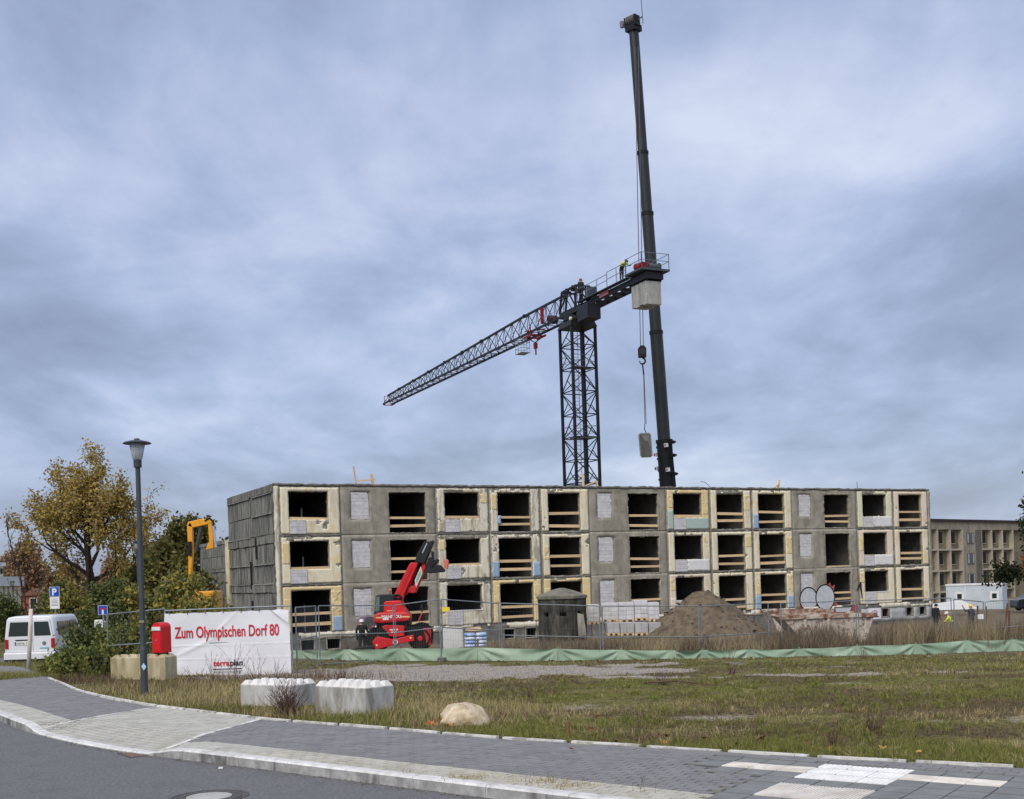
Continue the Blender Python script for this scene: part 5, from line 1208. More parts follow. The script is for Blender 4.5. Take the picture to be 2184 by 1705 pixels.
# stakes on the right
rs = MT('rusty_stake', [(.3, S((84, 60, 48))), (.7, S((112, 84, 66)))], scale=5, rough=.9)
for u, vt, vb, d, lab in ((2103, 1294, 1336, 60, 'rusty steel stake right of the yellow helmeted worker'), (2143, 1287, 1338, 58, 'slanting rusty stake near the right edge'), (2152, 1302, 1372, 50, 'thick rusty stake behind green barrier at the right edge'), (2085, 1292, 1335, 61, 'rusty stake just behind the yellow helmeted worker')):
    a, b = at(u, vb+8, d), at(u+(6 if 'slant' in lab else 0), vt, d); tag(MB().tube([a, b], .045, 6).build('steel_stake', rs), lab, 'stake')
# site container
c0, c1 = at(2019, 1302, 120.0), at(2139, 1300, 117.0); w_ = (Vector((c1.x-c0.x, c1.y-c0.y))).length; hh = 2.6
ct = thing('site_container', 'pale blue-white site office container with two small windows', 'container', (c0.x, c0.y, c0.z-.1), math.atan2(c1.y-c0.y, c1.x-c0.x))
cm = MT('container_white', [(.3, S((184, 196, 204))), (.7, S((200, 210, 217)))], scale=1, rough=.5)
MB().box(0, w_, 0, 2.4, 0, hh).build('shell', cm, ct); MB().box(-.05, w_+.05, -.06, 2.46, hh+.002, hh+.16).build('roof', white, ct)
for x0 in (.9, 4.25):
    f_ = MB().box(x0, x0+.85, -.05, -.003, 1.05, 1.95).build('window_frame', white, ct); MB().box(x0+.2, x0+.65, -.06, -.051, 1.25, 1.75).build('pane', glass, f_)
MB().box(1.85, 1.92, -.025, -.003, 0, hh).build('seam', white, ct)
tag(MB().hexa([(-2.2, -.8, 0), (2.2, -.8, 0), (2.2, .8, 0), (-2.2, .8, 0), (-1.4, -.3, .5), (1.0, -.2, .75), (1.0, .4, .75), (-1.4, .3, .5)]).build('tarpaulin', MT('tarp_white', [(.3, S((206, 208, 206))), (.7, S((226, 228, 226)))], scale=1.2, rough=.6), smooth=False), 'crumpled white tarpaulin on the ground in front of the container', 'tarpaulin').location = at(2025, 1300, 100.0)
# car at the right edge
p = at(2214, 1302, 104.0); car = thing('parked_car', 'black car with red lettering cut by the right edge', 'car', (p.x, p.y, p.z), math.pi)
body = [(-2.1, .3), (-2.2, .75), (-2.0, .95), (-1.1, 1.05), (-.5, 1.45), (.9, 1.48), (1.7, 1.05), (2.15, .95), (2.2, .4), (2.1, .28)]
cpaint = MT('car_black', S((22, 24, 32)), rough=.25, spec=.6)
MB().prism(body, -.85, .85).build('body', cpaint, car, bevel=.08)
MB().prism([(-1.0, 1.05), (-.47, 1.4), (.2, 1.42), (.2, 1.05)], -.86, -.852).prism([(.28, 1.05), (.28, 1.42), (.86, 1.42), (1.5, 1.05)], -.86, -.852).prism([(-1.0, 1.05), (-.47, 1.4), (.86, 1.42), (1.5, 1.05)], .852, .86).build('side_window', glass, car)
for x in (-1.35, 1.35):
    for y in (-.8, .8): wl = MB().lathe([(.2, -.1), (.32, -.1), (.34, 0), (.32, .1), (.2, .1)], 20, (x, y, .32), 'y').build('wheel', tyre, car); MB().lathe([(.0, -.11), (.19, -.105), (.19, .105), (0, .11)], 14, (x, y, .32), 'y').build('rim', steel2, wl)
for y in (-.86, .86): MB().box(-1.2, 1.5, y-.004, y+.004, .55, .95).build('side_print', MT('car_print', [(.4, S((150, 60, 66))), (.52, S((214, 206, 206))), (.6, S((140, 50, 60)))], scale=6, rough=.5), car)
# ---------------------------------------------------------------- loggia block behind, right
lg0, lg1 = at(1984, 1107, 150.0), at(2215, 1104, 171.0); ltop = lg0.z
LA = math.atan2(lg1.y-lg0.y, lg1.x-lg0.x)
lgb = thing('loggia_building', 'weathered beige apartment block with recessed loggias behind container', 'building', (lg0.x, lg0.y, 0), LA)
lw = MT('loggia_concrete', [(.3, S((128, 122, 107))), (.5, S((150, 143, 126))), (.7, S((168, 161, 143)))], scale=.7, rough=.95, detail=9, stain=S((98, 90, 76)), stainamt=.5)
ldk = MT('loggia_back', [(.3, S((104, 96, 80))), (.6, S((138, 127, 104))), (.75, S((148, 120, 86)))], scale=.5, rough=.95, detail=8, stain=S((96, 88, 72)), stainamt=.5)
lgt = MT('loggia_front', [(.3, S((166, 158, 140))), (.7, S((190, 182, 163)))], scale=1, rough=.95)
LL = 34.0; hs_ = 2.75; zt = ltop; zb_ = zt-.35-1.0
MB().box(-4, LL, .55, 10, -4, zt-.05).build('core_wall', ldk, lgb)
MB().box(-4.1, LL, -.25, 10.2, zt-.3, zt).build('roof_edge', MT('roof_felt', S((58, 46, 48)), rough=.9), lgb)
MB().box(-4, LL, 0, .54, zt-1.35, zt-.31).build('attic_panel', lw, lgb)
lx_ = [(-3.4, -.1), (-.1, 1.7), (1.7, 5.0), (5.0, 8.3)]; rx_ = [(13.6, 16.6), (16.6, 19.8), (19.8, 23)]
MB().box(8.32, 13.56, -.02, .54, -4, zt-1.36).build('stair_wall', lw, lgb)
MB().box(11.9, 13.5, -.1, -.022, -4, zt-1.38).build('dark_strip', MT('loggia_dark', [(.3, S((96, 92, 82))), (.7, S((116, 111, 98)))], scale=1, rough=.95), lgb)
for r in range(4):
    z1 = zt-1.36-r*hs_; z0 = z1-hs_
    f_ = MB().box(9.4, 11.35, -.08, -.021, z0+.85, z0+2.35).build('window', MT('window_reveal', S((104, 98, 88)), rough=.8), lgb)
    MB().box(9.58, 9.88, -.1, -.081, z0+1.0, z0+2.22).build('frame', MT('frame_grey', S((176, 178, 176)), rough=.6), f_); MB().box(10.95, 11.2, -.1, -.081, z0+1.0, z0+2.22).build('frame', MT('frame_grey', S((176, 178, 176)), rough=.6), f_); MB().box(9.9, 10.93, -.1, -.081, z0+1.0, z0+2.22).build('pane', glass, f_)
    for a0, a1 in lx_+rx_:
        MB().box(a0+.13, a1-.13, -.02, .54, z0-.0, z0+.22).build('balcony_slab', lgt, lgb)
        if a1-a0 > 2:
            w0 = a0+1.25; f_ = MB().box(w0-.03, w0+.93, .50, .549, z0+.95, z0+2.45).build('window', MT('window_dark', S((22, 19, 19)), rough=.6), lgb)
            MB().box(w0-.1, w0+.98, .42, .54, z0+.86, z0+.94).build('sill', lgt, f_)
    for a in [-3.4, -.1, 1.7, 5.0, 8.3, 13.6, 16.6, 19.8, 23]: MB().box(a-.12, a+.12, -.06, .54, z0+.005, z1-.005).build('fin_wall', lgt if a not in (5.0,) else lgt, lgb)
# ---------------------------------------------------------------- second gable block behind, left
g1 = at(480, 1153, 122.0); g0 = at(427, 1164, 131.0); gl = math.hypot(g0.x-g1.x, g0.y-g1.y)
bb = thing('gable_building', 'dark concrete gable end of another block behind the main building', 'building', (g1.x, g1.y, 0), math.atan2(g0.y-g1.y, g0.x-g1.x))
MB().box(0, gl, -9, -.12, -3, g1.z).build('core', con_d, bb)
z = g1.z
for k, hh in enumerate((.4, 1.25, 1.3, .35, 1.2, 1.25, .35, 1.3, 1.3)):
    x = 0.
    while x < gl-.1:
        w_ = min(RNG.uniform(.9, 1.6), gl-x); MB().box(x+.01, x+w_-.01, -.118, -.0+RNG.uniform(0, .05)+(.08 if hh < .5 else 0), z-hh+.03, z-.01).build('gable_panel', gab, bb); x += w_
    z -= hh
MB().box(-.55, -.02, -.4, .05, -3, g1.z+.02).build('corner_pillar', PLS['w'], bb); MB().box(-1.5, -.56, -.45, -.05, -3, g1.z-.3).build('yellow_strip', PLS['o'], bb)
# ---------------------------------------------------------------- orange excavator
ex0 = at(405, 1330, 88.0); KX = pm_(88.0)
exm = MT('excavator_orange', [(.3, S((226, 150, 24))), (.7, S((240, 170, 40)))], scale=2, rough=.45, spec=.45)
ex = thing('excavator', 'orange demolition excavator arm rising behind the shrubs', 'excavator', (ex0.x, ex0.y, ex0.z))
def X_(u, v): a = (u-405)/KX; b = (1330-v)/KX; return (a+.0323*b, b-.0323*a)
def PX(name, poly, y0, y1, mat, bev=.04): return MB().prism([X_(*q) for q in poly], y0, y1).build(name, mat, ex, bevel=bev)
PX('boom', [(403, 1245), (403, 1180), (400, 1125), (406, 1113), (411, 1120), (413, 1180), (407, 1244)], -.22, .22, exm)
PX('boom_knee', [(399.5, 1123), (402, 1114), (430, 1107.5), (451, 1108), (453, 1116), (436, 1121), (412, 1126)], -.22, .22, exm)
PX('stick', [(444, 1112), (452, 1110), (456, 1150), (456, 1170), (440, 1173), (447, 1155)], -.2, .2, exm)
PX('lower_boom', [(403, 1244), (407, 1243), (414, 1300), (408, 1330), (398, 1330)], -.3, .3, exm)
PX('name_plate', [(403, 1156), (411.5, 1156), (411.5, 1186), (404, 1186)], -.31, -.302, blackm, 0)
a, b = X_(418, 1175), X_(430, 1120); MB().tube([(a[0], 0, a[1]), (b[0], 0, b[1])], .14, 10).build('cylinder', MT('cyl_grey', S((70, 74, 74)), rough=.4), ex); a, b = X_(454, 1112), X_(461, 1168); MB().tube([(a[0], -.1, a[1]), (b[0], -.1, b[1])], .10, 10).build('cylinder', MT('chrome', S((200, 204, 210))), ex)
MB().tube([(X_(438, 1112)[0], -.2, X_(438, 1112)[1]), (X_(448, 1106)[0], -.2, X_(448, 1106)[1]), (X_(456, 1113)[0], -.2, X_(456, 1113)[1]), (X_(456, 1122)[0], -.2, X_(456, 1122)[1])], .08, 6).build('hose', blackm, ex)
MB().box(-1.6, 2.2, -1.4, 1.4, .9, 2.4).build('house', exm, ex, bevel=.1); MB().box(-1.5, 0, -1.4, -.3, 2.4, 3.3).build('cab', glass, ex, bevel=.08)
for y in (-1.3, 1.3): MB().prism([(-2.2, .45), (-1.9, .05), (1.9, .05), (2.2, .45), (1.9, .88), (-1.9, .88)], y-.3, y+.3).build('track', tdk, ex, bevel=.05)
# ---------------------------------------------------------------- street lamp in front
lampm = MT('lamp_post_paint', [(.3, S((50, 55, 60))), (.7, S((66, 71, 76)))], scale=3, rough=.45, spec=.5)
lg = MT('frosted_glass', S((206, 212, 216)), rough=.15, spec=.6)
mt = MATS['frosted_glass']; bsn = mt.node_tree.nodes['Principled BSDF']; tn_ = mt.node_tree; tb_ = tn_.nodes.new('ShaderNodeBsdfTransparent'); mx_ = tn_.nodes.new('ShaderNodeMixShader'); mx_.inputs[0].default_value = .5; tn_.links.new(tb_.outputs[0], mx_.inputs[1]); tn_.links.new(bsn.outputs[0], mx_.inputs[2]); tn_.links.new(mx_.outputs[0], tn_.nodes['Material Output'].inputs[0])
def street_lamp(label, p, h, grp=None, full=True):
    t = thing('street_lamp', label, 'street lamp', p, 0, grp); k = h/5.45
    MB().lathe([(.074*k, -.3), (.074*k, 1.0*k), (.070*k, 1.04*k), (.062*k, 1.06*k), (.060*k, 1.1*k), (.05*k, 4.82*k), (.05*k, 4.86*k)], 18).build('pole', lampm, t, 'auto')
    MB().lathe([(.05*k, 4.83*k), (.082*k, 4.84*k), (.085*k, 4.99*k), (.07*k, 5.0*k)], 18).build('collar', lampm, t, 'auto')
    MB().lathe([(.085*k, 5.005*k), (.10*k, 5.02*k), (.165*k, 5.33*k), (.158*k, 5.33*k), (.095*k, 5.03*k), (.03*k, 5.025*k)], 24).build('glass', lg, t, True)
    MB().lathe([(.025*k, 5.03*k), (.04*k, 5.15*k), (.03*k, 5.3*k), (.02*k, 5.33*k)], 12).build('lamp_core', MT('lamp_core', S((212, 214, 210)), rough=.5), t, True)
    for a in range(4): MB().bar((.09*k*math.cos(a*1.571), .09*k*math.sin(a*1.571), 5.0*k), (.16*k*math.cos(a*1.571), .16*k*math.sin(a*1.571), 5.35*k), .012*k).build('strut', lampm, t)
    MB().lathe([(.0, 5.325*k), (.15*k, 5.335*k), (.285*k, 5.335*k), (.292*k, 5.348*k), (.25*k, 5.372*k), (.12*k, 5.405*k), (.06*k, 5.415*k), (.055*k, 5.445*k), (.0, 5.45*k)], 30).build('shade', lampm, t, 'auto')
    return t
lp = at(309, 1489, 23.6); lamp = street_lamp('tall dark street lamp with flat round shade beside the pavement', (lp.x, lp.y, lp.z), 5.25)
stk = MT('sticker', S((176, 208, 232)), rough=.5)
MB().prism([(0, -.07), (.05, 0), (0, .08), (-.05, .01)], -.075, -.069).xf(Matrix.Translation((.02, 0, .63))).build('sticker', stk, lamp); MB().box(-.05, .05, -.062, -.056, 1.52, 1.57).build('sticker_band', MT('sticker_old', S((140, 132, 100))), lamp)
# ---------------------------------------------------------------- studded concrete blocks
blkw = MT('block_concrete_white', [(.3, S((156, 155, 150))), (.5, S((180, 179, 175))), (.7, S((200, 199, 195)))], scale=5, rough=.92, bump=.5, bscale=30, detail=11, stretch=(1.5, 1.5, .5), stain=S((128, 124, 110)), stainamt=.7)
blky = MT('block_concrete_sand', [(.3, S((160, 148, 116))), (.5, S((184, 172, 140))), (.7, S((196, 186, 158)))], scale=1.8, rough=.9, bump=.3, bscale=22, detail=9, stretch=(2, 2, .6), stain=S((126, 114, 84)), stainamt=.6)
studw = MT('stud_white', [(.3, S((206, 204, 198))), (.7, S((226, 224, 219)))], scale=5, rough=.9)
p = at(753, 1534, 18.4); b2 = studblock_mesh(1.2, .62, .56, 6, 3, blkw, 'concrete_block', 'white studded concrete block with clean face beside the boulder', (p.x-.02, p.y+.35, p.z-.06), -.70, studw, .07, .075)
p = at(590, 1521, 20.0); b1 = studblock_mesh(1.2, .62, .54, 6, 3, blkw, 'concrete_block', 'white studded concrete block partly hidden by the dry bush', (p.x-.02, p.y+.3, p.z-.06), -.55, studw, .07, .07)
p = at(300, 1453, 29.8); blk3 = studblock_mesh(1.55, .6, .60, 6, 2, blky, 'concrete_block', 'sand coloured studded concrete block carrying the red letterbox', (p.x, p.y+.3, p.z), -.22, None, .08, .065)
blk3z = p.z+.60+.065
# ---------------------------------------------------------------- red letterbox
p = at(343, 1399, 29.9); mred = MT('letterbox_red', [(.3, S((196, 18, 26))), (.7, S((212, 26, 34)))], scale=4, rough=.35, spec=.5)
mbx = thing('letterbox', 'red arched-top letterbox standing on the sand coloured block', 'letterbox', (p.x, p.y+.12, blk3z), -.50)
w_, d_, h_b = .33, .34, .68
arch = [(-w_/2, .03), (w_/2, .03), (w_/2, h_b)]+[(w_/2*math.cos(t), h_b+.13*math.sin(t)) for t in np.linspace(0, math.pi, 14)[1:-1]]+[(-w_/2, h_b)]
MB().prism(arch, -d_/2, d_/2).build('body', mred, mbx, bevel=.008)
MB().prism([(-w_/2+.03, .06), (w_/2-.03, .06), (w_/2-.03, h_b-.12), (-w_/2+.03, h_b-.12)], -d_/2-.012, -d_/2-.002).build('door', mred, mbx, bevel=.003)
MB().box(-w_/2+.02, w_/2-.02, -d_/2-.03, -d_/2-.002, h_b-.075, h_b+.02).build('flap', MT('flap_white', S((226, 222, 222)), rough=.4), mbx, bevel=.004)
MB().lathe([(.0, -.01), (.013, -.01), (.013, .01), (.0, .01)], 10, (.0, -d_/2-.016, .36), 'y').build('lock', MT('chrome', S((200, 204, 210))), mbx)
MB().box(-w_/2+.06, w_/2-.06, -d_/2+.05, d_/2-.05, -.06, .03).build('foot', tdk, mbx)
# ---------------------------------------------------------------- site fence panels
galv = MT('galvanised_steel', [(.3, S((118, 126, 130))), (.7, S((146, 153, 157)))], scale=4, rough=.5, metal=.35)
wire = MT('fence_wire', S((110, 116, 118)), rough=.6, metal=.2)
footm = MT('fence_foot', [(.3, S((96, 94, 90))), (.7, S((124, 122, 117)))], scale=5, rough=.95)
def fence(label, P, Q, rails=(.0, .5, 1.0), wires=True, h=2.0, grp='site fence panels', thick=.021, feet=True):
    """P, Q: base points of the two posts; a tube frame with wire grid and concrete feet"""
    P, Q = Vector(P), Vector(Q); t = thing('fence_panel', label, 'fence', P, 0, grp); d = Q-P; up_ = Vector((0, 0, 1))
    for s_ in (0, 1): a = d*s_; MB().tube([a-up_*.05, a+up_*h], thick, 8).build('post', galv, t)
    for f_ in rails: MB().tube([up_*(.1+(h-.1)*f_)+d*.006, d*.994+up_*(.1+(h-.1)*f_)], thick*.9, 8).build('rail', galv, t)
    if wires:
        mb = MB(); n_ = max(8, int(d.length/.11))
        for k in range(1, n_): a = d*k/n_; mb.tube([a+up_*.12, a+up_*(h-.02)], .0022, 3, False)
        for k in range(1, 7): mb.tube([up_*(.1+k*.27), d+up_*(.1+k*.27)], .0022, 3, False)
        mb.build('wire_grid', wire, t)
    if feet:
        for s_ in (0, 1): c = d*s_; MB().box(c.x-.11, c.x+.11, c.y-.35, c.y+.35, c.z-.12, c.z+.06).build('foot', footm, t, bevel=.02)
    return t
# banner panel
bl, brr = at(356, 1455, 33.6), at(625, 1446, 33.2)
bl = Vector((bl.x, bl.y, bl.z)); brr = Vector((brr.x, brr.y, brr.z))
hb_ = 2.05
fence('fence panel carrying the large white banner', bl, brr, h=hb_, thick=.024)
bd_ = (brr-bl); bL = bd_.length-.08; e_ = bd_.normalized(); nrm = Vector((e_.y, -e_.x, 0)).normalized()
ban = thing('banner', 'white banner with red lettering tied to the fence beside the letterbox', 'banner', bl+e_*.05+nrm*.035)
BM = Matrix(((e_.x, -nrm.x, 0, 0), (e_.y, -nrm.y, 0, 0), (e_.z, 0, 1, 0), (0, 0, 0, 1)))     # local x along, y behind, z up
ban.rotation_euler = BM.to_euler()
ban.matrix_world = Matrix.Translation(ban.location) @ BM
banm = MT('banner_cloth', [(.3, S((214, 215, 220))), (.7, S((230, 231, 236)))], scale=1.2, rough=.6, bump=.05, bscale=8)
def wav(x, z):
    w0 = .018*math.sin(x*2.1+z*1.4)+.012*math.sin(x*1.2-z*3.0+1)
    w0 += .022*math.exp(-((z-(.62+.42*x))/.07)**2)*math.exp(-((x-.9)/.7)**2) + .016*math.exp(-((z-(1.85-.9*(2.0-x)))/.06)**2)*math.exp(-((x-1.7)/.35)**2)
    w0 += .05*math.exp(-((x-.35)/.16)**2-((z-.35)/.30)**2)
    w0 += .008*math.sin((x-.6)*9)*max(0, (z-1.5))
    w0 += .012*math.exp(-((z-1.02)/.012)**2)+.010*math.exp(-((z-.63)/.012)**2)
    return -w0
nxb, nzb = 110, 70; V = []
bt, bb0 = hb_-.08, -.02
for j in range(nzb+1):
    for i in range(nxb+1):
        x = bL*i/nxb; zt2 = bt-.02*(1-abs(math.sin(x*math.pi/.36)))*0-.016*abs(math.sin(x*math.pi/.42)); zl = bb0+.05*math.sin(x*1.9+.4)+.10*max(0, x-2.4)
        cut = max(0, .55-(bL-x))*0.75           # top right corner folded down
        z = zl+(zt2-zl)*j/nzb
        y = wav(x, z)
        if z > bt-cut: z = bt-cut-(z-(bt-cut))*.35; y -= .03
        V.append((x+(.05*math.sin(z*3) if i == 0 else 0), y, z))
i_ = (np.arange(nzb)[:, None]*(nxb+1)+np.arange(nxb)[None]).ravel()
link('cloth', npmesh('cloth', np.array(V), np.stack([i_, i_+1, i_+nxb+2, i_+nxb+1], 1)), banm, ban, True)
MB().hexa([(bL-.50, -.055, bt-.02), (bL-.02, -.055, bt-.40), (bL-.02, -.052, bt-.40), (bL-.50, -.052, bt-.02), (bL-.30, -.065, bt+.02), (bL+.0, -.065, bt-.02), (bL+.0, -.062, bt-.02), (bL-.30, -.062, bt+.02)]).build('folded_corner', MT('banner_back', S((232, 233, 238)), rough=.6), ban)
btx = MT('banner_red', S((190, 40, 50)), rough=.6); bkx = MT('banner_black', S((34, 32, 34)), rough=.6); bgx = MT('banner_grey', S((160, 160, 160)), rough=.6)
def bantext(txt, x, z, size, sx, mat, bold=0., sp=1.0):
    me = text_mesh(txt, size, sx=sx, depth=.001, bold=bold, spacing=sp); me.transform(Matrix.Translation((x, 0, z)) @ STAND)
    for v in me.vertices: v.co.y += wav(v.co.x, v.co.z)-.012
    return link('lettering', me, mat, ban)
t_ = bantext('Zum Olympischen Dorf 80', .26, 1.25, .45, .6, btx, .009)
wtxt = max(v.co.x for v in t_.data.vertices)-.26; tgt = .915*bL-.26
for v in t_.data.vertices: v.co.x = .26+(v.co.x-.26)*tgt/wtxt
x1_ = .375*bL; t1_ = bantext('terra', x1_, .42, .235, 1.0, btx, .006); xe_ = max(v.co.x for v in t1_.data.vertices); t2_ = bantext('plan', xe_+.005, .42, .235, 1.0, bkx, .006); xf_ = max(v.co.x for v in t2_.data.vertices)
MB().box(x1_, xf_, -.075, -.070, .315, .345).build('underline', bkx, ban); bantext('BAUDENKMALSANIERUNGS', x1_, .22, .066, .98, bgx); bantext('GESELLSCHAFT', x1_, .13, .066, .98, bgx)
for k in range(7):
    x = .12+k*.53
    if x < bL-.5: MB().tube([(x, -.03, bt-.05), (x+.01, .01, bt+.02), (x, .05, bt+.05)], .008, 5).build('cable_tie', tdk, ban)
# more panels: left of the banner, then the line in front of the building
def fp(u, v, d): p_ = at(u, v, d); return Vector((p_.x, p_.y, p_.z-2.0))
fence('fence panel running left from the banner behind the shrubs', fp(228, 1311, 35.5), fp(352, 1299, 33.7)) 
fence('short fence panel right of the banner turned away from us', fp(630, 1296, 33.6), fp(673, 1293, 37.2))
fence('fence panel crossing in front of the left stairwell', fp(679, 1292.5, 38.0), fp(838, 1292, 40.5))
fence('fence panel in front of the telehandler wheel', fp(842, 1291.5, 40.6), fp(937, 1278.5, 39.2))
fence('fence panel with yellow tag in front of the blue bags', fp(941, 1278.5, 39.3), fp(1063, 1287.5, 40.8))
fence('fence panel in front of the octagonal bunker', fp(1068, 1287, 40.4), fp(1278, 1293.0, 41.0), (.0, .42, 1.0))
fence('fence panel in front of the white block pallets', fp(1284, 1293, 41.0), fp(1489, 1293, 42.0), (.0, .42, 1.0))
fence('fence panel in front of the soil heap', fp(1494, 1293, 42.1), fp(1638, 1287, 43.8), (.0, .42, 1.0))
fence('fence panel in front of the rusty skip', fp(1665, 1287, 44.0), fp(1825, 1282, 45.2), (.0, 1.0))
fence('fence panel in front of the right plinth', fp(1830, 1282, 45.2), fp(2028, 1276, 46.0), (.0, 1.0))
fence('narrow fence panel in front of the raised-arm worker', fp(2034, 1278, 46.0), fp(2097, 1284, 48.5), (.0, 1.0))
fence('fence panel leaving the right edge of the picture', fp(2101, 1284, 48.4), fp(2280, 1270, 48.0), (.0, .42, 1.0))
ytag = tag(MB().box(-.13, .13, -.012, -.002, -.07, .07).build('yellow_tag', MT('tag_yellow', S((232, 204, 40)), rough=.6)), 'small yellow tag hanging on the fence wires', 'tag'); q = at(951, 1300, 39.3); ytag.location = (q.x, q.y-.05, q.z)
wtag = tag(MB().box(-.12, .12, -.012, -.002, -.1, .1).build('white_tag', paper), 'small white square tag on the right fence post', 'tag'); q = at(2090, 1315.5, 48.2); wtag.location = (q.x, q.y-.06, q.z)
# ---------------------------------------------------------------- green silt barrier with stakes
bar_pts = [(560, 1409, 43.5), (640, 1411, 42.3), (740, 1410, 41.0), (855, 1408, 39.8), (1020, 1407, 38.8), (1190, 1410, 38.4), (1326, 1412, 38.6), (1434, 1413, 38.8), (1500, 1412, 39.0), (1600, 1411, 39.5), (1706, 1409, 40.0), (1830, 1402, 40.7), (1955, 1398, 41.3), (2062, 1390, 41.8), (2160, 1388, 42.2), (2300, 1380, 42.6)]
sb_ = thing('silt_barrier', 'long low green fabric barrier with stakes across the lawn', 'barrier', (0, 0, 0))
gfab = MT('green_fabric', [(.3, S((118, 140, 118))), (.55, S((140, 162, 138))), (.75, S((170, 188, 166)))], scale=.9, rough=.6, bump=.1, bscale=6, detail=4)
bsn = gfab.node_tree.nodes['Principled BSDF']; bsn.inputs['Sheen Weight'].default_value = .1
PB = [at(u, v, d) for u, v, d in bar_pts]; BH = .43
for k in range(len(PB)-1):
    A, B = PB[k], PB[k+1]; d = B-A; n_ = Vector((d.y, -d.x, 0)).normalized(); ni, nj = max(20, int(d.length/.045)), 12; V = []
    for j in range(nj+1):
        for i in range(ni+1):
            s_ = i/ni; x = s_*d.length; z = BH*j/nj; xr = d.length-x
            w_ = .065*math.sin(math.atan2(BH*1.05-z, x+.04)*15+k)*math.exp(-x/1.1)*min(1, x*4) + .065*(.5+.9*((k*37) % 10)/10)*math.sin(math.atan2(BH*1.05-z, xr+.04)*(9+(k*7) % 6)+k*2)*math.exp(-xr/1.1)*min(1, xr*4)
            w_ += .05*(fbm(np.array([x*1.2+k*5]), np.array([z*3.]))[0]-.47)
            sag = -.02*math.sin(math.pi*s_)*(j/nj)
            p_ = A+d*s_+n_*(w_*min(1, 6*s_+.0, 6*(1-s_)+.0)+.10*(1-j/nj)); V.append((p_.x, p_.y, p_.z+z+sag-.03))
    i_ = (np.arange(nj)[:, None]*(ni+1)+np.arange(ni)[None]).ravel()
    link('fabric', npmesh('fabric', np.array(V), np.stack([i_, i_+1, i_+ni+2, i_+ni+1], 1)), gfab, sb_, True)
    hh = BH+(.2 if k in (2, 4) else .03); q = A-n_*.03
    MB().box(q.x-.025, q.x+.025, q.y-.025, q.y+.025, q.z-.3, q.z+hh).build('stake', MT('stake_wood', [(.3, S((84, 62, 48))), (.7, S((112, 84, 64)))], scale=6, rough=.9) if k in (2, 3, 4) else MT('stake_green', S((100, 136, 108))), sb_)
# ---------------------------------------------------------------- boulder, white ball
_rb = np.random.default_rng(12); BCUT = []
for _ in range(16):
    q_ = Vector(_rb.normal(size=3)); q_.z = abs(q_.z)*.8; q_.y = -abs(q_.y); q_.normalize(); BCUT.append((q_, _rb.uniform(.72, 1.0)))
BCUT.append((Vector((-.1, 0, 1)).normalized(), .78))
p = atg(982, 1552); nb2 = 44; V = []
for j in range(nb2//2+1):
    for i in range(nb2):
        t = math.pi*j/(nb2//2); f_ = 2*math.pi*i/nb2; x, y, z = math.sin(t)*math.cos(f_), math.sin(t)*math.sin(f_), math.cos(t)
        x = math.copysign(abs(x)**.66, x); z = math.copysign(abs(z)**.55, z); y = math.copysign(abs(y)**.75, y)
        s_ = 1+.30*(float(fbm(np.array([x*1.7+z*2+5]), np.array([y*1.7+z])))-.47)*2+.07*(float(fbm(np.array([x*5+z*4+5]), np.array([y*5-z*3])))-.47)*2
        v_ = Vector((x*s_, y*s_, z*s_))
        for pn_, pd_ in BCUT:
            e_x = v_.dot(pn_)-pd_
            if e_x > 0: v_ = v_-pn_*e_x
        V.append((v_.x*(.40-.07*z)+.05-.08*z*(x > 0), v_.y*.34, v_.z*.25*(1+.10*x)))
i_ = (np.arange(nb2//2)[:, None]*nb2+np.arange(nb2)[None]); Fq = np.stack([i_, (i_//nb2)*nb2+(i_+1) % nb2, (i_//nb2)*nb2+(i_+1) % nb2+nb2, i_+nb2], -1).reshape(-1, 4)
bo = tag(link('boulder', npmesh('boulder', np.array(V), Fq[:, ::-1]), MT('boulder_stone', [(.28, S((150, 130, 98))), (.45, S((196, 178, 146))), (.6, S((214, 200, 174))), (.75, S((178, 160, 128)))], scale=7, rough=.92, bump=1.0, bscale=16, detail=12, stain=S((134, 116, 88)), stainamt=.55), None, True), 'pale sandy boulder lying in the grass near the pavement', 'boulder'); bo.location = (p.x, p.y+.3, p.z+.13); bo.rotation_euler = (0, .06, .2); bo.scale = (.84, .84, .8)
p = at(1982, 1409, 38.5); V = MB().lathe([(.17, 0), (.17, .04), (.155, .11), (.10, .17), (.0, .19)], 18); o = tag(V.build('white_bowl', white, None, True), 'small white upturned plastic bowl in the grass by the barrier', 'bowl'); o.location = (p.x, p.y, p.z-.04); o.rotation_euler = (.2, .1, 0)
# ---------------------------------------------------------------- left: van, signs, stake, charger
p = at(66, 1424, 41.5); KV = pm_(41.5)
van = thing('white_van', 'white delivery van seen from behind at the left edge', 'van', (p.x, p.y, p.z), .06)
vpt = MT('van_white', [(.3, S((220, 222, 226))), (.7, S((230, 232, 235)))], scale=1, rough=.25, spec=.5)
sect = lambda w0, z0, z1, r: [(-w0, z0), (w0, z0), (w0, .95), (w0*.985, 1.1), (w0*.90, z1-.10), (w0*.82, z1-.02), (w0*.7, z1), (-w0*.7, z1), (-w0*.82, z1-.02), (-w0*.90, z1-.10), (-w0*.985, 1.1), (-w0, .95)]
secs = [(0, sect(.87, .42, 1.78, 0)), (.04, sect(.895, .34, 1.81, 0)), (.5, sect(.9, .28, 1.83, 0)), (2.6, sect(.9, .28, 1.82, 0)), (3.1, sect(.89, .28, 1.45, 0)), (3.35, sect(.88, .28, 1.12, 0)), (4.2, sect(.84, .3, .95, 0)), (4.4, sect(.75, .4, .7, 0))]
mb = MB()
for y, sc in secs:
    zmax = max(z for x, z in sc)
    mb.v += [(x, y, min(z, zmax)) for x, z in sc]
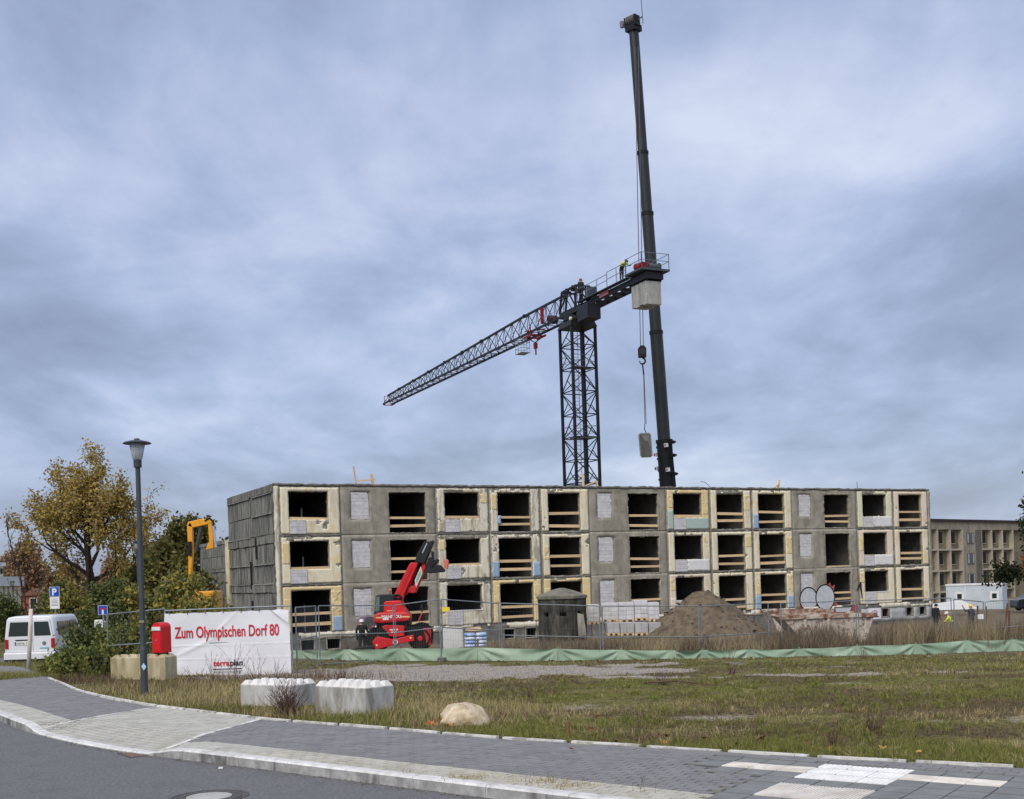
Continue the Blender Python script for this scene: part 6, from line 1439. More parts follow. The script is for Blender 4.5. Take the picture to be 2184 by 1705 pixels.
for k in range(len(secs)-1):
    for i in range(12): mb.f.append((k*12+i, k*12+(i+1) % 12, k*12+12+(i+1) % 12, k*12+12+i))
mb.f += [tuple(range(12)), tuple(range(len(secs)*12-1, len(secs)*12-13, -1))]
mb.build('body', vpt, van, 'auto', .02)
def vp(name, poly, y0, y1, mat, par=None, bev=.01): return MB().prism(poly, y0, y1).build(name, mat, par or van, bevel=bev)
d1 = vp('rear_door', [(-.82, .55), (.10, .55), (.10, 1.70), (-.70, 1.70), (-.80, 1.15)], -.035, -.001, vpt); d2 = vp('rear_door', [(.115, .55), (.82, .55), (.80, 1.15), (.70, 1.70), (.115, 1.70)], -.035, -.001, vpt)
vp('rear_window', [(-.74, 1.12), (.06, 1.12), (.06, 1.62), (-.66, 1.62)], -.042, -.036, glass, d1); vp('rear_window', [(.16, 1.12), (.74, 1.12), (.66, 1.62), (.16, 1.62)], -.042, -.036, glass, d2)
for sx in (-1, 1): vp('tail_light', [(sx*.86, .68), (sx*.74, .68), (sx*.74, 1.02), (sx*.86, 1.02)], -.06, .05, MT('tail_red', S((176, 30, 32)), rough=.25))
vp('bumper', [(-.9, .26), (.9, .26), (.9, .54), (-.9, .54)], -.12, .05, vpt, None, .04); vp('bumper_strip', [(-.9, .22), (.9, .22), (.88, .31), (-.88, .31)], -.125, .04, tdk)
pt = vp('number_plate', [(-.52, .80), (.02, .80), (.02, .92), (-.52, .92)], -.05, -.036, white, d1, 0); vp('plate_band', [(-.52, .80), (-.475, .80), (-.475, .92), (-.52, .92)], -.054, -.0505, MT('eu_blue', S((36, 62, 150))), d1, 0)
text_on('plate_text', 'OHV BL 7', .105, MT('plate_black', S((30, 30, 32))), d1, Matrix.Translation((-.46, -.052, .825)) @ STAND, sx=.82, depth=.001)
vp('handle', [(-.5, .96), (.08, .96), (.08, 1.0), (-.5, 1.0)], -.055, -.0355, tdk, d1)
MB().prism([(.4, 1.14), (1.5, 1.14), (1.5, 1.6), (.4, 1.6)], 0, 0).build('x', None) if False else None
for sx in (-1, 1):
    MB().hexa([(sx*.905, .35, 1.12), (sx*.925, .35, 1.12), (sx*.925, 1.6, 1.12), (sx*.905, 1.6, 1.12), (sx*.84, .35, 1.6), (sx*.86, .35, 1.6), (sx*.86, 1.6, 1.6), (sx*.84, 1.6, 1.6)]).build('side_window', glass, van)
    MB().hexa([(sx*.905, 1.7, 1.12), (sx*.925, 1.7, 1.12), (sx*.925, 2.7, 1.12), (sx*.905, 2.7, 1.12), (sx*.84, 1.7, 1.6), (sx*.86, 1.7, 1.6), (sx*.86, 2.45, 1.6), (sx*.84, 2.45, 1.6)]).build('side_window', glass, van)
    for y in (.75, 3.4): wl = MB().lathe([(.18, -.1), (.29, -.11), (.32, 0), (.29, .11), (.18, .1)], 22, (sx*.8, y, .32), 'x').build('wheel', tyre, van); MB().lathe([(.0, -.115), (.17, -.11), (.17, .11), (0, .115)], 16, (sx*.8, y, .32), 'x').build('rim', steel2, wl)
MB().lathe([(.0, -.045), (.07, -.045), (.07, -.036), (.0, -.036)], 14, (.5, 0, .85), 'y').build('print_flower', MT('print_grey', S((110, 120, 130))), van); MB().box(.34, .66, -.045, -.036, .66, .70).build('print_line', MT('print_blue', S((110, 170, 190))), van)
# parking sign
blue = MT('sign_blue', S((18, 74, 170)), rough=.4)
def signpost(name, label, u, vt, vb, d, w_, h_s, grp=None):
    p_ = at(u, vt, d); t = thing(name, label, 'sign', (p_.x, p_.y, tz(p_.x, p_.y))); H_ = p_.z-t.location.z
    MB().tube([(0, .04, 0), (0, .04, H_-.03)], .035, 10).build('pole', galv, t); return t, H_
t, H_ = signpost('parking_sign', 'blue parking sign with white supplementary plates on a pole', 116, 1252, 1440, 50.0, .42, .42)
pl = MB().box(-.21, .21, -.012, .0, H_-.42, H_).build('plate', white, t); MB().box(-.195, .195, -.017, -.0125, H_-.405, H_-.015).build('blue_field', blue, pl)
text_on('letter', 'P', .40, white, pl, Matrix.Translation((-.115, -.0185, H_-.355)) @ STAND, bold=.012, depth=.001)
s2 = MB().box(-.20, .20, -.012, .0, H_-.94, H_-.44).build('supplementary_plate', white, t)
for z in (.52, .60, .66, .74, .80): MB().box(-.15, .13, -.016, -.0125, H_-z-.012, H_-z+.012).build('print_line', MT('print_dark', S((120, 120, 124))), s2)
t, H_ = signpost('dead_end_sign', 'blue square dead end sign with white and red T', 219, 1291.5, 1400, 52.0, .4, .4)
pl = MB().box(-.21, .21, -.012, .0, H_-.42, H_).build('plate', white, t); MB().box(-.195, .195, -.017, -.0125, H_-.405, H_-.015).build('blue_field', blue, pl); MB().box(-.04, .04, -.021, -.0175, H_-.40, H_-.20).build('stem', white, pl); MB().box(-.11, .11, -.022, -.0175, H_-.199, H_-.12).build('bar', MT('sign_red', S((190, 30, 40))), pl)
# white stake in front of the van, bare sapling behind
a, b = at(59.5, 1434, 33.0), at(66, 1299, 33.0); tag(MB().tube([(a.x, a.y, a.z-.2), ((a.x+b.x)/2+.01, a.y, (a.z+b.z)/2), (b.x, b.y, b.z)], [.062, .058, .055], 10).build('wooden_stake', MT('stake_pale', [(.3, S((188, 180, 164))), (.7, S((216, 209, 196)))], scale=6, rough=.9, stretch=(3, 3, .4)), None, True), 'pale round wooden stake standing in front of the white van', 'stake')
p = at(214, 1362, 54.0); ev = thing('charging_post', 'white charging post beneath the dead end sign', 'charging post', (p.x, p.y, tz(p.x, p.y))); Hc = at(214, 1322, 54.0).z-ev.location.z
MB().prism([(-.22, 0), (.26, 0), (.24, Hc-.1), (.1, Hc), (-.2, Hc)], -.2, .2).build('body', MT('charger_white', S((206, 212, 206)), rough=.5), ev, bevel=.05); MB().box(-.1, .12, -.21, -.201, Hc-.5, Hc-.2).build('display', tdk, ev)
# distant street lamps
for u, vt, d, lab, k in ((292, 1152, 70.0, 'second street lamp in the distance just behind the near lamp', 1), (27, 1239, 95.0, 'small distant street lamp before the cream building', 0), (80, 1257, 110.0, 'distant street lamp left of the parking sign', 0)):
    q = at(u, vt, d); g = tz(q.x, q.y); street_lamp(lab, (q.x, q.y, g), q.z-g, 'distant street lamps')
# ---------------------------------------------------------------- buildings far left
cr_ = MT('cream_wall', [(.3, S((212, 204, 176))), (.7, S((226, 219, 194)))], scale=.5, rough=.9)
q = at(46, 1322, 112.0); q0 = at(-60, 1322, 104.0)
fb = thing('colonnade_building', 'cream building with tall narrow piers at the left edge', 'building', (q.x, q.y, tz(q.x, q.y)-.2), math.atan2(q0.y-q.y, q0.x-q.x)); hB = at(46, 1250, 112.0).z-fb.location.z
MB().box(0, 14, -10, -.6, 0, hB).build('wall', MT('cream_dark', S((168, 158, 132)), rough=.9), fb); MB().box(-.3, 14, -10.2, .2, hB+.005, hB+.9).build('parapet', white if False else MT('parapet_white', S((220, 222, 220)), rough=.8), fb)
for k in range(9): MB().box(.0+k*.75, .45+k*.75, -.59, .0, 0, hB).build('pier', cr_, fb)
hT = at(20, 1208, 112.0).z-fb.location.z
MB().box(.9, 14, -9, -1.2, hB+.91, hT).build('upper_storey', cr_, fb); MB().box(.7, 14, -9.3, -1.0, hT+.005, hT+.35).build('upper_cornice', MT('parapet_white', S((220, 222, 220))), fb)
for k in range(4): MB().box(1.1+k*.7, 1.4+k*.7, -1.19, -1.1, hB+1.2, hT-.2).build('window', glass, fb)
q = at(118, 1330, 150.0); rb = thing('brick_house', 'small red brick house far behind the parking sign', 'house', (q.x-3, q.y, tz(q.x, q.y)), .3)
MB().box(-1, 1.6, 0, 8, 0, 3.4).build('wall', MT('brick_red', [(.3, S((150, 84, 62))), (.7, S((176, 104, 80)))], scale=3, rough=.9), rb); MB().prism([(-1.3, 3.4), (1.9, 3.4), (.3, 4.3)], -.3, 8.3).build('roof', MT('roof_tile', [(.3, S((120, 82, 66))), (.7, S((140, 98, 82)))], scale=3, rough=.9), rb)
for x in (-.2,): f_ = MB().box(x, x+.9, -.04, -.003, 1.6, 3.1).build('window', white, rb); MB().box(x+.08, x+.82, -.05, -.041, 1.7, 3.0).build('pane', glass, f_)
# ---------------------------------------------------------------- vegetation
def leafmat(name, cols, island=.22, trans=.25):
    if name in MATS: return MATS[name]
    mt, bs = newmat(name); ri = N('ShaderNodeNewGeometry').outputs['Random Per Island']
    n_ = len(cols); c = RAMP(ri, [(i/(n_-1) if n_ > 1 else 0, x) for i, x in enumerate(cols)])
    L(c, bs.inputs['Base Color']); bs.inputs['Roughness'].default_value = .8; bs.inputs['Specular IOR Level'].default_value = .2
    tr = N('ShaderNodeBsdfTranslucent'); L(c, tr.inputs[0]); mx = N('ShaderNodeMixShader'); mx.inputs[0].default_value = trans
    L(bs.outputs[0], mx.inputs[1]); L(tr.outputs[0], mx.inputs[2]); L(mx.outputs[0], nt.nodes['Material Output'].inputs[0])
    MATS[name] = mt; return mt
def leaf_cloud(C, size, rg, elong=1.5, flat=.0):
    n = len(C); C = np.asarray(C); a = rg.normal(size=(n, 3)); a[:, 2] *= (1-flat); a /= np.linalg.norm(a, axis=1)[:, None]
    b = rg.normal(size=(n, 3)); b -= a*(a*b).sum(1)[:, None]; b /= np.linalg.norm(b, axis=1)[:, None]
    s = size*rg.uniform(.6, 1.3, (n, 1)); a = a*s*elong/2; b = b*s/2
    V = np.stack([C-a, C+b*.9-a*.1, C+a, C-b*.9-a*.1], 1).reshape(-1, 3); F = np.arange(4*n).reshape(n, 4); return V, F
bark = MT('bark', [(.3, S((44, 38, 34))), (.7, S((72, 62, 54)))], scale=6, rough=.95, bump=.6, bscale=20, stretch=(2, 2, .4))
def skeleton(base, rg, trunk_h, trunk_r, limbs, limb_len, spread, levels, lean=(0, 0), upw=.25, droop=0., split=3, taper=.62, first=.45):
    segs = []; tips = []
    def branch(p, d, ln, r, lev):
        n = 5 if lev == 0 else 4; pts = [p.copy()]; q = p.copy(); dd = d.copy()
        for k in range(n):
            dd = (dd+Vector(rg.normal(0, .16 if lev else .07, 3))+Vector((0, 0, upw*.25 if lev < 3 else -droop))).normalized(); q = q+dd*ln/n; pts.append(q.copy())
        rs = [r*(1-.55*k/n) for k in range(n+1)]; segs.append((pts, rs, lev))
        if lev >= levels: tips.append(pts); return
        if lev >= levels-1: tips.append(pts)
        m = split+(1 if rg.random() < .4 else 0)
        for k in range(m):
            f = rg.uniform(.35, 1.0) if k else 1.0; i = min(n, max(1, int(round(f*n)))); ang = rg.uniform(.4, .95)*(spread if k else spread*.45); az = rg.uniform(0, 6.283)
            o = dd.orthogonal().normalized(); o.rotate(Quaternion(dd, az)); nd = (dd*math.cos(ang)+o*math.sin(ang)).normalized()
            branch(pts[i], nd, ln*taper*rg.uniform(.8, 1.15), rs[i]*.68, lev+1)
    base = Vector(base); d = Vector((lean[0], lean[1], 1)).normalized()
    pts = [base-Vector((0, 0, .3))]; q = base.copy(); n = 6
    for k in range(n): d = (d+Vector((rg.normal(0, .05), rg.normal(0, .05), 0))).normalized(); q = q+d*trunk_h/n; pts.append(q.copy())
    rs = [trunk_r*(1.25 if k == 0 else 1-.55*k/n) for k in range(n+1)]; segs.append((pts, rs, 0))
    for k in range(limbs):
        f = first+(1-first)*(k/(limbs-1) if limbs > 1 else 1); i = f*n; j = min(int(i), n-1); p = pts[j]+(pts[j+1]-pts[j])*(i-j)
        az = k*2.4+rg.uniform(-.4, .4); el = rg.uniform(.15, .55)+.75*(f-first)/(1-first+1e-6)
        nd = Vector((math.cos(az)*math.cos(el), math.sin(az)*math.cos(el), math.sin(el))); branch(p, nd, limb_len*(1.12-.5*(f-first)/(1-first+1e-6))*rg.uniform(.85, 1.1), rs[j]*.55, 1)
    branch(pts[-1], d, limb_len*.75, rs[-1]*.8, 1)
    return segs, tips
def tree(name, label, base, seed, leaves, leafm, leafsize, group=None, sp_leaf=.22, rootz=0, keepf=None, **kw):
    rg = np.random.default_rng(seed); t = thing(name, label, 'tree' if 'tree' in name else 'shrub', base, 0, group)
    segs, tips = skeleton((0, 0, 0), rg, **kw); mb = MB()
    for pts, rs, lev in segs:
        rs = [max(r, .012) for r in rs]; mb.tube(pts, rs, 8 if lev == 0 else (5 if lev < 3 else 3), False)
    link('trunk', mb.mesh('trunk'), bark, t, True)
    C = []
    tip_w = rg.random(len(tips))
    for pts, w_ in zip(tips, tip_w):
        if w_ < .18: continue
        k = int(leaves/len(tips)*(.4+1.3*w_))+1; i = rg.integers(1, len(pts), k); f = rg.random(k)
        P = np.array([tuple(p) for p in pts]); Q = P[i-1]*(1-f[:, None])+P[i]*f[:, None]+rg.normal(0, sp_leaf, (k, 3)); C.append(Q)
    C = np.concatenate(C)
    if keepf is not None: C = C[keepf(C)]
    V, F = leaf_cloud(C, leafsize, rg); link('crown', npmesh('crown', V, F), leafm, t)
    return t
def gpt(u, v, d): p = at(u, v, d); return (p.x, p.y, tz(p.x, p.y))
oakl = leafmat('leaf_autumn', [S((142, 124, 66)), S((170, 148, 76)), S((192, 164, 84)), S((150, 140, 78)), S((126, 118, 68)), S((184, 150, 92)), S((170, 150, 114))])
tree('maple_tree', 'large autumn tree with sparse yellow-brown leaves behind the street lamp', gpt(212, 1330, 74.0), 22, 24000, oakl, .135, sp_leaf=.24, trunk_h=7.2, trunk_r=.36, limbs=12, limb_len=3.45, spread=.85, levels=4, upw=.45, split=3, taper=.60, first=.40)
grl = leafmat('leaf_dark_green', [S((66, 70, 38)), S((90, 92, 50)), S((114, 108, 58)), S((76, 82, 46)), S((140, 122, 66))])
tree('oak_tree', 'dense dark green tree behind the excavator arm', gpt(405, 1330, 150.0), 31, 16000, grl, .42, sp_leaf=.6, trunk_h=6.6, trunk_r=.4, limbs=9, limb_len=5.0, spread=.8, levels=3, upw=.4, first=.25)
tree('oak_tree', 'round green tree between the autumn tree and the gable', gpt(335, 1330, 120.0), 37, 9000, grl, .34, sp_leaf=.45, trunk_h=3.6, trunk_r=.3, limbs=7, limb_len=3.4, spread=.8, levels=3, upw=.3, first=.2)
bro = leafmat('leaf_brown', [S((140, 108, 76)), S((158, 124, 90)), S((126, 100, 76)), S((154, 132, 108)), S((112, 94, 74))])
for k, (u, d, h, lab) in enumerate(((22, 165, 10.5, 'reddish brown bare-topped tree behind the cream building'), (62, 158, 11.5, 'tall thin brown tree right of the cream building'), (95, 170, 9, 'low brown tree behind the parking sign'), (140, 160, 8, 'orange brown tree below the large autumn tree'), (250, 165, 9.5, 'brown tree glimpsed right of the autumn tree trunk'))):
    tree('birch_tree', lab, gpt(u, 1320, d), 50+k, 3800, bro, .34, 'brown trees far left', .42, trunk_h=h*.55, trunk_r=.18, limbs=9, limb_len=h*.27, spread=.6, levels=3, upw=.7, first=.3)
shl = leafmat('leaf_shrub', [S((88, 96, 52)), S((116, 120, 66)), S((144, 138, 72)), S((168, 152, 78)), S((102, 106, 60))])
shd = leafmat('leaf_shrub_dark', [S((60, 70, 42)), S((80, 92, 54)), S((98, 106, 62)), S((116, 118, 68))])
shr_ = [(150, 62, 3.6, 0, 'yellow-green shrub right of the parking sign'), (190, 66, 3.4, 0, 'bushy green shrub around the tree trunk'), (240, 58, 3.9, 1, 'dark green shrub behind the dead end sign'), (275, 64, 3.8, 0, 'tall yellow-green shrub left of the near lamp'), (318, 58, 3.4, 0, 'pale green shrub right of the near lamp'), (352, 62, 3.4, 1, 'tall dark shrub before the excavator'), (398, 57, 4.2, 0, 'feathery shrub below the excavator arm'), (422, 64, 3.1, 0, 'orange tinged shrub at the foot of the gable'), (120, 72, 4.0, 1, 'dark hedge shrub behind the van'), (12, 80, 3.2, 1, 'green shrub in front of the cream building')]
for k, (u, d, h, dk, lab) in enumerate(shr_):
    tree('leafy_shrub', lab, gpt(u, 1340, d), 80+k, 5200, shd if dk else shl, .15, 'shrubs along the left fence', .26, trunk_h=h*.5, trunk_r=.06, limbs=9, limb_len=h*.42, spread=.8, levels=2, upw=.5, first=.05, split=3)
# near robinia shrubs at the pavement corner
for k, (u, v, d, h, n_, lab) in enumerate(((150, 1446, 28.5, .8, 1600, 'leafy green shrub at the pavement corner before the van'), (132, 1440, 30.0, .8, 600, 'taller green shrub hiding the front of the van'), (190, 1430, 31.5, .7, 1500, 'dense shrub left of the sand coloured block'), (222, 1415, 33.0, .85, 1800, 'dark shrub behind the sand coloured block'), (108, 1448, 29.0, .4, 500, 'low shrub spilling over the pavement edge'), (185, 1400, 40, 1.5, 2600, 'tall loose shrub below the parking sign'), (255, 1405, 38, 1.5, 2600, 'shrub behind the fence left of the near lamp'), (300, 1405, 38, 1.5, 2600, 'shrub behind the letterbox'), (232, 1410, 41, 1.4, 2200, 'shrub under the dead end sign'))):
    p = at(u, v, d); tree('leafy_shrub', lab, (p.x, p.y, tz(p.x, p.y)), 120+k, n_, shd if k % 3 == 2 else leafmat('leaf_robinia', [S((72, 88, 46)), S((98, 114, 58)), S((126, 130, 68)), S((148, 138, 72)), S((84, 98, 54))]), .075, 'shrubs at the pavement corner', .13, trunk_h=h*.4, trunk_r=.03, limbs=11, limb_len=h*.55, spread=.8, levels=2, upw=.35, first=.05, split=3)
# bare sapling
p = gpt(60, 1330, 60.0); tree('bare_sapling', 'bare thin sapling rising behind the white van', p, 140, 60, bro, .1, None, .2, trunk_h=6.2, trunk_r=.07, limbs=8, limb_len=1.2, spread=.6, levels=2, upw=1.2, first=.35)
bpy.data.objects['bare_sapling']['category'] = 'tree'
# right edge: pine and autumn tree
pinel = leafmat('needles', [S((34, 44, 30)), S((48, 58, 36)), S((62, 68, 40))]); orl = leafmat('leaf_orange', [S((120, 78, 44)), S((150, 100, 58)), S((110, 92, 52))])
p = gpt(2268, 1300, 100.0); tree('pine_tree', 'dark pine cut off by the right edge', p, 150, 12000, pinel, .22, None, .34, trunk_h=9.5, trunk_r=.25, limbs=12, limb_len=2.9, spread=.6, levels=3, upw=.05, first=.3)
p = gpt(2310, 1300, 96.0); tree('autumn_tree', 'rusty orange tree below the pine at the right edge', p, 151, 7000, orl, .22, None, .32, trunk_h=5.5, trunk_r=.16, limbs=9, limb_len=2.6, spread=.7, levels=3, upw=.1, first=.35)
p = gpt(2050, 1300, 185.0); tree('bare_tree', 'faint bare treetop above the loggia building roof', p, 152, 30, bro, .1, None, .2, trunk_h=8.5, trunk_r=.12, limbs=7, limb_len=2.6, spread=.6, levels=3, upw=.9, first=.5)
# far wood behind everything on the left and right
rg = np.random.default_rng(9); C = []
for k in range(46):
    u = rg.uniform(-80, 480); d = rg.uniform(175, 215); q = at(u, 1320, d); g = tz(q.x, q.y); h = rg.uniform(4.5, 8.5); m_ = 420
    v = rg.normal(size=(m_, 3)); v /= np.linalg.norm(v, axis=1)[:, None]; v *= rg.uniform(.5, 1, (m_, 1)); C.append(np.array([q.x, q.y, g+h*.5])+v*np.array([3.0, 3.0, h*.55]))
V, F = leaf_cloud(np.concatenate(C), .62, rg); stuff(link('far_wood', npmesh('far_wood', V, F), leafmat('leaf_far', [S((122, 94, 60)), S((96, 88, 54)), S((140, 106, 66)), S((84, 80, 54))])), 'brown far-off wood on the left horizon', 'wood')
# ---------------------------------------------------------------- grass, weeds
def blades(P, h, w, lean, rg, seg=False):
    n = len(P); az = rg.uniform(0, 6.283, n); la = rg.uniform(0, 6.283, n); wd = np.stack([np.cos(az), np.sin(az), np.zeros(n)], 1)*w[:, None]/2
    ln = np.stack([np.cos(la), np.sin(la), np.zeros(n)], 1)*(lean*h*rg.random(n))[:, None]
    T_ = P+ln; T_[:, 2] += h*np.sqrt(np.maximum(.15, 1-(np.linalg.norm(ln, axis=1)/h)**2*.6))
    if not seg:
        return np.stack([P-wd, P+wd, T_], 1).reshape(-1, 3), np.arange(3*n).reshape(n, 3)
    M_ = P+ln*.32; M_[:, 2] += h*.58
    V = np.stack([P-wd, P+wd, M_+wd*.8, M_-wd*.8, T_], 1).reshape(-1, 3); k = np.arange(n)[:, None]*5
    return V, np.concatenate([k+np.array([[0, 1, 2]]), k+np.array([[0, 2, 3]]), k+np.array([[3, 2, 4]])])
def zz_arr(x, y): return tz_arr(x, y)+(fbm(x*1.7, y*1.7)-.47)*.10+.0
gm_green = leafmat('grass_green', [S((88, 98, 46)), S((116, 122, 58)), S((140, 140, 74)), S((104, 106, 54)), S((156, 148, 92))], trans=.2)
gm_dry = leafmat('grass_dry', [S((168, 150, 108)), S((190, 174, 130)), S((150, 134, 94)), S((176, 164, 122)), S((140, 132, 88))], trans=.2)
gm_dark = leafmat('weed_brown', [S((92, 76, 60)), S((116, 96, 74)), S((134, 114, 88)), S((84, 72, 58))], trans=.1)
rg = np.random.default_rng(77)
def scatter(n, x0, x1, y0, y1):
    # picture-even scatter: more blades close to the camera
    t = rg.random(n); y = 1/(1/y0+(1/y1-1/y0)*t); x = rg.uniform(x0, x1, n)*y; return x, y
ux0, ux1 = (-150-1092)/FU, (2330-1092)/FU
x, y = scatter(520000, ux0, ux1, 10.5, 42.0); db = dback_arr(x, y); ok = (db > .02) & (db < 60) & ~((x < -10.4) & (y < 27.3+(x+11.93)*.71))
by = 38.0+np.interp(x, [-9, 1.5, 12, 18, 26], [4.0, .2, 2.6, 3.6, 4.7]); ok &= y < by-.2
x, y, db = x[ok], y[ok], db[ok]; gr_, so_ = gravel_arr(x, y), soil_arr(x, y); edge = np.clip(1.5-db, 0, 1)
nzv = fbm(x*.8+11, y*.8+5); r = rg.random(len(x))
green = (r < (np.clip((nzv-.385)*6, .08, 1)*.85+.25*edge)*(1-.97*gr_)*(1-.55*so_))
nd = fbm(x*.5+31, y*.7+9); r2 = rg.random(len(x)); dryk = np.clip((nd-.44)*5, .02, 1)
left_tall = np.clip(1-np.hypot((x+3.2)/4.5, (y-22)/4.5), 0, 1)+np.clip(1-np.hypot((x+.6)/2.4, (y-17.4)/2.6), 0, 1)
dry = ~green & (r2 < (dryk*.36+.22*left_tall)*(1-.93*gr_)*(1-.45*so_))
def emit(name, m_, h0, h1, w0, mat, lab, cat, lean=.9, seg=False, hmul=None):
    P = np.stack([x[m_], y[m_], zz_arr(x[m_], y[m_])-.01], 1); h = rg.uniform(h0, h1, m_.sum())
    if hmul is not None: h = h*hmul[m_]
    w = w0*np.clip(P[:, 1]/16, .8, 2.6)*rg.uniform(.7, 1.3, len(h)); V, F = blades(P, h, w, lean, rg, seg); return stuff(link(name, npmesh(name, V, F), mat), lab, cat)
emit('green_grass', green, .03, .10, .010, gm_green, 'short green grass covering the lawn', 'grass', 1.2, hmul=1+.5*edge)
emit('dry_grass', dry, .05, .13, .009, gm_dry, 'dry straw coloured grass in the lawn', 'grass', 1.0, hmul=1+1.1*np.clip(left_tall, 0, 1))
brn = ~green & ~dry & (rg.random(len(x)) < .5*so_*(1-.9*gr_)+.03*(1-gr_))
emit('brown_litter', brn, .02, .09, .012, gm_dark, 'dead brown stalks and litter in the lawn', 'dead grass', 1.6)
# clumped tufts
def tufts(name, n_, per, h0, h1, mat, lab, sel):
    tx, ty = scatter(n_, ux0, ux1, 11, 40); d_ = dback_arr(tx, ty); k_ = (d_ > .06) & ~((tx < -10.4) & (ty < 27.3+(tx+11.93)*.71)) & (ty < 37.6+np.interp(tx, [-9, 1.5, 12, 18, 26], [4.0, .2, 2.6, 3.6, 4.7])) & (gravel_arr(tx, ty) < .35) & sel(tx, ty)
    tx, ty = tx[k_], ty[k_]; m_ = len(tx); a = rg.uniform(0, 6.283, (m_, per)); r_ = np.abs(rg.normal(0, .045, (m_, per))); bx = (tx[:, None]+r_*np.cos(a)).ravel(); by_ = (ty[:, None]+r_*np.sin(a)).ravel()
    hh = (rg.uniform(h0, h1, (m_, 1))*rg.uniform(.45, 1.1, (m_, per))).ravel(); P = np.stack([bx, by_, zz_arr(bx, by_)-.012], 1); ln = (rg.uniform(.25, .9, (m_, per))).ravel()*hh
    T_ = P+np.stack([np.cos(a).ravel()*ln, np.sin(a).ravel()*ln, hh*.85], 1); M_ = P+np.stack([np.cos(a).ravel()*ln*.3, np.sin(a).ravel()*ln*.3, hh*.62], 1); az = rg.uniform(0, 6.283, len(hh)); wd = np.stack([np.cos(az), np.sin(az), 0*az], 1)*(.0045*np.clip(by_/16, .9, 2.2))[:, None]
    V = np.stack([P-wd, P+wd, M_+wd*.8, M_-wd*.8, T_], 1).reshape(-1, 3); k = np.arange(len(hh))[:, None]*5
    stuff(link(name, npmesh(name, V, np.concatenate([k+np.array([[0, 1, 2]]), k+np.array([[0, 2, 3]]), k+np.array([[3, 2, 4]])])), mat), lab, 'grass')
tufts('turf_tufts', 6200, 20, .05, .15, gm_green, 'clumps of olive green grass across the lawn', lambda a, b: fbm(a*.8+11, b*.8+5) > .385)
tufts('straw_tufts', 2000, 18, .05, .14, gm_dry, 'clumps of straw coloured grass across the lawn', lambda a, b: fbm(a*.5+31, b*.7+9) > .46)
tufts('dead_tufts', 2200, 16, .04, .14, gm_dark, 'clumps of dead brown weeds across the lawn', lambda a, b: soil_arr(a, b) > .4)
# verge on the left
xv, yv = scatter(60000, (-60-1092)/FU, (190-1092)/FU, 27.2, 40); ok = (yv > 27.25+(xv+11.93)*.71) & ((xv < -11.0) | (yv > 28.2)) ; x, y = xv[ok], yv[ok]
m_ = np.ones(len(x), bool); m_[::6] = False; emit('verge_grass', m_, .10, .32, .012, gm_green, 'longer green grass on the verge before the van', 'grass', .8)
emit('verge_straw', ~m_, .12, .35, .012, gm_dry, 'straw stalks on the verge before the van', 'grass', .8)
# tall weeds in front of the building fence
xv, yv = scatter(90000, (640-1092)/FU, (2330-1092)/FU, 39.2, 53.0); by = 38.0+np.interp(xv, [-9, 1.5, 12, 18, 26], [4.0, .2, 2.6, 3.6, 4.7]); nz3 = fbm(xv*.5+3, yv*.5)
ok = (yv > by+.5) & (nz3 > .40+.10*(xv < -3)) & ~(np.hypot((xv-sp0.x)/3.0, (yv-sp0.y-1)/2.6) < .95); x, y = xv[ok], yv[ok]
nn_ = fbm(x*.7, y*.7+8); m1 = nn_ > .555
def tall(name, m_, h0, h1, mat, lab): 
    P = np.stack([x[m_], y[m_], tz_arr(x[m_], y[m_])-.03], 1); h = rg.uniform(h0, h1, m_.sum())*(.25+.62*np.clip((nn_[m_]-.3)*2, 0, 1))*np.clip((x[m_]+4.2)/4, .12, 1)*(1+.25*np.clip((x[m_]-2)/5, 0, 1)+.75*np.clip((x[m_]-8.5)/2.5, 0, 1)); V, F = blades(P, h, .022*rg.uniform(.6, 1.4, len(h)), .45, rg, True); stuff(link(name, npmesh(name, V, F), mat), lab, 'weeds')
tall('tall_dry_weeds', m1, .4, 1.0, leafmat('weed_straw', [S((150, 136, 106)), S((170, 156, 124)), S((132, 118, 92)), S((158, 148, 120))], trans=.15), 'tall pale dry weeds behind the green barrier'); tall('tall_brown_weeds', ~m1, .5, 1.35, leafmat('weed_grey_brown', [S((92, 80, 66)), S((116, 102, 84)), S((136, 122, 102)), S((84, 76, 64))], trans=.1), 'tall brown weeds behind the green barrier')
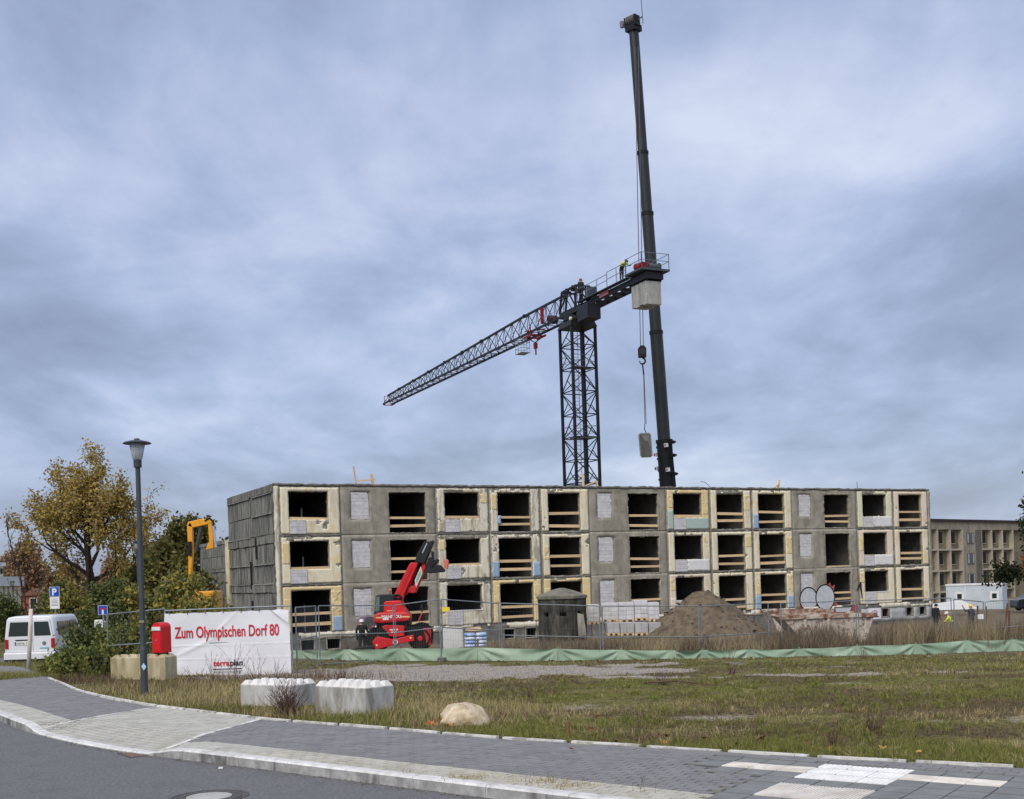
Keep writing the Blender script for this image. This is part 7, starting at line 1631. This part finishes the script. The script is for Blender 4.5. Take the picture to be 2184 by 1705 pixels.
# weeds round the block, lamp and banner
cl_spots = [(215, 1480, 1.1, 1500, 0), (260, 1475, 1.0, 700, 1), (420, 1470, 1.5, 2600, 0), (520, 1480, 1.3, 2200, 0), (360, 1500, .9, 1400, 0), (470, 1500, 1.0, 1700, 0), (180, 1460, .8, 1600, 2), (895, 1520, .8, 1500, 0), (930, 1535, .6, 1000, 0), (740, 1545, .7, 1500, 3), (820, 1535, .5, 1200, 3), (600, 1530, .7, 900, 0), (480, 1455, 1.2, 900, 2), (610, 1455, 1.0, 900, 2), (700, 1450, 1.2, 1000, 2), (340, 1470, 1.0, 800, 2)]
VS = {0: [], 1: [], 2: [], 3: []}; off = {0: 0, 1: 0, 2: 0, 3: 0}; FS = {0: [], 1: [], 2: [], 3: []}
for u, v, rad, n_, kd in cl_spots:
    p = atg(u, v); n_ = int(n_*.5); a = rg.normal(0, rad*.6, (n_, 2)); xx, yy = p.x+a[:, 0]*1.2, p.y+a[:, 1]; dd = dback_arr(xx, yy) > .05; xx, yy = xx[dd], yy[dd]
    h = rg.uniform(.05, .28 if kd != 3 else .22, len(xx))*(1.3 if kd == 2 else 1); V, F = blades(np.stack([xx, yy, zz_arr(xx, yy)-.02], 1), h, .010*rg.uniform(.7, 1.5, len(xx)), .75, rg, True)
    VS[kd].append(V); FS[kd].append(F+off[kd]); off[kd] += len(V)
for kd, mm, nm, lab in ((0, gm_dry, 'dry_tufts', 'dry grass tufts around lamp, blocks and boulder'), (1, gm_green, 'green_tufts', 'green grass tuft at the foot of the sand coloured block'), (2, gm_dark, 'brown_tufts', 'brown dry weeds in front of the banner'), (3, gm_green, 'long_green_tufts', 'long green grass at the foot of the white block')):
    stuff(link(nm, npmesh(nm, np.concatenate(VS[kd]), np.concatenate(FS[kd])), mm), lab, 'grass')
# dry twiggy bush and stalks
twig = MT('dry_twig', [(.3, S((78, 58, 52))), (.7, S((112, 86, 76)))], scale=8, rough=.95)
def bush(label, p, h, n_, seed, spread=.7, r=.006, name='dry_bush'):
    rg_ = np.random.default_rng(seed); mb = MB()
    for k in range(n_):
        az = rg_.uniform(0, 6.283); el = rg_.uniform(.0, spread); d = Vector((math.cos(az)*math.sin(el), math.sin(az)*math.sin(el), math.cos(el))); q = Vector((rg_.normal(0, .05), rg_.normal(0, .05), -.03)); pts = [q]; ln = h*rg_.uniform(.6, 1.05)
        for j in range(4):
            d = (d+Vector(rg_.normal(0, .14, 3))).normalized(); q = q+d*ln/4; pts.append(q)
        mb.tube(pts, [r, r*.85, r*.7, r*.5, r*.3], 3, False)
        for j in range(5):
            i = rg_.integers(1, 5); s0 = pts[i-1]+(pts[i]-pts[i-1])*rg_.random(); dd = (d+Vector(rg_.normal(0, .5, 3))+Vector((0, 0, .2))).normalized(); e0 = s0+dd*ln*rg_.uniform(.12, .3); mb.tube([s0, (s0+e0)/2+Vector(rg_.normal(0, .012, 3)), e0], [r*.6, r*.5, r*.25], 3, False)
    o = link(name, mb.mesh(name), twig); o.location = p; return tag(o, label, 'bush' if name == 'dry_bush' else 'weed')
p = atg(612, 1530); bush('reddish brown dry twiggy bush in front of the concrete blocks', p, .62, 90, 5, .8, .0055)
for k, (u, v, h, n_, lab) in enumerate(((455, 1452, .75, 7, 'dry stalk weed before the banner, below the logo left part'), (500, 1452, 1.0, 9, 'tall dry stalks in front of the banner logo'), (548, 1455, .8, 9, 'branched dry weed in front of the banner right half'), (590, 1455, .65, 8, 'small dry weed at the right end of the banner'), (410, 1455, .6, 6, 'thin dry weed before the left part of the banner'), (680, 1450, .5, 14, 'low dry weed right of the banner'), (725, 1455, .5, 16, 'dark weed behind the white blocks'), (1370, 1590, .5, 3, 'thin stalk at the pavement edge, middle of lawn'), (1130, 1500, .35, 12, 'dark dry weed left of the lawn track'), (1415, 1462, .35, 18, 'dark patch of dead weeds beside the gravel'), (1560, 1440, .4, 18, 'dark dead weeds near the barrier centre'), (1860, 1568, .28, 30, 'flattened dead weeds on the right lawn'), (1780, 1600, .3, 20, 'dead weeds behind the white tactile slabs'), (1555, 1412, .7, 8, 'thin dark stalks before the green barrier'), (1840, 1408, .5, 14, 'drooping dark stalks before the barrier on the right'))):
    bush(lab, atg(u, v), h, n_, 30+k, .55, .0055, 'dry_weed')
for k, (u, v, h) in enumerate(((860, 1648, .08), (1130, 1670, .17), (1185, 1668, .15), (1220, 1670, .1), (1380, 1690, .18), (1350, 1684, .09))):
    q = atz(u, v, .01); bush(('tiny weed in the light paving left of centre', 'thin tall weed growing between light pavers', 'weed with two stalks in the light paving', 'short weed right of the two stalks in the paving', 'tall thin weed near the tactile slabs', 'small weed between pavers near the slabs')[k], q, h, 3, 60+k, .3, .0022, 'paving_weed')
for k, (u, v) in enumerate(((1160, 1668), (1215, 1678), (395, 1606), (1000, 1660))):
    q = atz(u, v, ROAD_Z if k == 2 else .0); n_ = 160; a = rg.normal(0, .11, (n_, 2)); V, F = blades(np.stack([q.x+a[:, 0]*1.4, q.y+a[:, 1]*.6, np.full(n_, q.z)], 1), rg.uniform(.02, .07, n_), np.full(n_, .008), 1.3, rg)
    stuff(link('moss_tuft', npmesh('moss_tuft', V, F), gm_dry if k != 2 else gm_dark), ('grassy tuft between light pavers left of centre', 'larger grassy tuft between light pavers', 'dead leaves and grass beside the gully', 'small tuft between light pavers')[k], 'grass tuft')
# ---------------------------------------------------------------- fallen leaves, sticks, litter, wooden peg
lfm = [MT('fallen_orange', S((184, 112, 60)), rough=.8), MT('fallen_red', S((124, 62, 50)), rough=.8), MT('fallen_brown', S((92, 56, 44)), rough=.8), MT('fallen_yellow', S((178, 142, 78)), rough=.8)]
def leaf_me(mat):
    mb = MB(); n = 10; P = [(.0, 0, .012)]
    for k in range(n): a = 2*math.pi*k/n; r = (.10 if k % 2 == 0 else .055); P.append((r*math.cos(a), r*math.sin(a), .03*math.cos(2*a)+.02))
    mb.add(P, [(0, 1+k, 1+(k+1) % n) for k in range(n)]); me = mb.mesh('fallen_leaf'); me.materials.append(mat); return me
lme = [leaf_me(m_) for m_ in lfm]
fl = [(919, 1549, 0, 1.2), (938, 1543, 0, 1.1), (929, 1552, 0, .9), (962, 1552, 0, 1), (1003, 1543, 1, 1), (1275, 1535, 1, .8), (1300, 1536, 2, .8), (1262, 1561, 0, .8), (1285, 1588, 2, 1), (1318, 1590, 2, .9), (1420, 1592, 0, .8), (1422, 1578, 2, .9), (1507, 1582, 2, 1), (1568, 1593, 2, 1.1), (1622, 1585, 1, 1.3), (1792, 1563, 2, .9), (1880, 1560, 1, .8), (1884, 1602, 3, 1), (1770, 1607, 0, .9), (1720, 1592, 1, .8), (1790, 1612, 2, 1), (1960, 1613, 3, .8), (715, 1655, 3, .5), (1220, 1605, 3, .7), (398, 1614, 3, .8), (388, 1610, 0, .6), (1125, 1528, 1, .7), (560, 1546, 1, .7)]
txt_ = ['orange', 'reddish', 'dark brown', 'yellow']
ord_ = {}
fl.sort(key=lambda q: q[0])
for u, v, c_, s_ in fl:
    q = atg(u, v) if v < 1612 and not (u < 800 and v > 1600) else atz(u, v, .01 if u > 800 else ROAD_Z+.01); o = link('fallen_leaf', lme[c_], None); o.location = (q.x, q.y, q.z+.035); o.scale = (s_*.6,)*3; o.rotation_euler = (rg.normal(0, .35)+.35, rg.normal(0, .35), rg.uniform(0, 6.28))
    tag(o, txt_[c_]+' fallen leaf lying on the ground near the pavement', 'leaf', txt_[c_]+' fallen leaves')
for k, (u0, v0, u1, v1, lab) in enumerate(((195, 1582, 231, 1578, 'longer pale wood splinter lying on the road'), (243, 1589, 256, 1588, 'short pale wood splinter lying on the road'))):
    a, b = atz(u0, v0, ROAD_Z+.008), atz(u1, v1, ROAD_Z+.008); tag(MB().bar(a, b, .03, .014).build('wood_splinter', MT('splinter', S((206, 202, 190)), rough=.9)), lab, 'splinter')
p = atg(1211, 1573); tag(MB().tube([(p.x, p.y, p.z-.1), (p.x+.01, p.y, p.z+.2)], .022, 8).build('wooden_peg', MT('peg_brown', S((128, 92, 62)), rough=.9)), 'short brown wooden survey peg in the grass', 'peg')
p = atz(471, 1640, ROAD_Z+.006); o = tag(MB().box(-.025, .025, -.02, .02, 0, .02).build('litter', white), 'tiny white scrap of litter on the road', 'litter'); o.location = p
a, b = atg(1850, 1456), atg(2010, 1462); tag(MB().tube([a+Vector((0, 0, .05)), (a+b)/2+Vector((0, .2, .1)), b+Vector((0, 0, .06))], [.02, .016, .008], 6).build('branch', twig), 'thin dead branch lying on the lawn right of centre', 'branch') if False else None
a, b = atg(1370, 1462), atg(1530, 1470); a.z += .05; b.z += .06; tag(MB().tube([a, (a+b)/2+Vector((0, .15, .06)), b], [.022, .016, .008], 6).build('fallen_branch', twig), 'thin dead branch lying on the lawn by the track', 'branch')
# gutter dirt along the kerb
rgd = np.random.default_rng(5); mb = MB()
for k in range(1500):
    s_ = rgd.uniform(.3, 17); n_ = -abs(rgd.normal(0, .07))-.01; q = kp(s_, n_); z_ = rgd.uniform(.004, .018); a = rgd.uniform(0, 6.28, 3); r_ = z_*.5
    mb.add([(q[0]+z_*math.cos(t), q[1]+z_*math.sin(t), ROAD_Z+.004+r_*(i == 0)) for i, t in enumerate(a)]+[(q[0], q[1], ROAD_Z+r_)], [(0, 1, 3), (1, 2, 3), (2, 0, 3)])
stuff(link('gutter_dirt', mb.mesh('gutter_dirt'), MT('gutter_grit', [(.3, S((84, 74, 62))), (.7, S((140, 122, 96)))], scale=30, rough=.95, island=.25)), 'grit and leaf crumbs lying along the kerb in the gutter', 'grit')
# loose soil lumps along the foot of the barrier and stones on the gravel
mb = MB(); rg = np.random.default_rng(21)
for k in range(900):
    i = rg.integers(0, len(PB)-1); q = PB[i]+(PB[i+1]-PB[i])*rg.random(); s_ = rg.uniform(.012, .04); c = Vector((q.x+rg.normal(0, .1), q.y-.30-abs(rg.normal(0, .18)), tz(q.x, q.y)+.01))
    mb.add([tuple(c+Vector(rg.normal(0, s_, 3))*.8+Vector((0, 0, s_*.3))) for _ in range(4)], [(0, 1, 2), (0, 2, 3), (0, 3, 1), (1, 3, 2)])
stuff(mb.build('soil_clods', MT('clod', [(.3, S((58, 48, 38))), (.7, S((88, 74, 58)))], scale=6, rough=.98)), 'dark loose soil clods along the foot of the barrier', 'soil')
xs, ys = scatter(60000, ux0, ux1, 24, 37); kp_ = gravel_arr(xs, ys) > .55; xs, ys = xs[kp_][:9000], ys[kp_][:9000]; n_ = len(xs); s_ = rg.uniform(.012, .05, (n_, 1, 1))
T4 = np.array([[1, 0, -.3], [-.5, .87, -.3], [-.5, -.87, -.3], [0, 0, .7]])[None]*s_; a = rg.uniform(0, 6.28, n_); R_ = np.stack([np.stack([np.cos(a), -np.sin(a), 0*a], 1), np.stack([np.sin(a), np.cos(a), 0*a], 1), np.stack([0*a, 0*a, 1+0*a], 1)], 1)
V = np.einsum('nij,nkj->nki', R_, T4)+np.stack([xs, ys, zz_arr(xs, ys)+.012], 1)[:, None]; k = np.arange(n_)[:, None]*4
stuff(link('gravel_stones', npmesh('gravel_stones', V.reshape(-1, 3), np.concatenate([k+np.array([[0, 1, 3]]), k+np.array([[1, 2, 3]]), k+np.array([[2, 0, 3]])])), MT('gravel_stone', [(.3, S((112, 110, 108))), (.7, S((170, 164, 156)))], scale=20, rough=.95, island=.2)), 'loose grey gravel stones on the track', 'gravel')
